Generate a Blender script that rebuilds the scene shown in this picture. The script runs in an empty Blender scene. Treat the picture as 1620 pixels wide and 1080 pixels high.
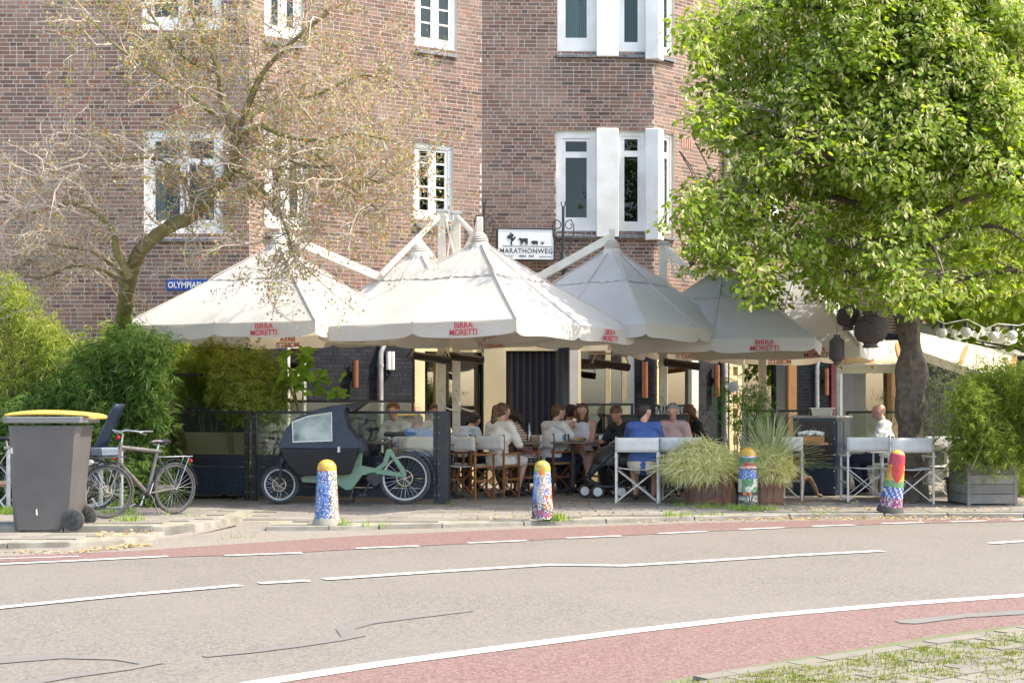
import bpy, bmesh, math, random
import numpy as np
from mathutils import Vector, Matrix, Euler
random.seed(7); rng = np.random.default_rng(11)
PI = math.pi; R = math.radians
scene = bpy.context.scene; C = scene.collection
# ---------------------------------------------------------------- camera, sky, sun, exposure
F = 2300.0; HZ = 650.0; CH = 1.2
cd = bpy.data.cameras.new('camera'); cam = bpy.data.objects.new('camera', cd); C.objects.link(cam)
cam.location = (0, 0, CH); cam.rotation_euler = (R(90), 0, 0)
cd.sensor_width = 36; cd.lens = F/1620*36; cd.shift_y = (HZ-540)/1620; cd.clip_end = 2000; cd.clip_start = .05
scene.camera = cam
SUN_EL = 51.0; SUN_AZ = -5.0        # azimuth counted from +X towards +Y
w = bpy.data.worlds.new('World'); scene.world = w; w.use_nodes = True
nt = w.node_tree; bg = nt.nodes['Background']; sky = nt.nodes.new('ShaderNodeTexSky')
sky.sky_type = 'NISHITA'; sky.sun_disc = False; sky.sun_elevation = R(SUN_EL); sky.sun_rotation = R(90-SUN_AZ)
sky.air_density = 1.0; sky.dust_density = 2.5; sky.ozone_density = 1.0
nt.links.new(sky.outputs[0], bg.inputs[0]); bg.inputs[1].default_value = .15
sd = bpy.data.lights.new('sun', 'SUN'); sun = bpy.data.objects.new('sun', sd); C.objects.link(sun)
sd.energy = 2.0; sd.angle = R(.5); sd.color = (1, .93, .82)
sv = Vector((math.cos(R(SUN_EL))*math.cos(R(SUN_AZ)), math.cos(R(SUN_EL))*math.sin(R(SUN_AZ)), math.sin(R(SUN_EL))))
sun.rotation_euler = sv.to_track_quat('Z', 'Y').to_euler(); sun.location = (20, 10, 20)
vs = scene.view_settings; vs.view_transform = 'Standard'; vs.look = 'None'; vs.gamma = 1; vs.use_curve_mapping = False
vs.exposure = 2.0
try: vs.use_white_balance = True; vs.white_balance_temperature = 6850; vs.white_balance_tint = 10
except Exception: pass
scene.cycles.max_bounces = 8; scene.cycles.transparent_max_bounces = 12

def P(x, y, Y): return Vector(((x-810)/F*Y, Y, CH+(HZ-y)/F*Y))
def G(x, y, z=0.0):
    Y = (CH-z)*F/(y-HZ); return Vector(((x-810)/F*Y, Y, z))
# ---------------------------------------------------------------- materials
def mat(name, col, rough=.6, metal=0, col2=None, nscale=4, island=0, bump=0, bscale=60, trans=0, spec=.5, tcol=None, ndetail=6, contrast=.5, emit=0, alpha=None):
    m = bpy.data.materials.new(name); m.use_nodes = True; t = m.node_tree; n = t.nodes; L = t.links
    b = n['Principled BSDF']; b.inputs['Roughness'].default_value = rough; b.inputs['Metallic'].default_value = metal
    b.inputs['Specular IOR Level'].default_value = spec
    tc = n.new('ShaderNodeTexCoord')
    src = None
    c = n.new('ShaderNodeRGB'); c.outputs[0].default_value = (*col, 1); src = c.outputs[0]
    if col2:
        nz = n.new('ShaderNodeTexNoise'); nz.inputs['Scale'].default_value = nscale; nz.inputs['Detail'].default_value = ndetail
        L.new(tc.outputs['Object'], nz.inputs['Vector'])
        mr = n.new('ShaderNodeMapRange'); mr.inputs[1].default_value = .5-contrast*.35; mr.inputs[2].default_value = .5+contrast*.35
        L.new(nz.outputs[0], mr.inputs[0])
        mx = n.new('ShaderNodeMix'); mx.data_type = 'RGBA'; L.new(mr.outputs[0], mx.inputs[0]); L.new(src, mx.inputs[6]); mx.inputs[7].default_value = (*col2, 1); src = mx.outputs[2]
    if island:
        g = n.new('ShaderNodeNewGeometry'); oi = n.new('ShaderNodeObjectInfo')
        ad = n.new('ShaderNodeMath'); ad.operation = 'ADD'; L.new(g.outputs['Random Per Island'], ad.inputs[0]); L.new(oi.outputs['Random'], ad.inputs[1])
        fr = n.new('ShaderNodeMath'); fr.operation = 'FRACT'; L.new(ad.outputs[0], fr.inputs[0])
        mr = n.new('ShaderNodeMapRange'); mr.inputs[3].default_value = 1-island; mr.inputs[4].default_value = 1+island; L.new(fr.outputs[0], mr.inputs[0])
        hs = n.new('ShaderNodeHueSaturation'); L.new(mr.outputs[0], hs.inputs['Value']); L.new(src, hs.inputs['Color'])
        f2 = n.new('ShaderNodeMath'); f2.operation = 'MULTIPLY'; f2.inputs[1].default_value = 7.31; L.new(fr.outputs[0], f2.inputs[0])
        f3 = n.new('ShaderNodeMath'); f3.operation = 'FRACT'; L.new(f2.outputs[0], f3.inputs[0])
        m3 = n.new('ShaderNodeMapRange'); m3.inputs[3].default_value = .5-island*.04; m3.inputs[4].default_value = .5+island*.04; L.new(f3.outputs[0], m3.inputs[0])
        L.new(m3.outputs[0], hs.inputs['Hue']); src = hs.outputs[0]
    L.new(src, b.inputs['Base Color'])
    if bump:
        nb = n.new('ShaderNodeTexNoise'); nb.inputs['Scale'].default_value = bscale; nb.inputs['Detail'].default_value = 5
        L.new(tc.outputs['Object'], nb.inputs['Vector'])
        bp = n.new('ShaderNodeBump'); bp.inputs['Strength'].default_value = bump; bp.inputs['Distance'].default_value = .01
        L.new(nb.outputs[0], bp.inputs['Height']); L.new(bp.outputs[0], b.inputs['Normal'])
    if emit:
        L.new(src, b.inputs['Emission Color']); b.inputs['Emission Strength'].default_value = emit
    if trans:
        tr = n.new('ShaderNodeBsdfTranslucent'); ms = n.new('ShaderNodeMixShader'); ms.inputs[0].default_value = trans
        if tcol:
            mc = n.new('ShaderNodeMix'); mc.data_type = 'RGBA'; mc.blend_type = 'MULTIPLY'; mc.inputs[0].default_value = 1; L.new(src, mc.inputs[6]); mc.inputs[7].default_value = (*tcol, 1); L.new(mc.outputs[2], tr.inputs[0])
        else: L.new(src, tr.inputs[0])
        out = n['Material Output']; L.new(b.outputs[0], ms.inputs[1]); L.new(tr.outputs[0], ms.inputs[2]); L.new(ms.outputs[0], out.inputs[0])
    return m
def ramp_mat(name, stops, rough=.85, by='island', nscale=40, soil=None, bump=.3, bscale=60, trans=0, tmul=(1, 1, .6)):
    """colour picked from stops by a random value per loose piece (or noise)"""
    m = bpy.data.materials.new(name); m.use_nodes = True; t = m.node_tree; n = t.nodes; L = t.links
    b = n['Principled BSDF']; b.inputs['Roughness'].default_value = rough; b.inputs['Specular IOR Level'].default_value = .25
    tc = n.new('ShaderNodeTexCoord')
    cr = n.new('ShaderNodeValToRGB'); e = cr.color_ramp.elements
    while len(e) < len(stops): e.new(.5)
    for i, s in enumerate(stops): e[i].position = i/(len(stops)-1); e[i].color = (*s, 1)
    if by == 'island':
        g = n.new('ShaderNodeNewGeometry'); oi = n.new('ShaderNodeObjectInfo')
        ad = n.new('ShaderNodeMath'); ad.operation = 'ADD'; L.new(g.outputs['Random Per Island'], ad.inputs[0]); L.new(oi.outputs['Random'], ad.inputs[1])
        fr = n.new('ShaderNodeMath'); fr.operation = 'FRACT'; L.new(ad.outputs[0], fr.inputs[0]); L.new(fr.outputs[0], cr.inputs[0])
    else:
        nz = n.new('ShaderNodeTexNoise'); nz.inputs['Scale'].default_value = nscale; nz.inputs['Detail'].default_value = 8; nz.inputs['Roughness'].default_value = .7
        L.new(tc.outputs['Object'], nz.inputs['Vector'])
        mr = n.new('ShaderNodeMapRange'); mr.inputs[1].default_value = .3; mr.inputs[2].default_value = .7; L.new(nz.outputs[0], mr.inputs[0]); L.new(mr.outputs[0], cr.inputs[0])
    src = cr.outputs[0]
    if soil:   # (colour, scale, amount)
        nz = n.new('ShaderNodeTexNoise'); nz.inputs['Scale'].default_value = soil[1]; nz.inputs['Detail'].default_value = 6; geo = n.new('ShaderNodeNewGeometry')
        L.new(geo.outputs['Position'], nz.inputs['Vector'])
        mr = n.new('ShaderNodeMapRange'); mr.inputs[1].default_value = .45; mr.inputs[2].default_value = .7; mr.inputs[4].default_value = soil[2]; L.new(nz.outputs[0], mr.inputs[0])
        mx = n.new('ShaderNodeMix'); mx.data_type = 'RGBA'; L.new(mr.outputs[0], mx.inputs[0]); L.new(src, mx.inputs[6]); mx.inputs[7].default_value = (*soil[0], 1); src = mx.outputs[2]
    L.new(src, b.inputs['Base Color'])
    if bump:
        nb = n.new('ShaderNodeTexNoise'); nb.inputs['Scale'].default_value = bscale; nb.inputs['Detail'].default_value = 5; L.new(tc.outputs['Object'], nb.inputs['Vector'])
        bp = n.new('ShaderNodeBump'); bp.inputs['Strength'].default_value = bump; bp.inputs['Distance'].default_value = .01
        L.new(nb.outputs[0], bp.inputs['Height']); L.new(bp.outputs[0], b.inputs['Normal'])
    if trans:
        tr = n.new('ShaderNodeBsdfTranslucent'); ms = n.new('ShaderNodeMixShader'); ms.inputs[0].default_value = trans
        mc = n.new('ShaderNodeMix'); mc.data_type = 'RGBA'; mc.blend_type = 'MULTIPLY'; mc.inputs[0].default_value = 1; L.new(src, mc.inputs[6]); mc.inputs[7].default_value = (*tmul, 1); L.new(mc.outputs[2], tr.inputs[0])
        L.new(b.outputs[0], ms.inputs[1]); L.new(tr.outputs[0], ms.inputs[2]); L.new(ms.outputs[0], n['Material Output'].inputs[0])
    return m
def ground_mat(name, stops, big=(.12, .12, .12), grain=260, rough=.9, bigamt=.4):
    """speckled aggregate in world coordinates with large worn patches"""
    m = bpy.data.materials.new(name); m.use_nodes = True; t = m.node_tree; n = t.nodes; L = t.links
    b = n['Principled BSDF']; b.inputs['Roughness'].default_value = rough; b.inputs['Specular IOR Level'].default_value = .25
    geo = n.new('ShaderNodeNewGeometry')
    vo = n.new('ShaderNodeTexVoronoi'); vo.inputs['Scale'].default_value = grain; L.new(geo.outputs['Position'], vo.inputs['Vector'])
    sp = n.new('ShaderNodeSeparateColor'); L.new(vo.outputs['Color'], sp.inputs[0])
    vo2 = n.new('ShaderNodeTexVoronoi'); vo2.inputs['Scale'].default_value = grain*.55; L.new(geo.outputs['Position'], vo2.inputs['Vector'])
    s2 = n.new('ShaderNodeSeparateColor'); L.new(vo2.outputs['Color'], s2.inputs[0])
    mm = n.new('ShaderNodeMix'); mm.inputs[0].default_value = .45; L.new(sp.outputs[0], mm.inputs[2]); L.new(s2.outputs[0], mm.inputs[3])
    cr = n.new('ShaderNodeValToRGB'); e = cr.color_ramp.elements
    while len(e) < len(stops): e.new(.5)
    for i, s in enumerate(stops): e[i].position = .1+.8*i/(len(stops)-1); e[i].color = (*s, 1)
    L.new(mm.outputs[0], cr.inputs[0])
    nz = n.new('ShaderNodeTexNoise'); nz.inputs['Scale'].default_value = .6; nz.inputs['Detail'].default_value = 9; nz.inputs['Roughness'].default_value = .65; L.new(geo.outputs['Position'], nz.inputs['Vector'])
    mr = n.new('ShaderNodeMapRange'); mr.inputs[1].default_value = .4; mr.inputs[2].default_value = .65; mr.inputs[4].default_value = bigamt; L.new(nz.outputs[0], mr.inputs[0])
    mx = n.new('ShaderNodeMix'); mx.data_type = 'RGBA'; L.new(mr.outputs[0], mx.inputs[0]); L.new(cr.outputs[0], mx.inputs[6]); mx.inputs[7].default_value = (*big, 1)
    L.new(mx.outputs[2], b.inputs['Base Color'])
    bp = n.new('ShaderNodeBump'); bp.inputs['Strength'].default_value = .5; bp.inputs['Distance'].default_value = .004; L.new(mm.outputs[0], bp.inputs['Height']); L.new(bp.outputs[0], b.inputs['Normal'])
    return m
def attr_mat(name, rough=.35):
    m = bpy.data.materials.new(name); m.use_nodes = True; t = m.node_tree
    a = t.nodes.new('ShaderNodeAttribute'); a.attribute_name = 'Col'; b = t.nodes['Principled BSDF']; b.inputs['Roughness'].default_value = rough
    t.links.new(a.outputs['Color'], b.inputs['Base Color']); return m
def stripe_mat(name, c1, c2, scale, axis='Z', duty=.5, rough=.8, distort=0):
    m = bpy.data.materials.new(name); m.use_nodes = True; t = m.node_tree; n = t.nodes; L = t.links
    b = n['Principled BSDF']; b.inputs['Roughness'].default_value = rough; b.inputs['Specular IOR Level'].default_value = .2
    tc = n.new('ShaderNodeTexCoord'); wv = n.new('ShaderNodeTexWave'); wv.bands_direction = axis; wv.inputs['Scale'].default_value = scale; wv.inputs['Distortion'].default_value = distort
    L.new(tc.outputs['Object'], wv.inputs['Vector']); cr = n.new('ShaderNodeValToRGB'); cr.color_ramp.interpolation = 'CONSTANT'
    cr.color_ramp.elements[0].color = (*c1, 1); cr.color_ramp.elements[1].position = duty; cr.color_ramp.elements[1].color = (*c2, 1)
    L.new(wv.outputs['Fac'], cr.inputs[0]); L.new(cr.outputs[0], b.inputs['Base Color']); return m
def glass_mat(name, tint=(.9, .95, .93), refl=1.6, base=.03):
    m = bpy.data.materials.new(name); m.use_nodes = True; t = m.node_tree; n = t.nodes; L = t.links
    n.remove(n['Principled BSDF']); tr = n.new('ShaderNodeBsdfTransparent'); tr.inputs[0].default_value = (*tint, 1)
    gl = n.new('ShaderNodeBsdfGlossy'); gl.inputs['Roughness'].default_value = .02; fr = n.new('ShaderNodeFresnel'); fr.inputs[0].default_value = refl
    ad = n.new('ShaderNodeMath'); ad.operation = 'ADD'; ad.inputs[1].default_value = base; ad.use_clamp = True; L.new(fr.outputs[0], ad.inputs[0])
    ms = n.new('ShaderNodeMixShader'); L.new(ad.outputs[0], ms.inputs[0]); L.new(tr.outputs[0], ms.inputs[1]); L.new(gl.outputs[0], ms.inputs[2]); L.new(ms.outputs[0], n['Material Output'].inputs[0])
    return m
white = mat('white_paint', (.80, .79, .75), .45, col2=(.66, .65, .60), nscale=3)
offwhite = mat('offwhite_paint', (.72, .69, .62), .5, col2=(.6, .57, .5), nscale=3)
cream = mat('cream_paint', (.68, .56, .33), .5, col2=(.58, .46, .26), nscale=2)
mastm = mat('mast_paint', (.70, .66, .56), .4, col2=(.58, .53, .44), nscale=4)
blackm = mat('black_metal', (.018, .020, .024), .38, col2=(.03, .032, .036), nscale=8)
navy = mat('navy_metal', (.014, .030, .055), .35, col2=(.03, .045, .07), nscale=3, bump=.05)
darkbrown = mat('dark_brown', (.045, .028, .022), .5)
rubber = mat('tyre_rubber', (.03, .03, .032), .75, col2=(.06, .058, .055), nscale=20)
chrome = mat('steel', (.55, .55, .54), .3, .8, col2=(.4, .4, .39), nscale=20)
galv = mat('galvanised', (.52, .52, .50), .45, .5, col2=(.38, .38, .37), nscale=10)
glass = glass_mat('window_glass', (.72, .80, .78), 1.33, .01); sglass = glass_mat('screen_glass', (.90, .94, .90), 1.5, .09); cafeglass = glass_mat('cafe_glass', (.78, .82, .80), 1.5, .16)
canvas = mat('white_canvas', (.70, .69, .66), .85, col2=(.60, .59, .56), nscale=8, bump=.15, bscale=120, trans=.12)
oak = mat('chair_wood', (.30, .135, .045), .5, col2=(.20, .08, .028), nscale=14, island=.25)
whitewood = mat('white_wood', (.66, .63, .57), .5, col2=(.52, .49, .43), nscale=12)
copper = mat('copper', (.40, .17, .09), .35, .6, col2=(.28, .12, .07), nscale=6)
slate = mat('blue_slate', (.10, .11, .125), .6, col2=(.20, .20, .19), nscale=8)
concrete = mat('concrete', (.30, .28, .24), .9, col2=(.22, .21, .18), nscale=9, bump=.4, bscale=90)
moss = mat('mossy_concrete', (.20, .19, .12), .95, col2=(.28, .26, .20), nscale=6, bump=.4)
# ---------------------------------------------------------------- builders
class MB:
    def __init__(s, M=None): s.v = []; s.f = []; s.M = M or Matrix(); s.mi = []; s.cm = 0
    def add(s, vs, fs):
        o = len(s.v); s.v += [tuple(s.M @ Vector(v)) for v in vs]; s.f += [tuple(i+o for i in f) for f in fs]; s.mi += [s.cm]*len(fs); return s
    def box(s, a, b, M=None):
        x0, y0, z0 = a; x1, y1, z1 = b
        vs = [(x0, y0, z0), (x1, y0, z0), (x1, y1, z0), (x0, y1, z0), (x0, y0, z1), (x1, y0, z1), (x1, y1, z1), (x0, y1, z1)]
        if M: vs = [M @ Vector(v) for v in vs]
        return s.add(vs, [(0, 3, 2, 1), (4, 5, 6, 7), (0, 1, 5, 4), (1, 2, 6, 5), (2, 3, 7, 6), (3, 0, 4, 7)])
    def bar(s, p, q, wd, th, up=(0, 0, 1)):
        """rectangular bar from p to q, wd across (perp. to up), th along up"""
        p = Vector(p); q = Vector(q); d = (q-p).normalized(); u = Vector(up)
        if abs(d.dot(u)) > .98: u = Vector((0, 1, 0))
        sx = d.cross(u).normalized(); u = sx.cross(d).normalized(); a = sx*wd/2; b = u*th/2
        vs = [p-a-b, p+a-b, p+a+b, p-a+b, q-a-b, q+a-b, q+a+b, q-a+b]
        return s.add(vs, [(0, 1, 2, 3), (7, 6, 5, 4), (0, 4, 5, 1), (1, 5, 6, 2), (2, 6, 7, 3), (3, 7, 4, 0)])
    def tube(s, pts, r, n=8, closed=False):
        pts = [Vector(p) for p in pts]; N = len(pts); rs = r if isinstance(r, (list, tuple)) else [r]*N
        vs = []; fs = []; pu = None
        for i, p in enumerate(pts):
            d = (pts[(i+1) % N]-pts[i-1]) if closed else (pts[min(i+1, N-1)]-pts[max(i-1, 0)])
            if d.length < 1e-9: d = Vector((0, 0, 1))
            d.normalize()
            if pu is None: pu = d.orthogonal()
            pu = (pu-d*pu.dot(d))
            if pu.length < 1e-6: pu = d.orthogonal()
            pu.normalize(); q = d.cross(pu)
            for k in range(n):
                a = 2*PI*k/n; vs.append(p+(pu*math.cos(a)+q*math.sin(a))*rs[i])
        for i in range(N if closed else N-1):
            j = (i+1) % N
            for k in range(n): fs.append((i*n+k, i*n+(k+1) % n, j*n+(k+1) % n, j*n+k))
        if not closed: fs += [tuple(range(n-1, -1, -1)), tuple((N-1)*n+k for k in range(n))]
        return s.add(vs, fs)
    def cyl(s, p, q, r0, r1=None, n=16): return s.tube([p, q], [r0, r0 if r1 is None else r1], n)
    def lathe(s, prof, n=24, c=(0, 0, 0), sy=1.0, cap=True):
        vs = []; fs = []; m = len(prof); c = Vector(c)
        for r, z in prof:
            for k in range(n): a = 2*PI*k/n; vs.append(c+Vector((r*math.cos(a), r*sy*math.sin(a), z)))
        for i in range(m-1):
            for k in range(n): fs.append((i*n+k, i*n+(k+1) % n, (i+1)*n+(k+1) % n, (i+1)*n+k))
        if cap: fs += [tuple(range(n-1, -1, -1)), tuple((m-1)*n+k for k in range(n))]
        return s.add(vs, fs)
    def ball(s, c, r, n=12, m=8, sc=(1, 1, 1)):
        c = Vector(c); vs = [c+Vector((0, 0, -r*sc[2]))]; fs = []
        for i in range(1, m):
            ph = -PI/2+PI*i/m
            for k in range(n): a = 2*PI*k/n; vs.append(c+Vector((r*sc[0]*math.cos(ph)*math.cos(a), r*sc[1]*math.cos(ph)*math.sin(a), r*sc[2]*math.sin(ph))))
        vs.append(c+Vector((0, 0, r*sc[2]))); T = len(vs)-1
        for k in range(n): fs.append((0, 1+(k+1) % n, 1+k)); fs.append((T, T-n+k, T-n+(k+1) % n))
        for i in range(m-2):
            for k in range(n): a = 1+i*n; fs.append((a+k, a+(k+1) % n, a+n+(k+1) % n, a+n+k))
        return s.add(vs, fs)
    def prism(s, poly, h0, h1, axis='z', M=None):
        """extrude 2d polygon; axis gives the extrusion direction"""
        n = len(poly)
        def mk(p, h): return (p[0], p[1], h) if axis == 'z' else ((p[0], h, p[1]) if axis == 'y' else (h, p[0], p[1]))
        vs = [mk(p, h0) for p in poly]+[mk(p, h1) for p in poly]
        if M: vs = [M @ Vector(v) for v in vs]
        fs = [tuple(range(n-1, -1, -1)), tuple(range(n, 2*n))]+[(i, (i+1) % n, n+(i+1) % n, n+i) for i in range(n)]
        return s.add(vs, fs)
    def sheet(s, fn, nu, nv):
        vs = [fn(i/nu, j/nv) for i in range(nu+1) for j in range(nv+1)]
        fs = [(i*(nv+1)+j, (i+1)*(nv+1)+j, (i+1)*(nv+1)+j+1, i*(nv+1)+j+1) for i in range(nu) for j in range(nv)]
        return s.add(vs, fs)
    def build(s, name, m, parent=None, smooth=False, stuff=False, bevel=0, fixn=True):
        me = bpy.data.meshes.new(name); me.from_pydata(s.v, [], s.f)
        ms = m if isinstance(m, (list, tuple)) else [m]
        for x in ms: me.materials.append(x)
        if len(ms) > 1: me.polygons.foreach_set('material_index', s.mi)
        if fixn and len(s.f) < 20000:
            bm = bmesh.new(); bm.from_mesh(me); bmesh.ops.recalc_face_normals(bm, faces=bm.faces)
            if bevel: bmesh.ops.bevel(bm, geom=bm.edges[:], offset=bevel, segments=1, affect='EDGES')
            bm.to_mesh(me); bm.free()
        if smooth:
            me.polygons.foreach_set('use_smooth', [True]*len(me.polygons))
            try: me.set_sharp_from_angle(angle=R(40))
            except Exception: pass
        me.update(); o = bpy.data.objects.new(name, me); C.objects.link(o)
        if parent: o.parent = parent
        if stuff: o['kind'] = 'stuff'
        return o
def npmesh(name, V, Fa, m, parent=None, smooth=False, mi=None, stuff=True, col=None):
    """V (n,3); Fa (m,k) with constant k"""
    me = bpy.data.meshes.new(name); n, k = Fa.shape
    me.vertices.add(len(V)); me.vertices.foreach_set('co', np.ascontiguousarray(V, dtype=np.float32).ravel())
    me.loops.add(n*k); me.loops.foreach_set('vertex_index', np.ascontiguousarray(Fa, dtype=np.int32).ravel())
    me.polygons.add(n); me.polygons.foreach_set('loop_start', np.arange(0, n*k, k, dtype=np.int32))
    if mi is not None: me.polygons.foreach_set('material_index', np.asarray(mi, dtype=np.int32))
    for x in (m if isinstance(m, (list, tuple)) else [m]): me.materials.append(x)
    me.update(calc_edges=True)
    me.polygons.foreach_set('use_smooth', np.full(n, bool(smooth)))
    if col is not None:
        a = me.color_attributes.new('Col', 'FLOAT_COLOR', 'CORNER'); a.data.foreach_set('color', np.repeat(col, k, axis=0).astype(np.float32).ravel())
    o = bpy.data.objects.new(name, me); C.objects.link(o)
    if parent: o.parent = parent
    if stuff: o['kind'] = 'stuff'
    return o
def tag(o, label, cat, group=None):
    o['label'] = label; o['category'] = cat
    if group: o['group'] = group
    return o
def thing(name, label, cat, loc=(0, 0, 0), rz=0, group=None):
    o = bpy.data.objects.new(name, None); C.objects.link(o); o.location = loc; o.rotation_euler = (0, 0, rz); o.empty_display_size = .2
    return tag(o, label, cat, group)
def struct(o): o['kind'] = 'structure'; return o
def dup(o, parent=None, loc=None, rz=None, label=None):
    c = o.copy(); C.objects.link(c)
    if parent is not None: c.parent = parent
    if loc is not None: c.location = loc
    if rz is not None: c.rotation_euler = (c.rotation_euler[0], c.rotation_euler[1], rz)
    if label: c['label'] = label
    for ch in KIDS(o): dup(ch, c)
    return c
TS = bpy.data.scenes.new('workbench')
def evaluated(o):
    """mesh of an object with its modifiers, evaluated in a scratch scene (fast)"""
    for c in list(o.users_collection): c.objects.unlink(o)
    TS.collection.objects.link(o)
    with bpy.context.temp_override(scene=TS, view_layer=TS.view_layers[0]): dg = bpy.context.evaluated_depsgraph_get(); dg.update()
    me = bpy.data.meshes.new_from_object(o.evaluated_get(dg)); bpy.data.objects.remove(o); return me
def KIDS(o): return list(o.children)
def text(body, size, m, parent, M, name='lettering', ext=.002, off=0, sx=1.0, align='CENTER', shear=0, space=1):
    cu = bpy.data.curves.new('t', 'FONT'); cu.body = body; cu.size = size; cu.extrude = ext; cu.offset = off; cu.align_x = align; cu.align_y = 'CENTER'; cu.shear = shear; cu.space_character = space
    cu.resolution_u = 3
    to = bpy.data.objects.new('t', cu); me = evaluated(to)
    me.transform(M @ Matrix.Diagonal((sx, 1, 1, 1))); me.materials.clear(); me.materials.append(m); me.name = name
    o = bpy.data.objects.new(name, me); C.objects.link(o); o.parent = parent; return o
# upright text: maps text x->u, text y->z, facing -Y
UP = Matrix.Rotation(R(90), 4, 'X')
def leaves(tmpl, tf, pos, nrm, tan, scale, bend=None):
    """instance a leaf template (verts with x along, y across, z normal)"""
    n = len(pos); nrm = nrm/np.linalg.norm(nrm, axis=1, keepdims=True)
    tan = tan-(tan*nrm).sum(1, keepdims=True)*nrm; tan /= np.linalg.norm(tan, axis=1, keepdims=True)+1e-9
    bi = np.cross(nrm, tan); T = np.asarray(tmpl); k = len(T)
    V = pos[:, None, :]+scale[:, None, None]*(T[None, :, 0, None]*tan[:, None, :]+T[None, :, 1, None]*bi[:, None, :]+T[None, :, 2, None]*nrm[:, None, :])
    Fa = np.asarray(tf)[None]+(np.arange(n)*k)[:, None, None]
    return V.reshape(-1, 3), Fa.reshape(-1, Fa.shape[-1])
# leaf templates: quads
BROAD = ([(0, 0, 0), (.35, .42, .03), (1, 0, -.12), (.35, -.42, .03), (.8, .25, -.05), (.8, -.25, -.05)], [(0, 1, 4, 2), (0, 2, 5, 3)])
SLIM = ([(0, 0, 0), (.4, .075, .0), (1, 0, -.18), (.4, -.075, .0)], [(0, 1, 2, 3)])
SMALL = ([(0, 0, 0), (.5, .3, .05), (1, 0, -.05), (.5, -.3, .05)], [(0, 1, 2, 3)])
def rv(n): a = rng.normal(size=(n, 3)); return a/np.linalg.norm(a, axis=1, keepdims=True)
# ================================================================ GROUND
asphalt = ground_mat('asphalt', [(.085, .077, .066), (.135, .121, .103), (.165, .148, .127), (.215, .195, .168)], big=(.178, .160, .136), grain=120, bigamt=.5)
redasph = ground_mat('red_asphalt', [(.085, .05, .044), (.145, .084, .074), (.18, .11, .096), (.235, .17, .148)], big=(.165, .122, .104), grain=118, bigamt=.4)
gutterm = ground_mat('gutter_asphalt', [(.137, .122, .101), (.194, .176, .148), (.252, .230, .194)], big=(.202, .180, .148), grain=100, bigamt=.5)
roadpaint = mat('road_paint', (.66, .65, .61), .7, col2=(.30, .28, .25), nscale=26, contrast=.9, bump=.2, ndetail=10)
tarm = mat('tar_seal', (.12, .113, .103), .75, col2=(.158, .143, .122), nscale=1.8, contrast=.8)
jointm = mat('joint_sand', (.27, .25, .20), .95, col2=(.19, .19, .12), nscale=6)
tilem = ramp_mat('paving_tile', [(.180, .162, .137), (.223, .202, .173), (.202, .187, .162), (.252, .230, .198), (.158, .144, .126)], soil=((.137, .122, .094), 1.3, .55), bump=.3, bscale=120)
kerbm = mat('kerb_concrete', (.259, .245, .209), .9, col2=(.158, .144, .112), nscale=5, bump=.5, bscale=70)
def poly_obj(name, pts, z, m):
    b = MB(); b.add([(p[0], p[1], z) for p in pts], [tuple(range(len(pts)))]); o = b.build(name, m, fixn=False)
    if o.data.polygons[0].normal.z < 0: o.data.flip_normals()
    return struct(o)
def GP(l, z): return [G(x, y, z) for x, y in l]
poly_obj('ground', [(-900, -400), (900, -400), (900, 1400), (-900, 1400)], -.22, mat('earth', (.16, .14, .10), .95, col2=(.12, .12, .08), nscale=.3))
RZ = -.05
poly_obj('road', [(-60, -30), (60, -30), (60, 19.2), (-60, 19.2)], RZ, asphalt)
# red cycle lane by the cafe and gutter strip
up = [(-400, 889), (0, 880), (220, 871), (380, 860), (560, 848), (810, 837), (1110, 827), (1300, 823), (1460, 821.5), (1640, 820.5), (2100, 821)]
lo = [(-400, 906), (0, 889), (240, 882), (415, 877), (613, 866), (787, 857.5), (940, 849.5), (1080, 842.5), (1205, 836.5), (1400, 829), (1640, 824), (2100, 823)]
poly_obj('far_cycle_lane', GP(up, RZ)+GP(lo[::-1], RZ), RZ+.004, redasph)
poly_obj('gutter', GP([(-400, 880), (0, 872), (225, 845), (420, 828), (700, 820), (1100, 810), (1640, 808), (2100, 808)], RZ)+GP([(x, y+.6) for x, y in up][::-1], RZ), RZ+.002, gutterm)
nl = [(250, 1110), (420, 1080), (600, 1052), (810, 1024), (1010, 998), (1210, 975), (1410, 957.5), (1570, 946), (1760, 934), (2200, 915)]
gr = [(700, 1190), (880, 1120), (1045, 1081), (1210, 1052), (1340, 1031), (1480, 1007), (1620, 990), (1900, 966), (2300, 945)]
poly_obj('near_cycle_lane', GP(nl, RZ)+[(9, 4.0, 0), (-9, 4.0, 0)] if False else GP(nl, RZ)+GP(gr[::-1], RZ)+[Vector((-1.5, 3.2, 0)), Vector((-6, 3.2, 0)), G(-500, 1210, RZ)], RZ+.004, redasph)
def line(pts, wd, name='road_marking'):
    ps = GP(pts, RZ); b = MB(); n = len(ps); L = []; Rr = []
    for i, p in enumerate(ps):
        d = (ps[min(i+1, n-1)]-ps[max(i-1, 0)]); d.z = 0; d.normalize(); q = Vector((-d.y, d.x, 0))*wd/2; L.append(p+q); Rr.append(p-q)
    for v in L+Rr: v.z = RZ+.008
    b.add(L+Rr, [(i, i+1, n+i+1, n+i) for i in range(n-1)]); o = b.build(name, roadpaint, fixn=False)
    for p in o.data.polygons:
        if p.normal.z < 0: o.data.flip_normals(); break
    return struct(o)
line(nl[:-1], .13)
line([(-300, 1003), (0, 962), (190, 943), (380, 926.5)], .11); line([(410, 923.5), (488, 919)], .11)
line([(513, 917), (690, 905), (870, 894), (985, 895.5), (1100, 889), (1240, 880), (1395, 872)], .12); line([(1567, 860), (1640, 855), (1760, 850)], .12)
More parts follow.
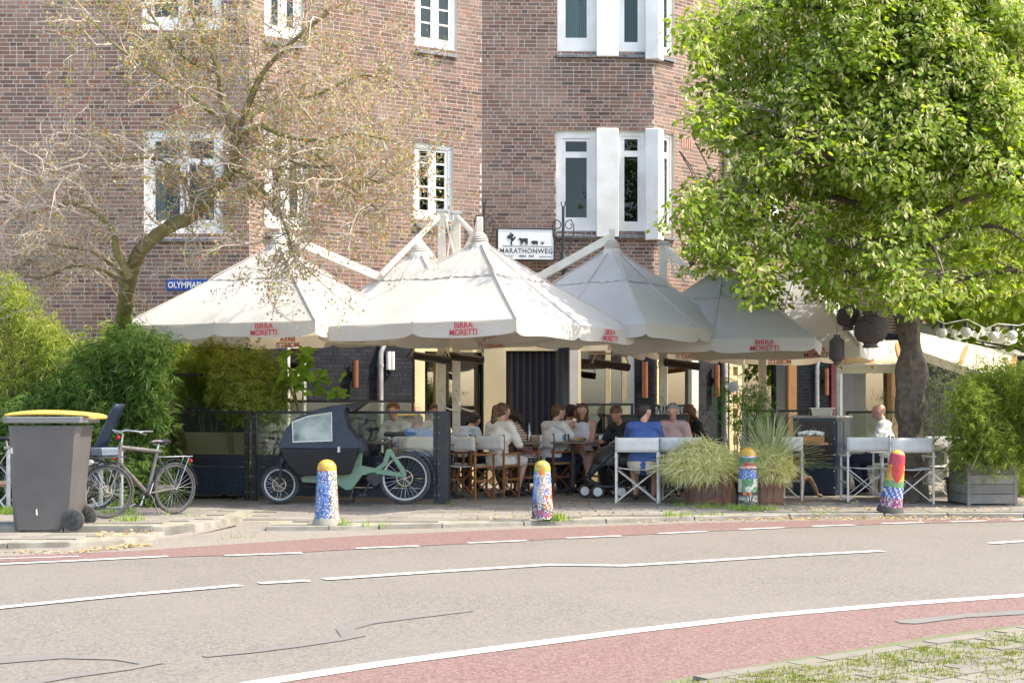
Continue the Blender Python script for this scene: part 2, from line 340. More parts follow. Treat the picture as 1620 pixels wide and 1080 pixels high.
line([(-300, 906), (0, 893), (130, 887), (265, 880.5)], .10); line([(-200, 893), (0, 884.5), (125, 880.5)], .05)
for a, b_ in [((355, 879.5), (478, 875)), ((563, 868), (663, 864)), ((740, 859.5), (833, 855.5)), ((897, 851.5), (983, 848)), ((1042, 844.5), (1118, 841)), ((1170, 837.8), (1240, 835)), ((1285, 833), (1352, 830.6)), ((1395, 828.6), (1460, 826.8)), ((1505, 826), (1560, 824)), ((1600, 823), (1650, 821))]: line([a, b_], .09)
def blob(pts, name='tar_patch', m=tarm, z=RZ+.0045): return poly_obj(name, GP(pts, RZ), z, m)
blob([(-30, 1040), (60, 1037), (150, 1037), (215, 1042), (262, 1049), (205, 1060), (110, 1073), (40, 1086), (0, 1086), (60, 1074), (150, 1062), (222, 1051), (180, 1044), (100, 1042), (0, 1050), (-30, 1050)])
blob([(320, 1037), (400, 1029), (470, 1018), (540, 1008), (532, 996), (560, 985), (640, 975), (740, 964), (750, 967), (660, 978), (590, 987), (562, 995), (580, 1006), (545, 1013), (480, 1023), (400, 1033), (325, 1040)])
blob([(1415, 983), (1440, 981), (1540, 971), (1620, 966), (1660, 966), (1620, 973), (1530, 978), (1450, 988), (1425, 987)], z=RZ+.0085)
# ---- pavements with kerbs
def slab(name, pts, z0, z1, m):
    b = MB(); b.prism([(p[0], p[1]) for p in pts], z0, z1); return struct(b.build(name, m))
kpx = [(419, 840), (520, 839.5), (600, 837.5), (700, 835.5), (830, 832), (960, 828), (1100, 823.5), (1250, 820), (1400, 818.5), (1500, 818.5), (1620, 819), (1800, 820), (2300, 821)]
KB = [G(x, y, RZ) for x, y in kpx]              # road-side foot of the kerb
front = [Vector((p.x, p.y, 0)) for p in KB]
ramp_back = [G(330, 821.5, 0), G(425, 824, 0)]
pave_pts = [Vector((-3.06, 15.3, 0)), ramp_back[0], ramp_back[1]]+[p+Vector((0, .13, 0)) for p in front]+[Vector((60, 17.0, 0)), Vector((60, 60, 0)), Vector((-60, 60, 0)), Vector((-60, 15.3, 0))]
pave = slab('pavement', pave_pts, -.25, -.012, jointm)
def kerb_run(pts, z0, z1, wd, parent, inward):
    """kerb stones laid one by one along a polyline"""
    L = 0; n = 0
    for i in range(len(pts)-1):
        a = pts[i]; b = pts[i+1]; d = b-a; ln = d.length; d.normalize(); k = max(1, round(ln/.98)); st = ln/k
        q = Vector((-d.y, d.x, 0)); q = q if q.dot(inward) > 0 else -q
        for j in range(k):
            p0 = a+d*(st*j+.006); p1 = a+d*(st*(j+1)-.006); h = random.uniform(-.006, .006)
            mb = MB(); vs = [(p0.x, p0.y, z0), (p1.x, p1.y, z0), (p1.x+q.x*wd, p1.y+q.y*wd, z0), (p0.x+q.x*wd, p0.y+q.y*wd, z0)]
            t = [(v[0]+(q.x*.025 if m_ < 2 else 0), v[1]+(q.y*.025 if m_ < 2 else 0), z1+h) for m_, v in enumerate(vs)]
            mb.add(vs+t, [(0, 3, 2, 1), (4, 5, 6, 7), (0, 1, 5, 4), (1, 2, 6, 5), (2, 3, 7, 6), (3, 0, 4, 7)])
            mb.build('kerb_stone', kerbm, parent, bevel=.006)
kerb_run(front[:], -.2, 0.002, .127, pave, Vector((0, 1, 0)))
# apron (dropped crossing) between the road and the pavement
ap = MB(); fr_ = [G(222, 857, RZ), G(290, 851, RZ), G(419, 840.5, RZ)]; bk_ = [Vector((-3.42, 14.3, -.03)), Vector((-2.93, 15.5, -.012)), ramp_back[0].copy()]; rr0 = ramp_back[1].copy()
for p in fr_: p.z = RZ+.003
bk_[2].z = -.002; rr0.z = -.002
ap.add(fr_+bk_+[rr0, Vector((-3.06, 15.9, -.002))], [(0, 1, 4), (0, 4, 3), (1, 2, 5), (1, 5, 4), (2, 6, 5), (4, 5, 7)])
o = ap.build('driveway_apron', gutterm, fixn=False); struct(o)
for p in o.data.polygons:
    if p.normal.z < 0: p.flip()
# raised strip where the bicycle stands, and the kerb island with the bin
strip = slab('bicycle_parking_strip', [(-60, 14.68), (-3.62, 14.68), (-3.28, 14.85), (-3.04, 15.5), (-3.06, 17.2), (-60, 17.2)], -.25, .036, jointm)
kerb_run([Vector((-9, 14.55, 0)), Vector((-3.6, 14.55, 0)), Vector((-3.2, 14.72, 0)), Vector((-2.92, 15.9, 0))], -.2, .05, .13, strip, Vector((-.3, 1, 0)))
isl = [(-60, 13.35), (-4.6, 13.35), (-4.1, 13.45), (-3.72, 13.75), (-3.56, 14.1), (-3.56, 14.53), (-60, 14.53)]
arc = [Vector((-9, 13.22, 0)), Vector((-4.6, 13.22, 0)), Vector((-4.05, 13.30, 0)), Vector((-3.62, 13.62, 0)), Vector((-3.44, 14.05, 0)), Vector((-3.44, 14.5, 0))]
island = slab('kerb_island', isl, -.25, -.012, jointm)
kerb_run(arc, -.2, 0.0, .15, island, Vector((-.5, 1, 0)))
# paving tiles, laid one by one where the photograph still shows them
def inpoly(x, y, poly):
    c = False; n = len(poly)
    for i in range(n):
        x0, y0 = poly[i][0], poly[i][1]; x1, y1 = poly[i-1][0], poly[i-1][1]
        if (y0 > y) != (y1 > y) and x < (x1-x0)*(y-y0)/(y1-y0)+x0: c = not c
    return c
def tile_field(parent, poly, x0, x1, y0, y1, tw, td, ang, z, m, limit, name='tile', off=.5, grow=.02):
    ca, sa = math.cos(ang), math.sin(ang); items = []
    r = 0; y = y0
    while y < y1:
        x = x0+(off*tw if r % 2 else 0)
        while x < x1:
            cx, cy = x*ca-y*sa, x*sa+y*ca
            ok = all(inpoly(cx+dx*ca-dy*sa, cy+dx*sa+dy*ca, poly) for dx in (-tw*.5-grow, tw*.5+grow) for dy in (-td*.5-grow, td*.5+grow))
            if ok: items.append((cx, cy))
            x += tw
        y += td; r += 1
    items.sort(key=lambda p: p[1] if -6.5 < p[0] < 8 else 99)
    g = .004; bx = MB(); bx.box((-tw/2+g, -td/2+g, -.03), (tw/2-g, td/2-g, 0))
    me = None; rest = MB()
    for i, (cx, cy) in enumerate(items):
        vis = abs(cx/cy*F) < 840
        if i < limit and vis:
            if me is None: o = bx.build(name, m, parent, bevel=.004); me = o.data
            else: o = bpy.data.objects.new(name, me); C.objects.link(o); o.parent = parent
            o.location = (cx, cy, z+random.uniform(-.004, .004)); o.rotation_euler = (random.uniform(-.008, .008), random.uniform(-.008, .008), ang+random.choice((0, PI)))
        else:
            rest.M = Matrix.Translation((cx, cy, z+random.uniform(-.004, .004))) @ Matrix.Rotation(ang, 4, 'Z'); rest.box((-tw/2+g, -td/2+g, -.03), (tw/2-g, td/2-g, 0))
    if rest.v: rest.build(name, m, parent, stuff=True)
pp = [(p.x, p.y) for p in pave_pts[:16]]+[(8.5, 26), (-7, 26)]
tile_field(pave, [(p.x, p.y+.13 if i > 2 else p.y) for i, p in enumerate(pave_pts[:3]+[q+Vector((0, .0, 0)) for q in pave_pts[3:16]])]+[(16, 24.5), (-7.5, 24.5), (-7.5, 17.3), (-3.1, 17.3)], -9, 17, 14.8, 26, .40, .30, 0, .0, tilem, 285, 'paving_tile')
tile_field(strip, [(-7.5, 14.7), (-3.66, 14.7), (-3.1, 15.3), (-3.1, 17.15), (-7.5, 17.15)], -8, -3, 14.85, 17.3, .40, .30, 0, .05, tilem, 90, 'paving_tile')
tile_field(island, [(-8, 13.39), (-4.6, 13.39), (-4.1, 13.49), (-3.74, 13.78), (-3.6, 14.1), (-3.6, 14.5), (-8, 14.5)], -8, -3, 13.55, 14.5, .30, .30, 0, 0, tilem, 60, 'paving_tile')
# near pavement of small pavers with moss in the joints
gp = GP(gr, RZ)
near = slab('near_pavement', [(p.x, p.y) for p in gp]+[(14, 2.5), (-1.2, 2.5)], -.25, -.040, mat('mossy_joint', (.13, .125, .08), .95, col2=(.10, .115, .035), nscale=9))
paverm = ramp_mat('paver', [(.162, .150, .121), (.196, .178, .144), (.178, .164, .138), (.144, .133, .110)], soil=((.155, .150, .081), 2.5, .6), bump=.4, bscale=100)
ga = math.atan2(gp[6].y-gp[3].y, gp[6].x-gp[3].x)
tile_field(near, [(p.x+.02, p.y-.03) for p in gp]+[(8, 6.6), (.3, 4.2)], -12, 18, -8, 12, .21, .105, ga, -.022, paverm, 285, 'paver')
# ================================================================ BUILDING
BR = [(.18, .092, .066), (.11, .064, .053), (.235, .126, .09), (.195, .13, .103), (.085, .058, .05), (.265, .16, .122), (.175, .103, .08), (.14, .10, .084), (.215, .104, .072)]
brickm = ramp_mat('brick', BR, soil=((.33, .245, .20), .9, .35), bump=.2, bscale=90)
blackbrick = ramp_mat('black_painted_brick', [(.010, .012, .018), (.015, .018, .026), (.024, .027, .033)], rough=.75, bump=.15)
mortar = mat('mortar', (.55, .49, .42), .95, col2=(.45, .40, .34), nscale=3); blackmortar = mat('black_painted_mortar', (.010, .012, .018), .6)
bld = thing('apartment_building', 'dark brick apartment building with white framed windows above the black painted cafe front', 'building', (0, 0, 0))
class Face:
    """vertical wall plane: origin o (x,y), direction angle phi (towards the right), local x along, y inward, z up"""
    def __init__(s, x, y, phi): s.o = (x, y); s.phi = R(phi); s.c = math.cos(s.phi); s.s = math.sin(s.phi); s.M = Matrix.Translation((x, y, 0)) @ Matrix.Rotation(s.phi, 4, 'Z')
    def t(s, px): k = (px-810)/F; return (k*s.o[1]-s.o[0])/(s.c-k*s.s)
    def Y(s, t): return s.o[1]+s.s*t
    def z(s, px, py): return CH+(HZ-py)/F*s.Y(s.t(px))
    def end(s, t): return (s.o[0]+s.c*t, s.o[1]+s.s*t)
FA = Face(-9.5, 21.9, 0); tA = FA.t(395); e = FA.end(tA)
FR = Face(e[0], e[1], 62); tR = FR.t(418); e = FR.end(tR)
FM = Face(e[0], e[1], 31); tM = FM.t(762); e = FM.end(tM)
FC = Face(e[0], e[1], 2); tC = FC.t(1035); e = FC.end(tC)
FW = Face(e[0], e[1], 42); tW = 17.0
ROW = .0625; BL = .205; HB = .10
GZ = 2.75   # ground floor (painted) up to here
brick_items = []
bstuff = MB(); bbstuff = MB()
def wall(face, t0, t1, z0, z1, holes, m, bm, store, flat=False):
    tk = face.M
    zs = sorted({z0, z1} | {h[2] for h in holes if z0 < h[2] < z1} | {h[3] for h in holes if z0 < h[3] < z1})
    b = MB(tk)
    for i in range(len(zs)-1):
        zc = (zs[i]+zs[i+1])/2; cur = t0
        for h in sorted(holes)+[(t1, t1, -99, 99)]:
            if h[2] < zc < h[3] or h[0] == t1:
                if h[0] > cur: b.box((cur, 0, zs[i]), (h[0], .28, zs[i+1]))
                cur = max(cur, h[1])
    b.build('wall', bm, bld)
    n = int((z1-z0)/ROW)
    for r in range(n):
        z = z0+r*ROW; zc = z+ROW/2; iv = []; cur = t0
        for h in sorted(holes)+[(t1, t1, -99, 99)]:
            if h[2]-.01 < zc < h[3]+.01 or h[0] == t1:
                if h[0] > cur+.02: iv.append((cur, h[0]))
                cur = max(cur, h[1])
        for a, c in iv:
            x = a-random.choice((0, .05, .1, .15)) if r % 2 else a-.0
            k = random.randrange(3)
            while x < c-.015:
                ln = HB if (k % 3 == 0) else BL
                if r % 2 == 0 and random.random() < .25: ln = HB
                k += 1; xa = max(x, a)+.006; xb = min(x+ln, c)-.006; x += ln
                if xb-xa < .025: continue
                store.append((face, xa, xb, z+.0065, z+ROW-.0065, m))
stA = []; stB = []
def H(face, x0, x1, y0, y1):
    """hole from pixel box on a face (y measured at the left edge)"""
    ta, tb = face.t(x0), face.t(x1); xm = (x0+x1)/2
    za = face.z(xm, y1); zb = face.z(xm, y0)
    za = GZ+round((za-GZ)/ROW)*ROW; zb = GZ+round((zb-GZ)/ROW)*ROW
    return (ta, tb, za, zb)
hA = [H(FA, 228, 353, 203, 372), H(FA, 226, 350, -140, 48)]
hM = [H(FM, 420, 487, 210, 362), H(FM, 418, 480, -130, 60), H(FM, 656, 717, 228, 350), H(FM, 658, 723, -140, 74)]
# bay windows wrap the corner: openings reach the end of the face
hC = [(FC.t(880), tC, H(FC, 880, 1030, 207, 366)[2], H(FC, 880, 1030, 207, 366)[3]), (FC.t(882), tC, H(FC, 880, 1030, -90, 84)[2], H(FC, 880, 1030, -90, 84)[3])]
twB = FW.t(1067)
hW = [(0, twB, hC[0][2], hC[0][3]), (0, twB, hC[1][2], hC[1][3])]+[H(FW, 1218, 1242, 318, 378), H(FW, 1400, 1430, 330, 420), H(FW, 1180, 1215, 60, 190), H(FW, 1300, 1335, 130, 260), H(FW, 1510, 1545, 330, 440)]
TOP = GZ+ROW*112
GA = GZ-ROW*9
wall(FA, 0, tA, GA, TOP, hA, brickm, mortar, stA)
wall(FR, 0, tR, GA, TOP, [], brickm, mortar, stA)
wall(FM, 0, tM, GZ, TOP, hM, brickm, mortar, stA)
wall(FC, 0, tC, GZ, TOP, hC, brickm, mortar, stA)
wall(FW, 0, tW, GZ, TOP, hW, brickm, mortar, stA)
# ground floor openings
def HG(face, x0, x1, zb): return (face.t(x0), face.t(x1), 0.0, GZ-round((GZ-zb)/ROW)*ROW)
gM = [(FM.t(455), FM.t(487), .9, 2.25), (FM.t(655), FM.t(762), 0, 2.30)]
gC = [(FC.t(765), FC.t(915), 0, 2.35), (FC.t(915), FC.t(1004), 0, 2.35)]
gW = [(FW.t(1040), FW.t(1105), 0, 2.30), (FW.t(1150), FW.t(1258), 0, 2.25), (FW.t(1312), FW.t(1420), 0, 2.2)]
GB = GZ-ROW*44
for f, t1, hs in ((FA, tA, []), (FR, tR, []), (FM, tM, gM), (FC, tC, gC), (FW, tW, gW)): wall(f, 0, t1, GB, GA if f in (FA, FR) else GZ, [(a, b, GB if c <= 0 else GZ-round((GZ-c)/ROW)*ROW, d) for a, b, c, d in hs], blackbrick, blackmortar, stA)
def brick_px(it):
    f, a, b, z0, z1, m = it; Y = f.Y((a+b)/2); x, _ = f.end((a+b)/2); px = 810+x/Y*F; py = HZ-(z0-CH)/Y*F
    ok = 0 < px < 1620 and 0 < py < 520 and m is brickm
    # keep to the stretches that no tree or parasol hides
    clear = (px < 130 and py < 180) or (490 < px < 1040 and py < 330) or (600 < px < 1130 and 90 < py < 215)
    return (ok and clear, (b-a)*f.c/Y)
sc = [(brick_px(i), i) for i in stA]
sc.sort(key=lambda q: (not q[0][0], -q[0][1]))
wallA = [o for o in bld.children if o.name.startswith('wall')]
cache = {}
def brickbox(mb, a, b, z0, z1, d=.0): mb.box((a, -.004-d, z0), (b, .02, z1))
for n, (s_, it) in enumerate(sc):
    f, a, b, z0, z1, m = it
    if n < 290 and s_[0]:
        key = (round(b-a, 2))
        if key not in cache:
            q = MB(); brickbox(q, -key/2, key/2, 0, z1-z0); o = q.build('brick', brickm, wallA[0]); cache[key] = o.data
        else: o = bpy.data.objects.new('brick', cache[key]); C.objects.link(o); o.parent = wallA[[FA, FR, FM, FC, FW].index(f)]
        x, y = f.end((a+b)/2); o.location = (x, y, z0); o.rotation_euler = (0, 0, f.phi); o.parent = wallA[[FA, FR, FM, FC, FW].index(f)]
    else:
        tgt = bstuff if m is brickm else bbstuff; tgt.M = f.M; d = random.uniform(-.001, .001); tgt.box((a, -.004-d, z0), (b, .02, z1))
def big(mb, name, m, parent):
    V = np.array(mb.v); Fa = np.array(mb.f); npmesh(name, V, Fa, m, parent)
big(bstuff, 'brick', brickm, bld); big(bbstuff, 'painted_brick', blackbrick, bld)
# roof slab / floors inside so that light does not leak
ib = MB()
pts = [FA.end(0), FA.end(tA), FR.end(tR), FM.end(tM), FC.end(tC), FW.end(tW)]
inner = [(p[0], p[1]+.6) for p in pts]+[(pts[-1][0], 45), (-9.5, 45)]
roofm = mat('roof', (.12, .11, .10), .9)
for z0, z1, nm in ((GZ-.12, GZ+.0, 'floor_slab'), (TOP, TOP+.2, 'roof')):
    b = MB(); b.prism([(p[0], p[1]+.02) for p in pts]+[(pts[-1][0], 45), (-9.5, 45)], z0, z1); b.build(nm, roofm, bld)
dark = mat('dark_interior', (.035, .030, .028), .9, col2=(.06, .045, .035), nscale=1.5)
b = MB()
b.box((-9.5, 44.9, 0), (pts[-1][0], 45.1, TOP)); b.box((-9.6, 21.4, 0), (-9.45, 45, TOP)); b.build('rear_wall', roofm, bld)
b = MB()
ii = [(p[0], p[1]+2.2) for p in pts]
for i in range(len(ii)-1):
    (x0, y0), (x1, y1) = ii[i], ii[i+1]; b.bar((x0, y0, GZ/2), (x1, y1, GZ/2), .1, GZ-.2)
b.build('back_wall', dark, bld)
blindm = stripe_mat('blind_slats', (.09, .14, .12), (.17, .23, .20), 26, 'Z', .35)
curtm = stripe_mat('curtain_fold_shade', (.52, .50, .45), (.34, .34, .32), 9, 'X', .5); leafrefl = stripe_mat('green_tree_reflection', (.08, .13, .09), (.15, .21, .15), 9, 'X', .5)  # bands paint fold shade into the colour; the green stands in for reflected trees
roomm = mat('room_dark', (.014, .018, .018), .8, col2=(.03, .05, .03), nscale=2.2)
def window(face, t0, t1, z0, z1, cols, rows, fw=.07, inner_bars=0, curtain_or_reflection=None, sill=True, d=.05, trans=None, openl=False):
    """casement window: outer frame, cols of sashes; rows = list of heights splitting; glazing bars"""
    f = MB(face.M); W = t1-t0
    f.box((t0, d, z0), (t0+fw, d+.09, z1)); f.box((t1-fw, d, z0), (t1, d+.09, z1))
    f.box((t0+fw, d, z1-fw*1.1), (t1-fw, d+.09, z1)); f.box((t0+fw, d, z0), (t1-fw, d+.09, z0+fw*1.6))
    fo = f.build('window', white, bld)
    a, b_ = t0+fw, t1-fw; za, zb = z0+fw*1.6, z1-fw*1.1; cw = (b_-a)/cols
    s = MB(face.M); g = MB(face.M); br = .05
    zt = [za]+[za+(zb-za)*r for r in rows]+[zb]
    for c in range(cols):
        x0 = a+c*cw; x1 = x0+cw
        if c: s.box((x0-.02, d+.012, za), (x0+.02, d+.1, zb))
        for k in range(len(zt)-1):
            p0, p1 = zt[k], zt[k+1]; q0, q1 = x0+(.02 if c else 0), x1-(.02 if c < cols-1 else 0)
            s.box((q0, d+.02, p0), (q0+br, d+.07, p1)); s.box((q1-br, d+.02, p0), (q1, d+.07, p1))
            s.box((q0+br, d+.02, p0), (q1-br, d+.07, p0+br)); s.box((q0+br, d+.02, p1-br), (q1-br, d+.07, p1))
            for i in range(inner_bars):
                zz = p0+br+(p1-p0-2*br)*(i+1)/(inner_bars+1); s.box((q0+br, d+.025, zz-.014), (q1-br, d+.065, zz+.014))
            pg = MB(face.M); pg.box((q0+br, d+.044, p0+br), (q1-br, d+.050, p1-br)); pg.build('pane', glass, fo)
    s.build('sash', white, fo)
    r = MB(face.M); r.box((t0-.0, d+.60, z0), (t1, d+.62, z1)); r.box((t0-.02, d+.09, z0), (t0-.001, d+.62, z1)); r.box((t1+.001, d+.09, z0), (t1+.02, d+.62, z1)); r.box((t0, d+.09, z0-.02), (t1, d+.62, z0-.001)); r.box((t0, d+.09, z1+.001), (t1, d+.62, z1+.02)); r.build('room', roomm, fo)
    if curtain_or_reflection:
        for (u0, u1, v0, v1, cm) in curtain_or_reflection:
            c_ = MB(face.M); n = max(6, int((u1-u0)*W*18)); A = .018 if cm is not blindm else 0
            c_.sheet(lambda u, v: (t0+W*(u0+(u1-u0)*u), d+.22+A*math.sin(u*n*1.7), z0+(z1-z0)*(v0+(v1-v0)*v)), 40, 2); c_.build('curtain_or_reflection', cm, fo)  # the green sheets are painted tree reflections, the others curtains and blinds
    if sill:
        sb = MB(face.M); n = max(3, round(W/.115)); st = W/n
        for i in range(n):
            q = MB(face.M); x0 = t0+i*st; q.add([(x0+.003, -.07, z0-.13), (x0+st-.003, -.07, z0-.13), (x0+st-.003, .14, z0-.05), (x0+.003, .14, z0-.05), (x0+.003, -.07, z0-.085), (x0+st-.003, -.07, z0-.085), (x0+st-.003, .14, z0-.002), (x0+.003, .14, z0-.002)], [(0, 3, 2, 1), (4, 5, 6, 7), (0, 1, 5, 4), (1, 2, 6, 5), (2, 3, 7, 6), (3, 0, 4, 7)]); q.build('sill_brick', slate, fo)
    return fo
green = mat('leafy_reflection_curtain', (.16, .20, .15), .8)
window(FA, *hA[0], 2, [.72], fw=.10, curtain_or_reflection=[(0, .22, 0, 1, curtm), (.85, 1, 0, 1, leafrefl)]); window(FA, *hA[1], 2, [.8], fw=.10, curtain_or_reflection=[(0, 1, 0, 1, leafrefl)])
window(FM, *hM[0], 2, [.72], fw=.09, curtain_or_reflection=[(.5, 1, 0, 1, leafrefl)]); window(FM, *hM[1], 2, [.8], fw=.09, curtain_or_reflection=[(0, 1, 0, 1, leafrefl)])
window(FM, *hM[2], 2, [], fw=.07, inner_bars=4, curtain_or_reflection=[(.5, 1, 0, 1, blindm), (0, .35, 0, 1, curtm)]); window(FM, *hM[3], 2, [], fw=.07, inner_bars=7, curtain_or_reflection=[(0, 1, .08, 1, blindm)])
def bay(zz, cA, cB, rows):
    z0, z1 = zz
    window(FC, FC.t(880), FC.t(944), z0+.02, z1, 1, rows, fw=.11, curtain_or_reflection=cA); window(FC, FC.t(977), FC.t(1021), z0+.02, z1, 1, rows, fw=.07, curtain_or_reflection=cB)
    window(FW, .10, twB, z0+.02, z1, 1, rows, fw=.05, curtain_or_reflection=cB)
    b = MB(FC.M); ta, tb = FC.t(943), FC.t(978); b.box((ta, -.075, z0-.09), (tb, .30, z1+.03)); b.build('pier', white, bld, bevel=.008)
    # corner pier, front side and sunlit side
    b = MB(); p0 = Vector((*FC.end(FC.t(1020)), 0)); p1 = Vector((*FC.end(tC), 0)); p2 = Vector((*FW.end(.14), 0)); nC = Vector((FC.s, -FC.c, 0)); nW = Vector((FW.s, -FW.c, 0))
    k = p1+(nC+nW).normalized()*.16
    poly = [p0+nC*.0, p0+nC*.10, k, p2+nW*.09, p2-nW*.2, p0-nC*.28]; b.prism([(p.x, p.y) for p in poly], z0-.14, z1+.02); b.build('corner_pier', white, bld, bevel=.008)
    # sloping dark sill stones continue on the wing
bay((hC[0][2], hC[0][3]), [(0, 1, .0, .0001, curtm)], [(0, 1, 0, .0001, leafrefl)], [.80])
bay((hC[1][2], hC[1][3]), [(0, 1, 0, 1, curtm)], [(0, 1, 0, 1, leafrefl)], [])
for h in hW[2:]: window(FW, *h, 1, [.75], fw=.08, curtain_or_reflection=[(0, 1, 0, 1, leafrefl)])
# lintel rollock courses and vents
b = MB(FA.M); tv = FA.t(283); zv = FA.z(283, 178)
for i in range(5): b.box((tv-.12+i*.055, -.012, zv-.06), (tv-.12+i*.055+.04, .01, zv+.09))
b.build('wall_vent', mat('vent_clay', (.26, .07, .05), .8), bld)
b = MB(FW.M); tv = FW.t(1086); zv = FW.z(1086, 227)
for i in range(5): b.box((tv-.12+i*.055, -.012, zv-.09), (tv-.12+i*.055+.035, .01, zv+.09))
b.build('wall_vent', mat('vent_clay_pale', (.36, .20, .15), .8), bld)
for f, px, zt, zb in ((FW, 1146, TOP, 2.4),):
    b = MB(f.M); t = f.t(px); b.cyl((t, -.08, zb), (t, -.08, zt), .05, n=12); b.build('downpipe', galv, bld, smooth=True)
# ---------------- cafe front
def post(face, x0, x1, z0, z1, m, d0=-.03, d1=.16, name='post'):
    b = MB(face.M); b.box((face.t(x0), d0, z0), (face.t(x1), d1, z1)); return b.build(name, m, bld, bevel=.004)
def pane(face, x0, x1, z0, z1, d=.06):
    b = MB(face.M); b.box((face.t(x0), d, z0), (face.t(x1), d+.008, z1)); return b.build('pane', cafeglass, bld)
# small window on the left, among the bamboo
post(FM, 455, 460, .9, 2.25, offwhite, .02); post(FM, 482, 487, .9, 2.25, offwhite, .02); post(FM, 460, 482, 2.17, 2.25, offwhite, .02); post(FM, 460, 482, .9, 1.0, offwhite, .02); pane(FM, 460, 482, 1.0, 2.17)
# cafe windows: frames, rails and glass
ZT = 2.30
post(FM, 655, 671, 0, ZT, cream); post(FM, 692, 701, 0, ZT, cream); post(FM, 671, 692, ZT-.13, ZT, cream, -.02); post(FM, 701, 762, ZT-.13, ZT, cream, -.02); post(FM, 671, 692, .0, .35, cream, -.02); post(FM, 701, 762, .0, .35, cream, -.02)
pane(FM, 671, 692, .35, ZT-.13); pane(FM, 701, 762, .35, ZT-.13)
post(FC, 765, 800, 0, 2.35, cream, -.10, .1, 'pilaster'); post(FC, 885, 915, 0, 2.35, offwhite, -.10, .1, 'pilaster'); post(FC, 800, 885, 2.2, 2.35, cream, -.04, .1, 'lintel')
# doorway with hanging fabric strips
striph = [mat('strip_navy', (.012, .018, .04), .8), mat('strip_brown', (.085, .055, .03), .8)]
x = 801.0; i = 0
while x < 884:
    wpx = 3.3 if i % 2 else 6.6; b = MB(FC.M); ta, tb = FC.t(x), FC.t(min(x+wpx, 884.5)); n = 8
    b.sheet(lambda u, v: (ta+(tb-ta)*u, .05+.02*math.sin(u*PI)-(.015 if i % 2 else 0)+.008*math.sin(v*7+i), .05+2.15*v), 4, n); b.build('curtain_strip', striph[i % 2], bld); x += wpx; i += 1
ZW = 2.3
for x0, x1 in ((915, 919), (958, 966), (984, 990)): post(FC, x0, x1, 0, ZW, cream, .0)
post(FC, 919, 958, ZW-.1, ZW, cream, .01); post(FC, 966, 984, ZW-.1, ZW, cream, .01); post(FC, 919, 958, 0, .4, cream, .01); post(FC, 966, 984, 0, .4, cream, .01)
pane(FC, 919, 958, .4, ZW-.1); pane(FC, 966, 984, .4, ZW-.1); post(FC, 990, 1004, 0, ZW, offwhite, .02)
for x0, x1, m_ in ((1038, 1046, cream), (1049, 1055, cream), (1093, 1104, offwhite)): post(FW, x0, x1, 0, 2.3, m_, -.02)
post(FW, 1055, 1093, 2.18, 2.3, cream, .0); post(FW, 1055, 1093, 0, .45, cream, .0); pane(FW, 1055, 1093, .45, 2.18)
# lattice post with square openings
b = MB(FW.M); ta, tb = FW.t(1150), FW.t(1169); wl = tb-ta
b.box((ta, -.06, 0), (ta+wl*.3, .06, 2.3)); b.box((tb-wl*.3, -.06, 0), (tb, .06, 2.3))
for i in range(10): b.box((ta+wl*.3, -.05, .02+i*.245), (tb-wl*.3, .05, .02+i*.245+.09))
b.build('lattice_post', cream, bld)
woodw = mat('honey_wood', (.52, .25, .08), .55, col2=(.40, .18, .055), nscale=5)
post(FW, 1169, 1243, 2.05, 2.25, woodw, .0, .12, 'lintel'); pane(FW, 1169, 1228, .9, 2.05); post(FW, 1169, 1228, .8, .9, darkbrown, -.02, .2); post(FW, 1169, 1228, 0, .8, navy, .0, .1, 'panel')
post(FW, 1228, 1244, 0, 2.05, mat('door_paint', (.02, .028, .03), .4), .0, .08, 'door'); post(FW, 1245, 1258, 0, 2.25, woodw, -.04)
post(FW, 1312, 1325, 0, 2.2, mat('burgundy_paint', (.16, .012, .028), .45), -.05); post(FW, 1325, 1331, 0, 2.2, offwhite, -.03); post(FW, 1331, 1352, 0, 2.2, navy, .02, .1, 'panel'); post(FW, 1352, 1372, 0, 2.2, blackm, .03, .1, 'panel')
pane(FW, 1372, 1408, .5, 2.1); post(FW, 1408, 1420, 0, 2.2, woodw, -.04); post(FW, 1372, 1408, 0, .5, navy, .0, .1, 'panel'); post(FW, 1372, 1408, 2.1, 2.2, darkbrown, .0, .1)
for i, (f, px, zt) in enumerate(((FM, 599, 2.3), (FW, 1142, 2.3), (FW, 1287, 2.2))):
    b = MB(f.M); t = f.t(px); b.tube([(t+.10, -.06, zt+.25), (t+.10, -.06, zt+.05), (t+.06, -.07, zt-.05), (t, -.08, zt-.17), (t, -.08, .02)], .042, 12); dp = b.build('downpipe', galv, bld, smooth=True)
    for z in (.5, 1.3, 1.9): q = MB(f.M); q.cyl((t, -.08, z), (t, -.08, z+.05), .048, n=12); q.build('pipe_collar', galv, dp)
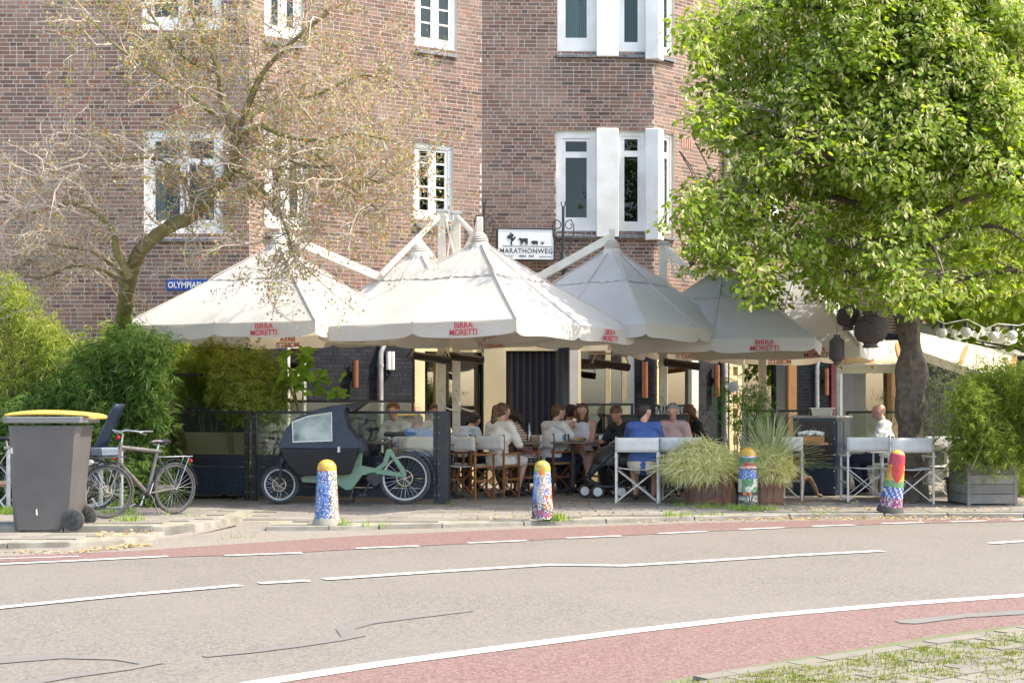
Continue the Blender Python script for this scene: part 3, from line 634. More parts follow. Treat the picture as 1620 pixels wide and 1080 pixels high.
# wall pieces that can be lifted off
for f, px, z0, z1, lab in ((FM, 558, 1.57, 2.0, 'copper tube wall lamp on the black wall left of the downpipe, above the cargo bicycle'), (FC, 1019, 1.42, 2.02, 'copper tube wall lamp on the dark pier above the man in blue'), (FW, 1127, 1.45, 2.0, 'shaded copper tube wall lamp beside the white flower shrub'), (FW, 1300, 1.5, 2.0, 'brown tube wall lamp just left of the burgundy post')):
    t = f.t(px); x, y = f.end(t); th = thing('wall_lamp', lab, 'wall lamp', (x, y, z0), f.phi, 'copper wall lamps on the cafe front')
    b = MB(); b.cyl((0, -.10, 0), (0, -.10, z1-z0), .05, n=16); b.build('lamp_tube', copper, th, smooth=True)
    b = MB(); b.box((-.02, -.06, (z1-z0)/2-.05), (.02, -.0075, (z1-z0)/2+.05)); b.build('bracket', blackm, th)
x, y = FM.end(FM.t(615)); th = thing('speaker_box', 'small white twin tube patio fixture on the black wall right of the downpipe', 'wall fixture', (x, y, 1.86), FM.phi)
b = MB(); b.cyl((-.035, -.06, 0), (-.035, -.06, .29), .038, n=12); b.cyl((.035, -.06, 0), (.035, -.06, .29), .038, n=12); b.build('housing', white, th, smooth=True)
b = MB(); b.tube([(0, -.06, 0), (0, -.06, -.07), (-.05, -.05, -.10), (-.08, -.03, -.02)], .008, 6); b.build('cable', blackm, th); b = MB(); b.box((-.03, -.03, .08), (.03, -.0075, .2)); b.build('bracket', blackm, th)
# ================================================================ PARASOLS
def cloth_mat(name, col, trans):
    m = mat(name, col, .85, col2=(col[0]*.90, col[1]*.89, col[2]*.86), nscale=1.6, trans=trans, tcol=(1, .90, .72), bump=.25, bscale=14, spec=.15)
    return m
cloth = cloth_mat('parasol_cloth', (.66, .65, .625), .38)
redprint = mat('red_print', (.42, .025, .05), .7); redfaint = mat('red_print_reverse', (.62, .25, .20), .8, trans=.4)
neckm = mat('parasol_neck', (.42, .39, .34), .8, col2=(.55, .52, .46), nscale=9)
def square(u, Rr, dl):
    """perimeter point of a square for u in 0..4 (corner k at u=k); corner 0 is the front one"""
    k = int(math.floor(u)) % 4; f = u-math.floor(u)
    a0 = dl+k*PI/2; a1 = dl+(k+1)*PI/2
    p0 = (Rr*math.sin(a0), -Rr*math.cos(a0)); p1 = (Rr*math.sin(a1), -Rr*math.cos(a1))
    return (p0[0]*(1-f)+p1[0]*f, p0[1]*(1-f)+p1[1]*f)
def parasol(label, cx, cy, ze, zt, Rr, dl, faces=(0, 1, 2, 3), seed=0, two=True):
    rr = random.Random(seed); th = thing('parasol', label, 'parasol', (cx, cy, 0), 0, 'white parasols over the terrace'); dl = R(dl)
    NS = 64; NR = 14
    def surf(r0, r1, lift, nm, sag=.022, par=th, flap=0):
        b = MB()
        def fn(u, v):
            U = u*4; r = r0+(r1-r0)*v; x, y = square(U, Rr, dl); fr = (U*2) % 1
            s = math.sin(PI*fr); z = zt-(zt-ze)*(r**.94)-sag*s*math.sin(PI*min(1, r*.85+.08))*r*1.5+lift
            z += .010*math.sin(U*23+r*9+seed)*r*s
            if flap and v > .85: z -= .02*abs(math.sin(U*26+seed))
            ins = 1-.012*s*(r**4)
            return (x*r*ins, y*r*ins, z)
        b.sheet(fn, NS*2, NR); o = b.build(nm, cloth, par, smooth=True, fixn=False); return o
    can = surf(.05, 1.0, 0, 'canopy')
    if two: surf(.03, .43, .028, 'upper_tier', .02, th, 1)
    # seams along the ribs
    b = MB()
    for k in range(8):
        x, y = square(k/2, Rr, dl); b.tube([(x*r, y*r, zt-(zt-ze)*(r**.94)+.012+(.03 if r < .43 and two else 0)) for r in (.06, .2, .42, .45, .7, 1.0)], .011, 4)
    b.build('seam', cloth, th)
    # valances: one per side, split in two flaps at the middle rib
    for k in range(4):
        for hf in range(2):
            b = MB()
            def fn(u, v):
                U = k+hf*.5+u*.5; s = math.sin(PI*u); x, y = square(U, Rr, dl); ins = 1-.012*math.sin(PI*u)
                drop = .19*v*(1-.25*(1-s)**6); out = .012*math.sin(u*15+hf*3+k+seed)*v+.03*v*s
                n = math.hypot(x, y); return (x*ins+x/n*out, y*ins+y/n*out, ze+.004-drop-.012*v*math.sin(u*6+seed+k))
            b.sheet(fn, 22, 5); b.build('valance', cloth, th, smooth=True, fixn=False)
    for k in range(4):
        # lettering towards the right end of every side
        a0 = square(k+.0, Rr, dl); a1 = square(k+.9999, Rr, dl); d = Vector((a1[0]-a0[0], a1[1]-a0[1], 0)).normalized()
        nrm = Vector((d.y, -d.x, 0))    # outward
        for cpos in (.25 if k == 3 else .25,):
            pass
        f = .25
        # seen from outside the side runs from corner k (left) to corner k+1 (right)
        f = .76
        p = Vector((a0[0]*(1-f)+a1[0]*f, a0[1]*(1-f)+a1[1]*f, ze-.055)); ins = .99
        base = Matrix.Translation(Vector((p.x*ins, p.y*ins, p.z))+nrm*.052) @ Matrix(((d.x, nrm.x*-1, 0, 0), (d.y, nrm.y*-1, 0, 0), (0, 0, 1, 0), (0, 0, 0, 1))) @ UP
        text('BIRRA', .098, redprint, th, base, 'lettering', .0015, .001, 1.05, space=.95)
        text('MORETTI', .098, redprint, th, Matrix.Translation((0, 0, -.082)) @ base, 'lettering', .0015, .001, 1.02, space=.95)
        if k in (1, 2):
            bb = Matrix.Translation(Vector(nrm)*-.075) @ base
            text('BIRRA', .098, redfaint, th, bb, 'lettering_showing_through', .001, .003, 1.05, space=.95); text('MORETTI', .098, redfaint, th, Matrix.Translation((0, 0, -.082)) @ bb, 'lettering_showing_through', .001, .003, 1.02, space=.95)
    # ribs and hub under the cloth
    for k in range(8):
        x, y = square(k/2, Rr*.99, dl); b = MB(); b.bar((x*.04, y*.04, zt-.10), (x, y, ze-.015), .022, .035); b.build('rib', mastm, th)
        b = MB(); b.bar((x*.03, y*.03, ze+.02), (x*.45, y*.45, zt-(zt-ze)*.45-.05), .018, .025); b.build('strut', mastm, th)
    b = MB(); b.cyl((0, 0, ze-.10), (0, 0, zt), .03, n=12); b.cyl((0, 0, ze-.03), (0, 0, ze+.05), .06, n=12); b.build('hub', mastm, th, smooth=True)
    b = MB(); b.lathe([(.15, zt-.12), (.13, zt-.03), (.105, zt), (.12, zt+.012), (.10, zt+.03), (.112, zt+.042), (.09, zt+.06), (.10, zt+.072), (.075, zt+.09), (.08, zt+.10), (.05, zt+.12), (0.01, zt+.125)], 20); b.build('gathered_top', neckm, th, smooth=True)
    return th, Vector((cx, cy, zt+.12))
# note: sides run counter-clockwise seen from above starting at the front corner, so side 3 is the front-left one
def Lp(px, Y): return (px-810)/F*Y
u1, a1 = parasol('leftmost large white parasol, dappled with twig shadows, its front edge over the green cargo bicycle', Lp(440, 19.8), 19.8, 2.31, 3.47, 2.10, 21.5, seed=1)
u2, a2 = parasol('central white parasol with the brightest right face, in front of the farm animal sign', Lp(759, 18.7), 18.7, 2.257, 3.37, 2.07, 13, seed=2)
u3, a3 = parasol('white parasol right of centre lying in blue tree shade, above the barrels', Lp(968, 20.8), 20.8, 2.33, 3.53, 2.0, 9, seed=3)
u4, a4 = parasol('white parasol partly behind the lowest linden branches, left of the lanterns', Lp(1145, 21.6), 21.6, 2.2, 3.35, 2.0, 30, seed=4)
u5, a5 = parasol('farthest right white parasol, behind the hanging lanterns', Lp(1262, 23.2), 23.2, 2.17, 3.45, 1.85, 18, seed=5)
u6, a6 = parasol('small back parasol squeezed against the brick wall between the left and central parasols', Lp(663, 21.0), 21.0, 2.52, 3.50, 1.55, 20, seed=6)
# masts with ties and arms
def mast(label, px, Y, ztop, ties=()):
    x = Lp(px, Y); th = thing('parasol_mast', label, 'parasol mast', (x, Y, 0), 0, 'masts carrying the parasols'); O = Vector((x, Y, 0))
    b = MB(); b.box((-.058, -.058, .03), (.058, .058, ztop-.03)); b.build('post', mastm, th, bevel=.006)
    b = MB(); b.box((-.09, -.07, ztop-.03), (.09, .07, ztop+.012)); b.build('cap', galv, th, bevel=.004)
    b = MB(); b.box((-.14, -.14, 0), (.14, .14, .03)); b.build('base_plate', galv, th)
    for nm, p, q, wd in ties:
        b = MB(); b.bar(Vector(p)-O, Vector(q)-O, wd, wd*1.35); b.build(nm, mastm, th, bevel=.004)
    b = MB(); b.tube([(-.02, -.065, 1.42), (-.02, -.13, 1.42), (.06, -.15, 1.25), (.20, -.15, 1.2), (.27, -.15, 1.2)], .014, 8); b.build('crank_handle', mastm, th, smooth=True)
    for z in (1.0, 1.5, 2.0, 2.6): b = MB(); b.ball((0, -.062, z), .014, 8, 6); b.build('bolt', galv, th, smooth=True)
    return th
Ym = 21.5
m1x = Lp(699, Ym); m2x = Lp(722, Ym)
zt1 = CH+(HZ-333)/F*Ym
b1 = P(603, 434, 20.6)
mast('left one of the twin cream parasol masts, tie rod slanting down to the left', 699, Ym, zt1, [
    ('tie_rod', (m1x, Ym, zt1-.05), b1, .05), ('tie_rod', (m1x+.04, Ym-.06, zt1-.05), P(722, 420, Ym-.1), .022),
    ('arm', (m1x, Ym-.05, CH+(HZ-482)/F*Ym), a1-Vector((0, 0, -.02)), .085), ('arm', (m1x-.05, Ym, CH+(HZ-420)/F*Ym), a6+Vector((0, 0, .03)), .06)])
mast('right one of the twin cream parasol masts, just left of the central parasol top', 722, Ym, zt1-.03, [
    ('tie_rod', (m2x, Ym, zt1-.08), P(751, 372, 20.8), .045), ('tie_rod', (m2x-.04, Ym-.06, zt1-.08), P(704, 430, Ym-.1), .022),
    ('arm', (m2x, Ym-.05, CH+(HZ-425)/F*Ym), a2+Vector((-.01, 0, .10)), .06), ('arm', (m2x+.05, Ym, CH+(HZ-508)/F*Ym), a3+Vector((0, 0, .03)), .085)])
b = MB(); b.bar(a2+Vector((0, 0, -.03))-a2, Vector((0, 0, .20)), .085, .085); o = b.build('top_bracket', mastm, u2, bevel=.005); o.location = (0, 0, a2.z)
b = MB(); b.bar((0, 0, -.03), (0, 0, .15), .075, .075); o = b.build('top_bracket', mastm, u3, bevel=.005); o.location = (0, 0, a3.z)
Y3 = 21.9; m3x = Lp(1049, Y3); zt3 = CH+(HZ-384)/F*Y3
mast('cream parasol mast in front of the corner pier with fanning tie rods', 1049, Y3, zt3, [
    ('tie_rod', (m3x+.02, Y3, zt3-.04), P(1098, 438, Y3-.2), .06), ('tie_rod', (m3x+.04, Y3-.06, zt3-.05), P(1068, 440, Y3-.1), .022), ('tie_rod', (m3x+.05, Y3-.06, zt3-.05), P(1082, 445, Y3-.1), .022),
    ('arm', (m3x, Y3-.05, CH+(HZ-500)/F*Y3), a4+Vector((0, 0, -.10)), .07)])
Y5 = 24.0; m5x = Lp(1206, Y5)
mast('far cream parasol mast glimpsed behind the linden leaves', 1206, Y5, 3.3, [('arm', (m5x, Y5, 3.2), a5+Vector((0, 0, .0)), .06)])
# the orange-beamed awnings at the right
awncloth = mat('awning_cloth', (.66, .58, .42), .85, col2=(.55, .47, .33), nscale=3, trans=.25, spec=.1)
def awning(label, A, B, C_, D, hem=.12, beams=True):
    """A,B front edge left/right; C_,D rear edge right/left"""
    O = A.copy(); O.z = 0; th = thing('awning', label, 'awning', O, 0); q = [p-O for p in (A, B, C_, D)]
    b = MB(); b.sheet(lambda u, v: (q[0]*(1-u)+q[1]*u)*(1-v)+(q[3]*(1-u)+q[2]*u)*v-Vector((0, 0, .05*math.sin(PI*v)*(1+.3*math.sin(u*20)))), 14, 8); b.build('canopy', awncloth, th, smooth=True, fixn=False)
    b = MB(); b.sheet(lambda u, v: (q[0]*(1-u)+q[1]*u)-Vector((0, .01*v, hem*v)), 14, 2); b.build('valance', awncloth, th, fixn=False)
    b = MB(); b.bar(q[0]-Vector((0, -.03, .01)), q[1]-Vector((0, -.03, .01)), .05, .05); b.build('front_rail', galv, th)
    if beams:
        for f in (.03, .5, .97): b = MB(); b.bar(q[0]*(1-f)+q[1]*f-Vector((0, 0, .06)), q[3]*(1-f)+q[2]*f-Vector((0, 0, .06)), .06, .10); b.build('beam', woodw, th)
        for k in (0, 1): b = MB(); p = q[k]; b.bar((p.x, p.y, 0), (p.x, p.y, p.z-.03), .05, .05); b.build('leg', galv, th)
    return th
awning('beige awning left of the linden trunk, its front rail just under the cylindrical lantern', P(1326, 578, 21.6), P(1432, 577, 21.6), P(1420, 538, 24.2), P(1345, 540, 24.2))
awning('second beige awning with honey coloured beams right of the linden trunk', P(1436, 548, 21.4)+Vector((0, 0, -.02)), P(1600, 606, 21.2), P(1610, 560, 25.5), P(1450, 525, 25.0))
# ================================================================ SIGNS ON THE WALL
signw = mat('sign_white', (.74, .74, .71), .4); signk = mat('sign_black', (.02, .02, .02), .5)
Ys = 23.75; sx0, sx1 = Lp(786, Ys), Lp(878, Ys); sz0, sz1 = CH+(HZ-412)/F*Ys, CH+(HZ-361)/F*Ys
th = thing('cafe_sign', 'white cafe sign showing a black tree, cow, pig and chicken', 'sign', ((sx0+sx1)/2, Ys, (sz0+sz1)/2), R(6)); W_, H_ = (sx1-sx0)/2, (sz1-sz0)/2
b = MB(); b.box((-W_, 0, -H_), (W_, .16, H_)); b.build('frame', signk, th, bevel=.004); b = MB(); b.box((-W_+.02, -.006, -H_+.02), (W_-.02, -.001, H_-.02)); pn = b.build('panel', signw, th)
for (x0, z0, x1, z1) in ((-W_, -H_, -W_+.018, H_), (W_-.018, -H_, W_, H_), (-W_+.018, -H_, W_-.018, -H_+.018), (-W_+.018, H_-.018, W_-.018, H_)): b = MB(); b.box((x0, -.014, z0), (x1, -.0005, z1)); b.build('rim', signk, th)
kx = Ys/F  # metres per pixel
def SP(px, py): return ((px-832)*kx, (386.5-py)*kx)
def flat(polys, nm, m=signk, par=None):
    b = MB()
    for pl in polys: b.prism([SP(*p) for p in pl], -.011, -.0055, 'y')
    return b.build(nm, m, par or th)
tr = [[(807.6, 388), (808.2, 381), (809.8, 381), (810.4, 388)]]
rr_ = random.Random(3)
for i in range(16):
    a = rr_.uniform(0, 6.3); d = rr_.uniform(1, 6.3); cx_, cy_ = 809+d*math.cos(a), 375.2+d*.95*math.sin(a); r_ = rr_.uniform(1.2, 2.4); tr.append([(cx_+r_*math.cos(k), cy_+r_*math.sin(k)) for k in [j*PI/3 for j in range(6)]])
b = MB()
for i, pl in enumerate(tr): b.prism([SP(*p) for p in pl], -.011-.0001*i, -.0055, 'y')
b.build('tree_silhouette', signk, th)
flat([[(820, 378.2), (821.5, 376.6), (823.5, 376.4), (824.4, 377.2), (834, 377), (835, 378.2), (834.9, 387.4), (834, 387.4), (833.2, 382.6), (832, 387.4), (831.2, 387.4), (831, 383), (827, 383), (826.6, 387.4), (825.6, 387.4), (825, 383), (824.4, 387.4), (823.6, 387.4), (823, 381), (821.8, 379.8)]], 'cow_silhouette')
flat([[(840, 382.6), (841.6, 381), (844, 380.6), (850, 380.8), (851.2, 382), (851.1, 385.2), (850.4, 387.4), (849.4, 387.4), (849, 385.6), (845, 385.8), (844.4, 387.4), (843.4, 387.4), (843, 385.2), (841.2, 384.6)]], 'pig_silhouette')
flat([[(855.8, 381.8), (856.8, 380.8), (857.6, 383), (859.6, 383.4), (861.4, 381.2), (861.2, 384), (859.6, 386), (858.8, 386.2), (858.6, 387.6), (858.2, 387.6), (858, 386), (856.8, 384.6)]], 'chicken_silhouette')
flat([[(795, 389.0), (873, 389.4), (873, 389.9), (795, 389.5)]], 'rule'); flat([[(853, 405.0), (873, 405.3), (873, 405.8), (853, 405.5)]], 'rule'); flat([[(794, 404.3), (812, 404.5), (812, 405.0), (794, 404.8)]], 'rule')
lt_ = text('MARATHONWEG', .118, signk, th, UP, 'lettering', .002, .0005, 1, space=1.12); xs_ = [v.co.x for v in lt_.data.vertices]; k_ = 83.5*kx/(max(xs_)-min(xs_)); lt_.data.transform(Matrix.Translation((SP(832.5, 397.2)[0]-k_*(max(xs_)+min(xs_))/2, -.0075, SP(832, 397.2)[1])) @ Matrix.Diagonal((k_, 1, .95, 1)))
text('GRILL   BAR', .042, signk, th, Matrix.Translation((SP(833, 405)[0], -.0075, SP(833, 405)[1])) @ UP, 'lettering', .002, .001, 1.0, space=1.1)
# street name sign on the left wall
bluem = mat('enamel_blue', (.012, .045, .25), .25)
th = thing('street_sign', 'blue enamel street name sign with white letters, left of the leftmost parasol', 'street sign', (*FA.end(FA.t(264)), FA.z(264, 462)))
ws = .95; b = MB(); b.box((0, -.03, .02), (ws, -.008, .19)); b.build('plate', bluem, th, bevel=.003)
b = MB(); b.add([(.0, 0, 0)], [])
text('OLYMPIAPLEIN', .13, white, th, Matrix.Translation((.02, -.032, .10)) @ UP, 'lettering', .001, .0015, .80, align='LEFT')
for k in (.03, ws-.03): b = MB(); b.ball((k, -.031, .185), .008, 8, 5); b.build('screw', galv, th)
# hairdresser's sign on the wing
tS = FW.t(1545); x, y = FW.end(tS); zS = FW.z(1545, 503); tS2 = FW.t(1690)
th = thing('shop_sign', 'dark brown hairdresser sign with white lettering at the far right behind the leaves', 'sign', (x, y, zS), FW.phi); b = MB(); L_ = tS2-tS; b.box((0, -.14, 0), (L_, -.01, .48)); b.build('board', mat('sign_brown', (.05, .036, .032), .6), th, bevel=.004)
text("Nuug's", .26, white, th, Matrix.Translation((.42, -.143, .335)) @ UP, 'lettering', .002, .004, 1.5, align='LEFT', shear=.2)
text("HAIRFASHION", .15, white, th, Matrix.Translation((.36, -.143, .175)) @ UP, 'lettering', .002, .0015, 1.35, align='LEFT')
text("www.hairfashion.nl", .07, mat('sign_grey', (.35, .33, .31), .6), th, Matrix.Translation((.55, -.143, .06)) @ UP, 'lettering', .002, .0005, 1.4, align='LEFT')
# white canopy box with lamps under the hair sign
b = MB(FW.M); t0 = FW.t(1445); b.box((t0, -.5, zS-.62), (t0+5.5, -.008, zS-.22)); b.build('white_fascia', white, bld, bevel=.01)
b = MB(FW.M); b.box((t0, -.42, zS-.78), (t0+5.5, -.1, zS-.66)); b.build('shutter_box', offwhite, bld, bevel=.01)
# wrought iron scroll posts
iron = mat('wrought_iron', (.03, .032, .035), .5)
def scroll(label, px, Y, ztop, zbase, lamp=True):
    x = Lp(px, Y); th = thing('iron_lamp_post', label, 'iron post', (x, Y, 0)); b = MB(); b.cyl((0, 0, 0 if lamp else zbase), (0, 0, ztop-.05), .022, n=10); b.build('post', iron, th, smooth=True)
    for s in (-1, 1):
        pts = [(s*.03, 0, ztop-.80), (s*.09, 0, ztop-.68), (s*.155, 0, ztop-.50), (s*.165, 0, ztop-.34), (s*.12, 0, ztop-.24)]
        for k in range(11):
            a = PI*.45+k*PI*.19; r_ = .085*(1-k/14); pts.append((s*(.10+r_*math.cos(a)), 0, ztop-.335+r_*math.sin(a)))
        b = MB(); b.tube(pts, .009, 6); b.build('scroll', iron, th, smooth=True)
        b = MB(); b.tube([(0, 0, ztop-.12), (s*.012, 0, ztop-.05), (s*.03, 0, ztop-.01), (s*.028, 0, ztop+.03)], .009, 6); b.build('finial', iron, th, smooth=True)
    if lamp:
        b = MB(); b.lathe([(.05, ztop-1.05), (.085, ztop-.98), (.07, ztop-.88), (.04, ztop-.80), (.03, ztop-.72)], 14); b.build('collar', iron, th, smooth=True)
        b = MB(); b.lathe([(.12, 0), (.12, .9), (.10, 1.0), (.10, 2.6), (.13, 2.7), (.06, 2.76)], 16); b.build('column', navy, th, smooth=True)
    return th
Yi = 22.3
scroll('black wrought iron double scroll on a dark blue post right of the cafe sign', 891, Yi, CH+(HZ-322)/F*Yi, 0)
scroll('fainter wrought iron double scroll behind the top of the central parasol', 766, 24.0, CH+(HZ-317)/F*24.0, 3.4, False)
# ================================================================ TERRACE SCREENS
panelm = mat('screen_board', (.018, .024, .036), .45, col2=(.028, .036, .05), nscale=6, bump=.1)
def screen(label, A, B, h=1.2, zs=.60, boards=True, grp='glass terrace screens', legs=True, edge=False):
    d = (B-A); L_ = d.length; th = thing('terrace_screen', label, 'terrace screen', A, math.atan2(d.y, d.x), grp)
    for x in (0, L_-.05):
        b = MB(); b.box((x, -.03, 0), (x+.05, .03, h)); po = b.build('post', blackm, th, bevel=.003)
        for k in range(6): q = MB(); q.ball((x+.025, -.032, .12+k*(h-.2)/5), .007, 8, 5); q.build('bolt', galv, po)
    b = MB(); b.box((.05, -.022, h-.035), (L_-.05, .022, h)); b.build('top_rail', blackm, th)
    b = MB(); b.box((.05, -.02, zs-.02), (L_-.05, .02, zs+.015)); b.build('middle_rail', blackm, th)
    b = MB(); b.box((.05, -.004, zs+.015), (L_-.05, .004, h-.035)); b.build('pane', sglass, th)
    if boards:
        n = 4; bh = (zs-.02-.07)/n
        for k in range(n):
            b = MB(); z0 = .07+k*bh; prof = [(-.012, 0)]
            m_ = 5
            for j in range(m_): z_ = z0+.004+(bh-.008)*j/m_; b.box((.05, -.014, z_), (L_-.05, .012, z_+(bh-.008)/m_*.72))
            b.box((.05, -.007, z0+.003), (L_-.05, .010, z0+bh-.003)); b.build('board', panelm, th)
    return th
A = G(251, 789); B = G(713, 797); dd = (B-A).normalized()
S1 = A; S2 = G(397, 791.5); S3 = B-dd*.18
screen('left terrace screen right of the hedge, behind the grey city bicycle', S1, S2-dd*.035); screen('wide terrace screen behind the green cargo bicycle', S2+dd*.035, S3)
th = thing('end_post', 'broad black end post of the glass screens beside the wooden chairs', 'post', S3+dd*.01, math.atan2(dd.y, dd.x)); b = MB(); b.box((0, -.06, 0), (.155, .06, 1.2)); b.build('casing', blackm, th, bevel=.004)
for k in range(6): b = MB(); b.ball((-.0+.03, -.062, .12+k*.2), .007, 8, 5); b.build('bolt', galv, th)
YB = 20.5
th = thing('tall_glass_panel', 'upper glass panel in a black frame in front of the bamboo, above the left screen', 'glass panel', (Lp(254, YB), YB, 0)); L_ = Lp(358, YB)-Lp(254, YB)
for x in (0, L_-.05): b = MB(); b.box((x, -.02, 0), (x+.05, .02, 1.72)); b.build('post', blackm, th)
b = MB(); b.box((.05, -.02, 1.22), (L_-.05, .02, 1.25)); b.build('rail', blackm, th); b = MB(); b.box((.05, -.02, 1.70), (L_-.05, .02, 1.73)); b.build('top_rail', blackm, th); b = MB(); b.box((.05, -.004, 1.25), (L_-.05, .004, 1.70)); b.build('pane', sglass, th)
# inner glass balustrades with black rails
def balustrade(label, x0, x1, Y0, Y1, z1=1.32, z0=.55, solid=None):
    A = Vector((Lp(x0, Y0), Y0, 0)); B = Vector((Lp(x1, Y1), Y1, 0)); d = B-A; L_ = d.length
    th = thing('glass_balustrade', label, 'balustrade', A, math.atan2(d.y, d.x), 'inner glass balustrades of the terrace')
    b = MB(); b.box((0, -.03, z1-.035), (L_, .03, z1)); b.build('rail', blackm, th)
    for x in (0, L_-.04): b = MB(); b.box((x, -.02, 0), (x+.04, .02, z1-.035)); b.build('post', blackm, th)
    b = MB(); b.box((.04, -.004, z0), (L_-.04, .004, z1-.035)); b.build('pane', sglass, th)
    if solid: b = MB(); b.box((.04, -.012, .06), (L_-.04, .012, z0)); b.build('panel', solid, th)
balustrade('inner balustrade behind the cargo bicycle canopy, its rail in front of the downpipe', 430, 655, 21.1, 21.4, 1.36)
balustrade('inner balustrade with a black rail behind the woman in the white top', 912, 1002, 22.3, 22.3, 1.32)
balustrade('inner balustrade with a black rail behind the man in the blue shirt', 1022, 1097, 22.3, 22.3, 1.30, solid=blackm)
balustrade('inner balustrade right of the white flower', 1180, 1285, 22.6, 22.6, 1.22)
balustrade('inner balustrade behind the dark service counter, reaching the tree trunk', 1338, 1425, 23.3, 23.3, 1.20)
# black sideboard behind the guests
def simplebox(name, label, cat, px0, px1, Y, d, z0, z1, m, extra=None):
    x0, x1 = Lp(px0, Y), Lp(px1, Y); th = thing(name, label, cat, ((x0+x1)/2, Y+d/2, 0)); w = (x1-x0)/2; b = MB(); b.box((-w, -d/2, z0), (w, d/2, z1)); b.build('body', m, th, bevel=.006); return th, w, d
th, w_, d_ = simplebox('black_sideboard', 'low black sideboard with glasses on top behind the man in blue', 'sideboard', 962, 1090, 21.6, .4, .08, 1.12, blackm)
b = MB(); b.box((-w_-.02, -d_/2-.02, 1.12), (w_+.02, d_/2, 1.15)); b.build('top', darkbrown, th)
for x in (-w_+.05, w_-.05): b = MB(); b.box((x-.03, -.15, 0), (x+.03, .15, .08)); b.build('foot', blackm, th)
clearm = glass_mat('drinking_glass', (.8, .85, .85), 1.6, .12)
gl0 = None
for i, px in enumerate((972, 1026, 1038, 1046, 1056, 1066, 1078)):
    b = MB(); b.lathe([(.028, 0), (.038, .12)], 12); b.lathe([(.036, .12), (.028, .006)], 12, cap=False); o = b.build('drinking_glass', clearm, smooth=True); o.location = (Lp(px, 21.6), 21.55, 1.151)
    tag(o, ['drinking glass alone at the left end of the black sideboard', 'drinking glass directly right of the man in blue, first of its row', 'second drinking glass right of the man in blue on the sideboard', 'third drinking glass right of the man in blue on the sideboard', 'middle right drinking glass of the sideboard row, fourth after the man in blue', 'last but one drinking glass towards the right end of the sideboard', 'drinking glass at the right end of the black sideboard'][i], 'glass', 'drinking glasses on the sideboard')
# patio heaters under the parasols
def heater(label, px, py, Y, flip=1):
    p = P(px, py, Y); th = thing('patio_heater', label, 'patio heater', p, R(10)*flip, 'heaters hung under the parasols')
    b = MB(); b.prism([(-.12, -.02), (-.09, -.09), (.0, -.11), (.05, -.04), (-.02, .01)], -.27, .27, 'x', Matrix.Rotation(R(8), 4, 'Y')); b.build('housing', darkbrown, th, bevel=.004)
    b = MB(); b.bar((-.38, 0, .12), (.33, 0, .12), .025, .025); b.build('hanging_bar', cream, th); 
    for s in (-.25, .2): b = MB(); b.bar((s, 0, .12), (s+.05*s/abs(s), 0, -.02), .02, .02); b.build('bracket', cream, th)
    b = MB(); b.tube([(-.3, 0, -.05), (-.38, .02, -.10), (-.36, .02, -.02), (-.28, 0, .1)], .008, 5); b.build('cable', blackm, th)
heater('brown patio heater left of the parasol masts', 684, 561, 21.0); heater('brown patio heater right of the parasol masts', 738, 561, 21.2, -1); heater('brown patio heater under the shaded parasol, left of the copper lamp', 968, 572, 21.6); heater('brown patio heater under the shaded parasol, near the mast crank', 1080, 571, 21.8, -1)
# paper lanterns in the linden
lantm = mat('woven_lantern', (.045, .040, .036), .7, col2=(.10, .085, .075), nscale=30)
def lantern(label, px, py, Y, r, h, kind):
    p = P(px, py, Y); th = thing('lantern', label, 'lantern', p, 0, 'dark woven lanterns hanging from the linden')
    if kind == 'round': prof = [(r*.42, -h), (r*.42, -h*.86), (r*.80, -h*.68), (r*.97, -h*.35), (r, 0), (r*.97, h*.35), (r*.80, h*.68), (r*.42, h*.86), (r*.42, h)]
    else: prof = [(r*.55, -h), (r*.6, -h*.9), (r, -h*.72), (r, h*.72), (r*.6, h*.9), (r*.55, h)]
    b = MB(); b.lathe([(a*.95, z) for a, z in prof], 24, cap=False); b.build('shade', lantm, th, smooth=True)
    n = 13
    for i in range(n):
        z = -h*.86+1.72*h*i/(n-1)
        for j in range(len(prof)-1):
            if prof[j][1] <= z <= prof[j+1][1]: rad = prof[j][0]+(prof[j+1][0]-prof[j][0])*(z-prof[j][1])/(prof[j+1][1]-prof[j][1]+1e-9)
        b = MB(); b.tube([(rad*math.cos(a), rad*math.sin(a), z) for a in [k*2*PI/28 for k in range(28)]], .006, 5, True); b.build('hoop', darkbrown, th)
    b = MB(); b.lathe([(r*.45, h), (r*.45, h+.03)], 20); b.build('rim', darkbrown, th); b = MB(); b.lathe([(r*.45, -h-.03), (r*.45, -h)], 20); b.build('rim', darkbrown, th)
    b = MB(); b.tube([(0, 0, h), (.01, 0, h+.35), (0, 0, h+.75)], .004, 5); b.build('cord', blackm, th)
lantern('largest dark round woven lantern, nearest the trunk', 1377, 521, 18.6, .215, .205, 'round'); lantern('smaller dark round woven lantern, touching the largest one from the left', 1342, 501, 18.9, .155, .145, 'round'); lantern('dark cylindrical woven lantern hanging lowest on the left', 1324, 553, 18.6, .095, .16, 'cyl')
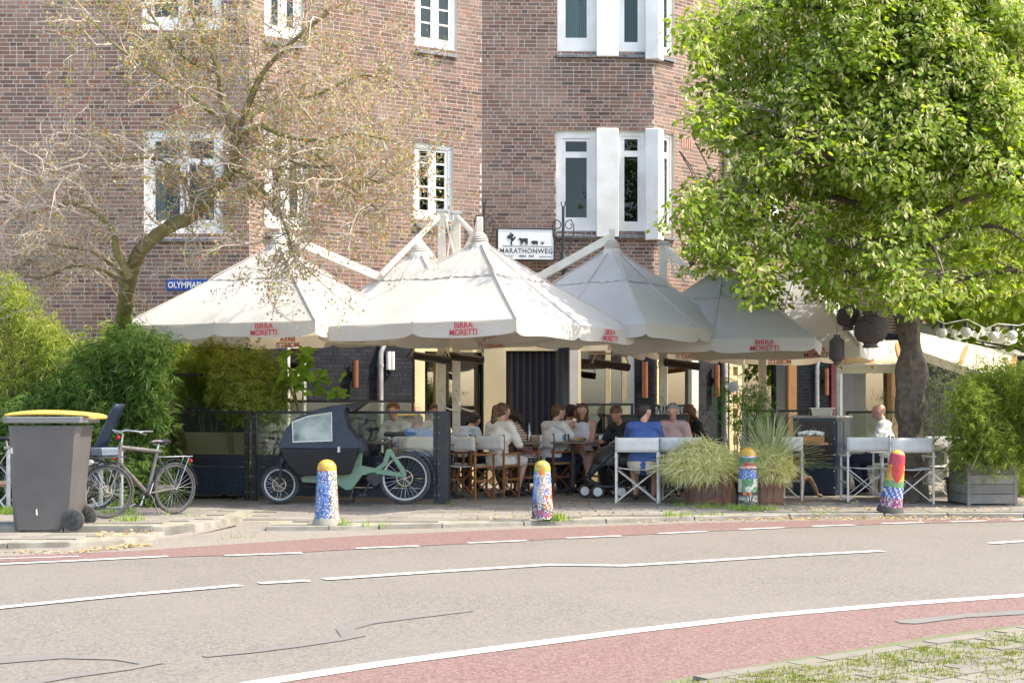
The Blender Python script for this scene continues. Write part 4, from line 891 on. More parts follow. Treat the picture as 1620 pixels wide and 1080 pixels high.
# bulb garland at the right
gx = [(1440, 470, 20.0), (1470, 500, 20), (1495, 512, 20), (1530, 505, 20), (1560, 520, 20), (1578, 512, 20), (1612, 515, 20), (1660, 500, 20)]
th = thing('light_garland', 'white cable garland with large unlit bulbs at the right edge above the bamboo', 'string lights', P(1440, 470, 20)); O = P(1440, 470, 20)
pts = [P(*g)-O for g in gx]; b = MB(); b.tube(pts, .008, 5); b.build('cable', white, th)
bulbm = mat('bulb_glass', (.75, .73, .66), .15, trans=.3)
for g in ((1490, 512), (1528, 510), (1572, 517), (1601, 515)):
    c = P(g[0], g[1], 20)-O; b = MB(); b.cyl(c, c+Vector((0, 0, -.07)), .03, n=10); so = b.build('socket', blackm, th); b = MB(); b.ball(c+Vector((0, 0, -.13)), .075, 14, 10, (1, 1, .95)); b.build('bulb', bulbm, so, smooth=True)

th, w_, d_ = simplebox('beige_bench', 'long beige upholstered bench back seen through the left glass screen', 'bench', 266, 388, 20.3, .35, .30, .90, mat('beige_upholstery', (.52, .43, .28), .8, col2=(.45, .37, .24), nscale=3))
b = MB(); b.box((-w_, -.55, .30), (w_, -.18, .45)); b.build('seat', cream, th, bevel=.01)
for x in (-w_+.04, w_-.04): b = MB(); b.box((x-.03, -.5, 0), (x+.03, .1, .30)); b.build('leg', darkbrown, th)
# ================================================================ WHEELS AND CYCLES
rimm = mat('rim_grey', (.10, .10, .10), .4, .3); rimw = mat('rim_light', (.50, .50, .48), .4, .3)
def wheel(par, c, r, tyre=.022, rim=rimm, spokes=28, ax=(0, 1, 0), disc=0, wname='wheel', steer=0):
    w_ = bpy.data.objects.new(wname, None); C.objects.link(w_); w_.parent = par; w_.location = c; w_.rotation_euler = (0, 0, steer); w_.empty_display_size = .1
    circ = lambda rad, n, y=0: [(rad*math.cos(2*PI*k/n), y, rad*math.sin(2*PI*k/n)) for k in range(n)]
    b = MB(); b.tube(circ(r-tyre, 36), tyre, 8, True); b.build('tyre', rubber, w_, smooth=True)
    b = MB(); b.tube(circ(r-tyre*2.2, 36), tyre*.55, 6, True); b.build('rim', rim, w_, smooth=True)
    b = MB(); b.cyl((0, -.035, 0), (0, .035, 0), .022, n=12); b.cyl((0, -.05, 0), (0, .05, 0), .008, n=8)
    b.build('hub', chrome, w_, smooth=True, stuff=True)
    b = MB()
    for k in range(spokes):
        a = 2*PI*k/spokes; a2 = a+(.5 if k % 2 else -.5); s = .03 if k % 4 < 2 else -.03
        b.tube([(.02*math.cos(a2), s, .02*math.sin(a2)), ((r-tyre*2.3)*math.cos(a), 0, (r-tyre*2.3)*math.sin(a))], .0018, 3)
    b.build('spokes', chrome, w_, stuff=True)
    if disc:
        b = MB(); b.tube(circ(disc, 24, -.04), .008, 6, True)
        for k in range(6): a = 2*PI*k/6; b.bar((.015*math.cos(a), -.04, .015*math.sin(a)), (disc*math.cos(a+.35), -.04, disc*math.sin(a+.35)), .004, .010)
        b.build('brake_disc', mat('disc_brass', (.50, .42, .30), .35, .5), w_)
    return w_
def mudguard(par, c, r, a0, a1, wd, m):
    b = MB(); b.sheet(lambda u, v: (c[0]+(r+.004*math.sin(PI*v))*math.cos(a0+(a1-a0)*u), c[1]+wd*(v-.5), c[2]+(r+.012*math.sin(PI*v))*math.sin(a0+(a1-a0)*u)), 24, 4); return b.build('mudguard', m, par, smooth=True)
def saddle(par, c, m=blackm):
    b = MB(); prof = [(-.13, .075, .02), (-.10, .085, .035), (-.02, .06, .03), (.06, .03, .03), (.14, .018, .02)]
    vs = []; fs = []; n = 8
    for x, wd, z in prof:
        for k in range(n): a = 2*PI*k/n; vs.append((c[0]+x, c[1]+wd*math.cos(a), c[2]+z*.5+z*math.sin(a)))
    for i in range(4):
        for k in range(n): fs.append((i*n+k, i*n+(k+1) % n, (i+1)*n+(k+1) % n, (i+1)*n+k))
    fs += [tuple(range(n-1, -1, -1)), tuple(4*n+k for k in range(n))]
    b.add(vs, fs); s = b.build('saddle', m, par, smooth=True)
    q = MB(); q.tube([(c[0]-.10, c[1]-.03, c[2]-.0), (c[0]-.05, c[1]-.02, c[2]-.05), (c[0]+.10, c[1], c[2]-.02)], .005, 5); q.tube([(c[0]-.10, c[1]+.03, c[2]-.0), (c[0]-.05, c[1]+.02, c[2]-.05), (c[0]+.10, c[1], c[2]-.02)], .005, 5); q.build('saddle_rails', chrome, s, stuff=True); return s
def bicycle(label, loc, rz, sc, fm, rim=rimm, carrier=True, steer=0, lean=0, rack=True, thick=.022):
    th = thing('bicycle', label, 'bicycle', loc, rz); th.scale = (sc, sc, sc); th.rotation_euler = (lean, 0, rz)
    wheel(th, (0, 0, .345), .345, rim=rim, disc=0); fw = wheel(th, (1.06, 0, .345), .345, rim=rim, steer=steer, disc=.065)
    BB = (.44, 0, .29); SC = (.29, 0, .80); HT = (.86, 0, .90); HB = (.90, 0, .72)
    b = MB()
    b.tube([BB, SC], thick*.9, 10); b.tube([(.23, 0, .83), HT], thick*1.15, 10); b.tube([BB, HB], thick*1.2, 10); b.tube([(.845, 0, .96), HB], thick*1.1, 10)
    for s in (-.045, .045): b.tube([BB, (0, s, .345)], .011, 6); b.tube([SC, (0, s, .345)], .009, 6)
    b.build('frame', fm, th, smooth=True)
    b = MB(); b.tube([HB, (.925, 0, .66)], .018, 8)
    for s in (-.05, .05): b.tube([(.925, s, .66), (.96, s, .55), (1.06, s, .345)], .012, 8)
    b.bar((.92, -.05, .67), (.92, .05, .67), .03, .03); b.build('fork', fm, th, smooth=True, stuff=True)
    b = MB(); b.tube([(.845, 0, .94), (.82, 0, 1.06), (.86, 0, 1.09)], .012, 8); b.build('stem', chrome, th, smooth=True)
    b = MB(); b.tube([(.66, -.31, 1.10), (.76, -.28, 1.10), (.87, -.14, 1.12), (.86, 0, 1.09), (.87, .14, 1.12), (.76, .28, 1.10), (.66, .31, 1.10)], .011, 8); hb = b.build('handlebar', chrome, th, smooth=True)
    for s in (-1, 1):
        q = MB(); q.tube([(.60, s*.32, 1.10), (.72, s*.295, 1.10)], .017, 8); q.build('grip', blackm, hb, smooth=True)
        q = MB(); q.tube([(.76, s*.25, 1.09), (.68, s*.30, 1.06)], .006, 5); q.build('brake_lever', chrome, hb)
    b = MB(); b.tube([SC, (.26, 0, .93)], .013, 8); b.build('seat_post', chrome, th, smooth=True); saddle(th, (.24, 0, .95))
    b = MB(); b.tube([(.44, -.05, .29), (.44, .05, .29)], .03, 12); b.tube([(.44+.085*math.cos(k*PI/12), -.04, .29+.085*math.sin(k*PI/12)) for k in range(24)], .008, 5, True); b.build('crankset', blackm, th, stuff=True)
    for s, a in ((-1, -1.2), (1, 1.94)):
        b = MB(); e_ = (.44+.17*math.cos(a), s*.06, .29+.17*math.sin(a)); b.tube([(.44, s*.05, .29), e_], .010, 6); cr = b.build('crank_arm', chrome, th); q = MB(); q.box((e_[0]-.045, min(s*.06, s*.15), e_[2]-.012), (e_[0]+.045, max(s*.06, s*.15), e_[2]+.012)); q.build('pedal', blackm, cr)
    b = MB(); b.bar((0, -.04, .36), (.44, -.04, .37), .01, .05); b.build('chain_guard', fm, th)
    mudguard(th, (0, 0, .345), .375, R(-5), R(175), .055, blackm); mudguard(th, (1.06, 0, .345), .375, R(35), R(165), .055, blackm)
    if rack:
        b = MB()
        for s in (-.06, .06): b.tube([(.22, s, .76), (-.25, s, .76)], .006, 5); b.tube([(-.20, s, .76), (-.02, s*.8, .36)], .006, 5)
        for x in (-.24, -.12, 0, .12): b.tube([(x, -.06, .76), (x, .06, .76)], .005, 5)
        b.build('rear_carrier', chrome, th, stuff=True); b = MB(); b.ball((-.27, 0, .70), .025, 8, 6); b.build('rear_light', mat('rear_red', (.5, .01, .01), .3), th)
    if carrier:
        b = MB()
        for s in (-.17, -.06, .06, .17): b.tube([(.90, s, .78), (1.26, s, .78)], .007, 5)
        for x in (.90, 1.08, 1.26): b.tube([(x, -.17, .78), (x, .17, .78)], .007, 5)
        for s in (-.17, .17): b.tube([(1.22, s, .78), (1.06, .06*s/abs(s), .345)], .006, 5); b.tube([(.9, s, .78), (.9, s, .86), (1.26, s, .86), (1.26, s, .78)], .005, 5)
        b.build('front_carrier', blackm, th, stuff=True); b = MB(); b.cyl((1.28, 0, .72), (1.33, 0, .72), .035, .04, 12); b.build('head_lamp', chrome, th, smooth=True)
    b = MB(); b.tube([(.40, .03, .27), (.36, .14, .01)], .009, 6); b.build('kickstand', blackm, th)
    return th
greyframe = mat('dull_grey_frame', (.085, .08, .074), .45, .2, col2=(.13, .12, .108), nscale=8)
d_ = Vector((-.50, -.62, 0)).normalized()
bk = bicycle('grey city bicycle leaning on its kickstand in front of the left screen', (-3.76, 16.2, .055), math.atan2(d_.y, d_.x), .84, greyframe, steer=R(-22), thick=.026, lean=0)
b = MB(); b.prism([(.93, -.12), (1.22, -.12), (1.22, .10), (.97, .12)], .80, .90); b.build('carrier_box', mat('grey_blue_plastic', (.12, .15, .19), .5), bk, bevel=.01)
bicycle('pale blue bicycle with an orange stripe cut off by the left edge of the photo', (-6.15, 17.0, .05), R(18), .86, mat('pale_blue_frame', (.18, .32, .42), .4, col2=(.5, .22, .05), nscale=2), rim=rimw, carrier=False)
bc = bicycle('black bicycle with a child seat hidden behind the wheelie bin', (-4.86, 16.95, .05), R(168), .86, blackm, rim=rimw, carrier=False)
b = MB(); b.sheet(lambda u, v: (-.05-.30*v-.06*math.cos(PI*(u-.5)), .17*(u-.5)*2*(1-.2*v), .82+.62*v), 10, 8)
o = b.build('child_seat', navy, bc, smooth=True, fixn=False); sm = o.modifiers.new('solid', 'SOLIDIFY'); sm.thickness = .025
b = MB(); b.box((-.28, -.15, .80), (.12, .15, .86)); b.build('child_seat_base', navy, bc, bevel=.02)
for s in (-.16, .16): b = MB(); b.tube([(.02, s, .84), (.16, s, .45)], .022, 8); b.build('foot_rest', navy, bc, smooth=True)
b = MB(); b.ball((-.34, 0, .98), .03, 8, 6); b.build('reflector', mat('reflector_red', (.6, .02, .03), .3), bc)
# hoop bicycle stands
for px, Y, lab in ((176, 17.0, 'bare steel bicycle hoop just right of the wheelie bin'), (30, 16.7, 'steel bicycle hoop left of the wheelie bin'), (118, 17.3, 'steel bicycle hoop hidden mostly behind the wheelie bin')):
    th = thing('bicycle_stand', lab, 'bicycle stand', (Lp(px, Y), Y, .05), R(12), 'steel bicycle hoops in the strip'); b = MB()
    b.tube([(-.115, 0, 0), (-.115, 0, .66)]+[(-.115+.055-.055*math.cos(a), 0, .66+.055*math.sin(a)) for a in (.4, .8, 1.2, 1.57)]+[(.06+.055*math.sin(a), 0, .66+.055*math.cos(a)) for a in (0, .4, .8, 1.2, 1.57)]+[(.115, 0, 0)], .024, 10); b.build('hoop', galv, th, smooth=True)
    b = MB(); b.tube([(-.22, -.02, .14), (-.16, -.02, .05), (0, -.02, .02), (.2, -.02, .03), (.28, -.02, .06)], .014, 8); b.build('lower_bracket', galv, th, smooth=True)
# ================================================================ CARGO BICYCLE
gm = mat('sage_green_frame', (.135, .235, .165), .35, col2=(.17, .28, .20), nscale=3); hoodm = mat('navy_fabric', (.026, .036, .055), .75, col2=(.04, .052, .078), nscale=5, bump=.2, bscale=20); boxm = mat('black_box_foam', (.022, .022, .026), .6)
YC = 18.75; s0 = YC/F; cb = thing('cargo_bicycle', 'sage green electric cargo bicycle with a navy rain hood over its black box', 'cargo bicycle', (Lp(545, YC), YC, 0), R(-2)); 
def K(px, py, y=0): return ((px-545)*s0, y, (799.0-py)*s0)
def Kp(l): return [((px-545)*s0, (799.0-py)*s0) for px, py in l]
fwc = K(442, 768); wheel(cb, fwc, .253, tyre=.026, rim=rimw, disc=.085); rwc = K(641, 757.5); wheel(cb, rwc, .34, tyre=.028, rim=rimw, disc=.10)
mudguard(cb, rwc, .375, R(-12), R(140), .07, mat('grey_mudguard', (.10, .10, .105), .4)); mudguard(cb, fwc, .285, R(25), R(150), .07, blackm)
def taper_prism(poly, w0, w1, zlo, zhi, nm, m, bevel=.0, par=cb):
    b = MB(); n = len(poly); hw = [(w0+(w1-w0)*max(0, min(1, (z-zlo)/(zhi-zlo))))/2 for x, z in poly]
    vs = [(p[0], -h, p[1]) for p, h in zip(poly, hw)]+[(p[0], h, p[1]) for p, h in zip(poly, hw)]
    b.add(vs, [tuple(range(n)), tuple(range(2*n-1, n-1, -1))]+[(i, n+i, n+(i+1) % n, (i+1) % n) for i in range(n)]); return b.build(nm, m, par, bevel=bevel)
taper_prism(Kp([(448, 711), (572, 711), (566, 725), (556, 751), (474, 753), (455, 728)]), .36, .62, .35, .72, 'cargo_box', boxm, .015)
hood = taper_prism(Kp([(445, 710), (458, 680), (467, 667), (476, 661), (510, 650), (540, 642), (553, 641), (548, 655), (552, 676), (572, 700), (578, 711)]), .62, .46, .72, 1.22, 'rain_hood', hoodm, .012)
for s in (-1, 1):
    b = MB(); pl = Kp([(468, 669), (493, 660), (529, 654), (531, 698), (470, 700)]); hw = [.62-(.16)*(z-.72)/.5 for x, z in pl]
    b.add([(p[0], s*(h/2+.007), p[1]) for p, h in zip(pl, hw)], [tuple(range(5))]); b.build('hood_window', mat('clear_plastic', (.42, .46, .40), .12, col2=(.07, .10, .08), nscale=5, contrast=.7), hood)
    b = MB(); pts = [(p[0], s*(h/2+.010), p[1]) for p, h in zip(pl, hw)]; b.tube(pts, .009, 5, True); b.build('window_welt', white, hood)
b = MB(); b.add([K(545, 641, -.22), K(583, 637, -.2), K(583, 637, .2), K(545, 641, .22), K(562, 652, -.18), K(562, 652, .18)], [(0, 1, 2, 3), (0, 4, 1), (3, 2, 5), (1, 4, 5, 2)]); b.build('hood_flap', blackm, cb)
b = MB(); b.prism(Kp([(549, 690), (573, 695), (580, 716), (556, 714)]), -.27, .27, 'y'); b.build('side_pouch', hoodm, cb, bevel=.012)
b = MB()
for pl in (Kp([(476, 757), (484, 752.5), (556, 750), (560, 738), (570, 737), (600, 743), (640, 751), (640, 757), (600, 752), (574, 753), (557, 776), (548, 777), (534, 768), (478, 764)]), Kp([(600, 746), (593, 742), (606, 733), (612, 712), (618, 711), (640, 742), (643, 757), (638, 757), (633, 745), (618, 722), (613, 737)])): b.prism(pl, -.05, .05, 'y')
b.build('frame', gm, cb, bevel=.010, stuff=True)
b = MB(); b.prism(Kp([(560, 740), (566, 712), (574, 712), (572, 740)]), -.035, .035, 'y'); b.build('steering_tube', gm, cb, bevel=.008)
b = MB(); b.tube([K(571, 712), K(574, 675), K(583, 667)], .018, 8); b.build('stem', blackm, cb, smooth=True); b = MB(); b.tube([K(590, 668, -.33), K(584, 665, -.2), K(578, 666, 0), K(584, 665, .2), K(590, 668, .33)], .014, 8); b.build('handlebar', blackm, cb, smooth=True)
b = MB(); b.box(tuple(K(568, 690, -.05)), tuple(K(577, 672, .05))); b.build('display', blackm, cb, bevel=.01)
b = MB(); b.tube([K(614, 714), K(622, 690)], .016, 8); b.build('seat_post', darkbrown, cb, smooth=True); o = saddle(cb, K(624, 690)); 
b = MB(); b.tube([K(446, 728, -.0), K(442, 738, 0)], .03, 8)
for s in (-.06, .06): b.tube([K(446, 733, s), K(442, 768, s)], .016, 8)
b.bar(K(447, 731, -.06), K(447, 731, .06), .04, .04); b.build('fork', blackm, cb, stuff=True)
b = MB(); b.prism(Kp([(582, 750), (594, 748), (602, 754), (602, 766), (594, 772), (580, 760)]), -.07, .07, 'y'); b.build('motor', blackm, cb, bevel=.01)
for s in (-1, 1):
    e_ = K(577, 783) if s < 0 else K(600, 735); b = MB(); b.tube([K(588, 760, s*.08), (e_[0], s*.10, e_[2])], .013, 8); cr = b.build('crank_arm', blackm, cb, smooth=True); q = MB(); q.box((e_[0]-.05, min(s*.10, s*.19), e_[2]-.012), (e_[0]+.05, max(s*.1, s*.19), e_[2]+.012)); q.build('pedal', blackm, cr)
b = MB(); b.tube([K(536, 772, -.18), K(530, 795, -.2), K(556, 796, -.2), K(560, 775, -.1)], .013, 6); b.tube([K(536, 772, .18), K(530, 795, .2), K(556, 796, .2), K(560, 775, .1)], .013, 6); b.build('double_stand', blackm, cb, stuff=True)
b = MB(); b.box(K(540, 716, -.33), K(544, 707, -.30)); b.build('buckle', chrome, cb); b = MB(); b.ball(K(664, 727), .02, 8, 6); b.build('rear_light', mat('rear_red2', (.45, .01, .01), .3), cb)
# ================================================================ WHEELIE BIN
binm = mat('bin_plastic', (.075, .071, .07), .5, col2=(.11, .103, .098), nscale=2.2, bump=.15, bscale=10, ndetail=9, contrast=.8); lidm = mat('yellow_lid', (.66, .45, .10), .45, col2=(.58, .38, .07), nscale=3)
YN = 14.45; sb = (YN-.0)/F; th = thing('wheelie_bin', 'tall grey wheelie bin with a yellow lid on the kerb island', 'bin', (Lp(80, YN+.3), YN+.32, 0), R(3)); 
def Bq(px, py): return ((px-82)*sb*1.01, (840-py)*sb)
b = MB()
def ring(x0, x1, y0, y1, z, c=.05): return [(x0+c, y0, z), (x1-c, y0, z), (x1, y0+c, z), (x1, y1-c, z), (x1-c, y1, z), (x0+c, y1, z), (x0, y1-c, z), (x0, y0+c, z)]
lv = [(33, 110, 838, .235), (31, 120, 822, .24), (30, 128, 800, .25), (27, 137, 690, .29), (26, 140, 672, .30)]
vs = []; fs = []
for x0, x1, py, hy in lv: a = Bq(x0, py); c = Bq(x1, py); vs += ring(a[0], c[0], -hy, hy, a[1])
for i in range(len(lv)-1):
    for k in range(8): fs.append((i*8+k, i*8+(k+1) % 8, i*8+8+(k+1) % 8, i*8+8+k))
fs += [tuple(range(7, -1, -1)), tuple(32+k for k in range(8))]
b.add(vs, fs); b.build('body', binm, th, smooth=True)
b = MB(); a = Bq(18, 668); c = Bq(149, 658); b.add(ring(a[0], c[0], -.33, .33, a[1], .06)+ring(a[0]-.01, c[0]+.01, -.335, .335, c[1], .06), [tuple(range(7, -1, -1)), tuple(range(8, 16))]+[(k, (k+1) % 8, 8+(k+1) % 8, 8+k) for k in range(8)]); b.build('rim', mat('bin_rim', (.17, .17, .165), .5), th, bevel=.006)
b = MB(); a0 = Bq(22, 657.5); c0 = Bq(154, 657.5); b.sheet(lambda u, v: (a0[0]+(c0[0]-a0[0])*u, -.32+.64*v, a0[1]+.010+.062*(math.sin(PI*min(max(u*.92+.03, 0), 1))**.45)*(math.sin(PI*(.02+.96*v))**.3)*(1.05-.35*u)), 24, 16); lid = b.build('lid', lidm, th, smooth=True, fixn=False); sm = lid.modifiers.new('s', 'SOLIDIFY'); sm.thickness = .02
b = MB(); h0 = Bq(158, 657); b.tube([(c0[0]-.06, -.26, h0[1]+.0), (h0[0], -.26, h0[1]-.01), (h0[0], .26, h0[1]-.01), (c0[0]-.06, .26, h0[1])], .022, 8); b.build('lid_handle', lidm, th, smooth=True)
for s in (-1, 1):
    w_ = bpy.data.objects.new('wheel', None); C.objects.link(w_); w_.parent = th; q = Bq(127, 822); w_.location = (q[0], s*.27, q[1]+.003); b = MB(); b.lathe([(.02, -.03), (.07, -.03), (.105, -.022), (.112, 0), (.105, .022), (.07, .03), (.02, .03)], 28); 
    for i in range(len(b.v)): x, y, z = b.v[i]; b.v[i] = (x, z, y)
    b.build('tyre', rubber, w_, smooth=True); b = MB(); b.cyl((0, -.034, 0), (0, .034, 0), .03, n=14)
    for k in range(8): a = k*PI/4; b.bar((.03*math.cos(a), -.032, .03*math.sin(a)), (.066*math.cos(a), -.032, .066*math.sin(a)), .004, .014)
    b.build('rim', blackm, w_, stuff=True)
b = MB(); p_ = Bq(36, 712); text('81', .075, white, th, Matrix.Translation((p_[0]-.0, -.272, p_[1])) @ UP, 'house_number', .001, .002); 
b = MB(); p_ = Bq(70, 811); b.prism([(p_[0]-.006, p_[1]-.02), (p_[0]+.008, p_[1]-.02), (p_[0]+.002, p_[1]+.045), (p_[0]-.008, p_[1]+.03)], -.2545, -.25, 'y'); b.build('scuff_mark', white, th)
# ================================================================ MOSAIC BOLLARDS
mosm = attr_mat('mosaic_glass', .3); groutm = mat('mosaic_grout', (.30, .29, .27), .9)
PAL = dict(w=(.62, .60, .55), b=(.04, .11, .40), lb=(.20, .36, .62), db=(.03, .05, .18), y=(.62, .40, .06), oy=(.55, .30, .03), g=(.08, .26, .12), lg=(.22, .38, .10), dg=(.02, .13, .11), k=(.02, .02, .022), r=(.50, .03, .025), o=(.70, .20, .02), p=(.22, .04, .16), pk=(.60, .26, .22), gr=(.22, .22, .21), br=(.20, .10, .06), m=(.45, .03, .08), sk=(.55, .36, .26))
def bollard(label, px, py, h, r0, r1, art, tilt=(0, 0), seed=0, plinth=True, base=concrete):
    p = G(px, py, 0); rr = random.Random(seed); th = thing('mosaic_bollard', label, 'bollard', p, math.atan2(-p.x, p.y)*-1*-1, 'mosaic bollards along the kerb'); th.rotation_euler = (tilt[0], tilt[1], 0)
    zp = .07 if plinth else .02; dome = r1; hc = h-dome*.95
    prof = [(r0+(r1-r0)*k/6, zp+(hc-zp)*k/6) for k in range(7)]+[(r1*math.cos(a), hc+dome*.95*math.sin(a)) for a in (.3, .6, .9, 1.2, 1.45)]
    b = MB(); b.lathe([(r, z) for r, z in prof], 32); b.build('core', groutm, th, smooth=True)
    if plinth: b = MB(); b.lathe([(r0*1.25, 0), (r0*1.22, .03), (r0*1.08, .07)], 24); b.build('plinth', base, th, smooth=True)
    ts = .0125; V = []; Fq = []; col = []
    rows = []
    z = zp
    while z < hc: rows.append((z, r0+(r1-r0)*(z-zp)/(hc-zp), 0)); z += ts
    a = 0
    while a < 1.45: rows.append((hc+dome*.95*math.sin(a), r1*math.cos(a), a)); a += ts/dome
    for i, (z, r, aa) in enumerate(rows):
        n = max(5, int(2*PI*r/ts)); off = rr.random()
        for k in range(n):
            t0 = 2*PI*(k+off)/n; t1 = t0+2*PI/n; tm = (t0+t1)/2
            u = math.sin(tm+PI/2) if False else math.cos(tm); front = math.sin(tm) < .35
            v = z/h; c = PAL[art(u if math.sin(tm) < 0 else 9*(1 if u > 0 else -1), v, rr)]; j = rr.uniform(.75, 1.2); e_ = .0012+rr.uniform(-.0006, .0006)
            z2 = z+ts*(math.cos(aa)) ; r2 = r-ts*math.sin(aa) if aa else r+(r1-r0)*ts/(hc-zp)
            pts = []
            for (ang, zz, rad) in ((t0, z, r), (t1, z, r), (t1, z2, r2), (t0, z2, r2)):
                am = tm+(ang-tm)*.88; zc = (z+z2)/2; pts.append(((rad+.003+e_)*math.cos(am), (rad+.003+e_)*math.sin(am), zc+(zz-zc)*.88+(.003*math.sin(aa))))
            o_ = len(V); V += pts; Fq.append((o_, o_+1, o_+2, o_+3)); col.append((min(1, c[0]*j), min(1, c[1]*j), min(1, c[2]*j), 1))
    npmesh('mosaic_tile', np.array(V), np.array(Fq), mosm, th, col=np.array(col)); return th
def inp(u, v, poly): return inpoly(u, v, poly)
def art1(u, v, r):
    if v > .845: return 'y' if r.random() < .8 else 'oy'
    if v > .82: return 'o' if u < .1 else 'y'
    if u > .42+.05*math.sin(v*20) or (abs(u-.5) < .3 and .68 < v < .78): return r.choice(['gr', 'w', 'w', 'br', 'gr'])
    if .36 < u < .48: return 'k' if v < .45 else r.choice(['w', 'lb'])
    t = r.random(); return 'w' if t < .14 else 'lb' if t < .45 else 'b' if t < .9 else 'db'
LEG = [(-.5, .82), (.5, .80), (.45, .60), (.15, .45), (-.05, .22), (-.15, .16), (-.5, .20), (-.45, .35), (-.6, .48), (-.35, .62)]
def art2(u, v, r):
    if v > .84: return r.choice(['y', 'y', 'oy', 'lg'])
    if v > .77 and -.5 < u < .3: return 'o'
    if inp(u, v, LEG): return r.choice(['sk', 'w', 'w', 'sk', 'gr'])
    if inp(u, v, [(-.6, .20), (-.1, .18), (.6, .12), (.9, .16), (.7, .06), (-.6, .05)]): return r.choice(['m', 'r', 'gr', 'b'])
    if v < .05: return r.choice(['k', 'w'])
    if u > .2 and .2 < v < .42: return r.choice(['r', 'r', 'o', 'w']) if (u+v*2) % .5 < .36 else 'w'
    if v < .30: return r.choice(['k', 'k', 'w', 'gr'])
    if u > .6 and v < .6: return r.choice(['w', 'r', 'pk'])
    return r.choice(['b', 'b', 'lb', 'lb', 'w']) if v < .8 else 'lg'
LET = {'A': ["010", "101", "111", "101", "101"], 'R': ["110", "101", "110", "101", "101"], 'T': ["111", "010", "010", "010", "010"], 'H': ["101", "101", "111", "101", "101"], 'O': ["111", "101", "101", "101", "111"], 'M': ["101", "111", "111", "101", "101"], 'N': ["111", "101", "101", "101", "101"]}
def art3(u, v, r):
    if v > .86: return r.choice(['y', 'oy', 'y'])
    if v > .83: return r.choice(['gr', 'w'])
    if v > .76: return r.choice(['dg', 'dg', 'g'])
    if v > .69: return 'r' if abs(u+.25) < .5-(v-.69)*5 or abs(u-.55) < .25-(v-.69)*3 else r.choice(['dg', 'g', 'lg'])
    if v > .645: return r.choice(['pk', 'w', 'pk'])
    if v > .63: return 'k'
    if v > .47: return 'w' if r.random() < .12 else r.choice(['b', 'b', 'lb'])
    if v > .25:
        if inp(u, v, [(-.5, .32), (-.1, .36), (.3, .34), (.42, .40), (.55, .38), (.35, .29), (.1, .26), (-.3, .26)]) or u < -.75 or (u > .5 and v > .33): return 'w'
        return r.choice(['g', 'lg', 'g', 'dg'])
    if v > .20: return 'o' if abs(u+.45) < .2 or abs(u-.1) < .12 else 'k'
    if .10 < v < .185:
        x = (math.asin(max(-1, min(1, u)))/ (PI/2)+1)/2
        s_ = 'MARATHON'; k = int(x*10)-1; q = x*10-int(x*10)
        if 0 <= k < 8 and abs(u) <= 1:
            row = int((.185-v)/.017); c_ = int(q*4); row = min(4, row)
            if c_ < 3 and LET[s_[k]][row][c_] == '1': return 'w'
        return 'k'
    return r.choice(['k', 'gr', 'k'])
def art4(u, v, r):
    if v > .93: return 'y'
    x, y = u*.9, (v-.60)*3.6
    if (x*x+y*y-.30)**3-x*x*(y**3)*1.0 < 0 and .42 < v < .78: return 'r'
    if v > .76: return r.choice(['m', 'm', 'r'])
    if v > .60: return r.choice(['o', 'o', 'y'])
    if v > .50: return r.choice(['y', 'oy'])
    if v > .40: return r.choice(['lg', 'g'])
    if v > .24: return 'w' if (int(u*6+20)+int(v*22)) % 3 == 0 else 'b'
    return r.choice(['p', 'p', 'w', 'p'])
bollard('blue and white mosaic bollard with a golden top in front of the cargo bicycle', 517, 829.5, .685, .125, .098, art1, seed=1)
bollard('mosaic bollard picturing a long bare leg above a red roller skate', 858, 823, .655, .118, .085, art2, seed=2, plinth=False)
bollard('mosaic bollard with a white goose and the word MARATHON between the barrels', 1183, 802, .745, .125, .10, art3, seed=3, plinth=False)
bollard('tilted rainbow mosaic bollard with a red heart', 1408, 810, .745, .13, .085, art4, seed=4, tilt=(R(3), R(7)), base=mat('dark_base', (.06, .055, .05), .9))
# ================================================================ FURNITURE
def director(label, px, Y, rz, fm, grp, z=0, x=None):
    th = thing('director_chair', label, 'chair', (Lp(px, Y) if x is None else x, Y, 0), R(rz), grp); W2 = .27; D = .20; t = .026
    for s in (-1, 1):
        for yb, top in ((-D, .86), (D, .60)):
            b = MB(); b.box((s*W2-t/2, yb-t/2, .0), (s*W2+t/2, yb+t/2, top)); b.build('leg', fm, th)
        b = MB(); b.box((s*W2-t*.9, -D-.03, .60), (s*W2+t*.9, D+.04, .622)); b.build('armrest', fm, th, bevel=.003)
        for zz in (.43, .24): b = MB(); b.box((s*W2-t*.4, -D+t/2, zz), (s*W2+t*.4, D-t/2, zz+.03)); b.build('rung', fm, th)
    for yb in (-D+.035, D-.035):
        for s in (-1, 1): b = MB(); b.bar((s*(W2-.02), yb+s*.006, .03), (-s*(W2-.02), yb+s*.006, .43), .012, .028, (0, 1, 0)); b.build('cross_brace', fm, th)
    b = MB(); b.sheet(lambda u, v: (-W2+2*W2*u, -D+.01+(2*D-.02)*v, .462-.025*math.sin(PI*u)), 8, 4); o = b.build('seat', canvas, th, smooth=True); 
    b = MB(); b.sheet(lambda u, v: (-W2-.012+(2*W2+.024)*u, -D-.014-.02*math.sin(PI*u), .665+.19*v), 10, 4); o2 = b.build('backrest', canvas, th, smooth=True)
    for q in (o, o2): sm = q.modifiers.new('s', 'SOLIDIFY'); sm.thickness = .005
    for s in (-1, 1): b = MB(); b.cyl((s*W2, -D, .86), (s*W2, -D, .875), .016, n=8); b.build('cap', darkbrown, th)
    return th
gw = 'wooden director chairs with white canvas'; gwh = 'white framed director chairs'
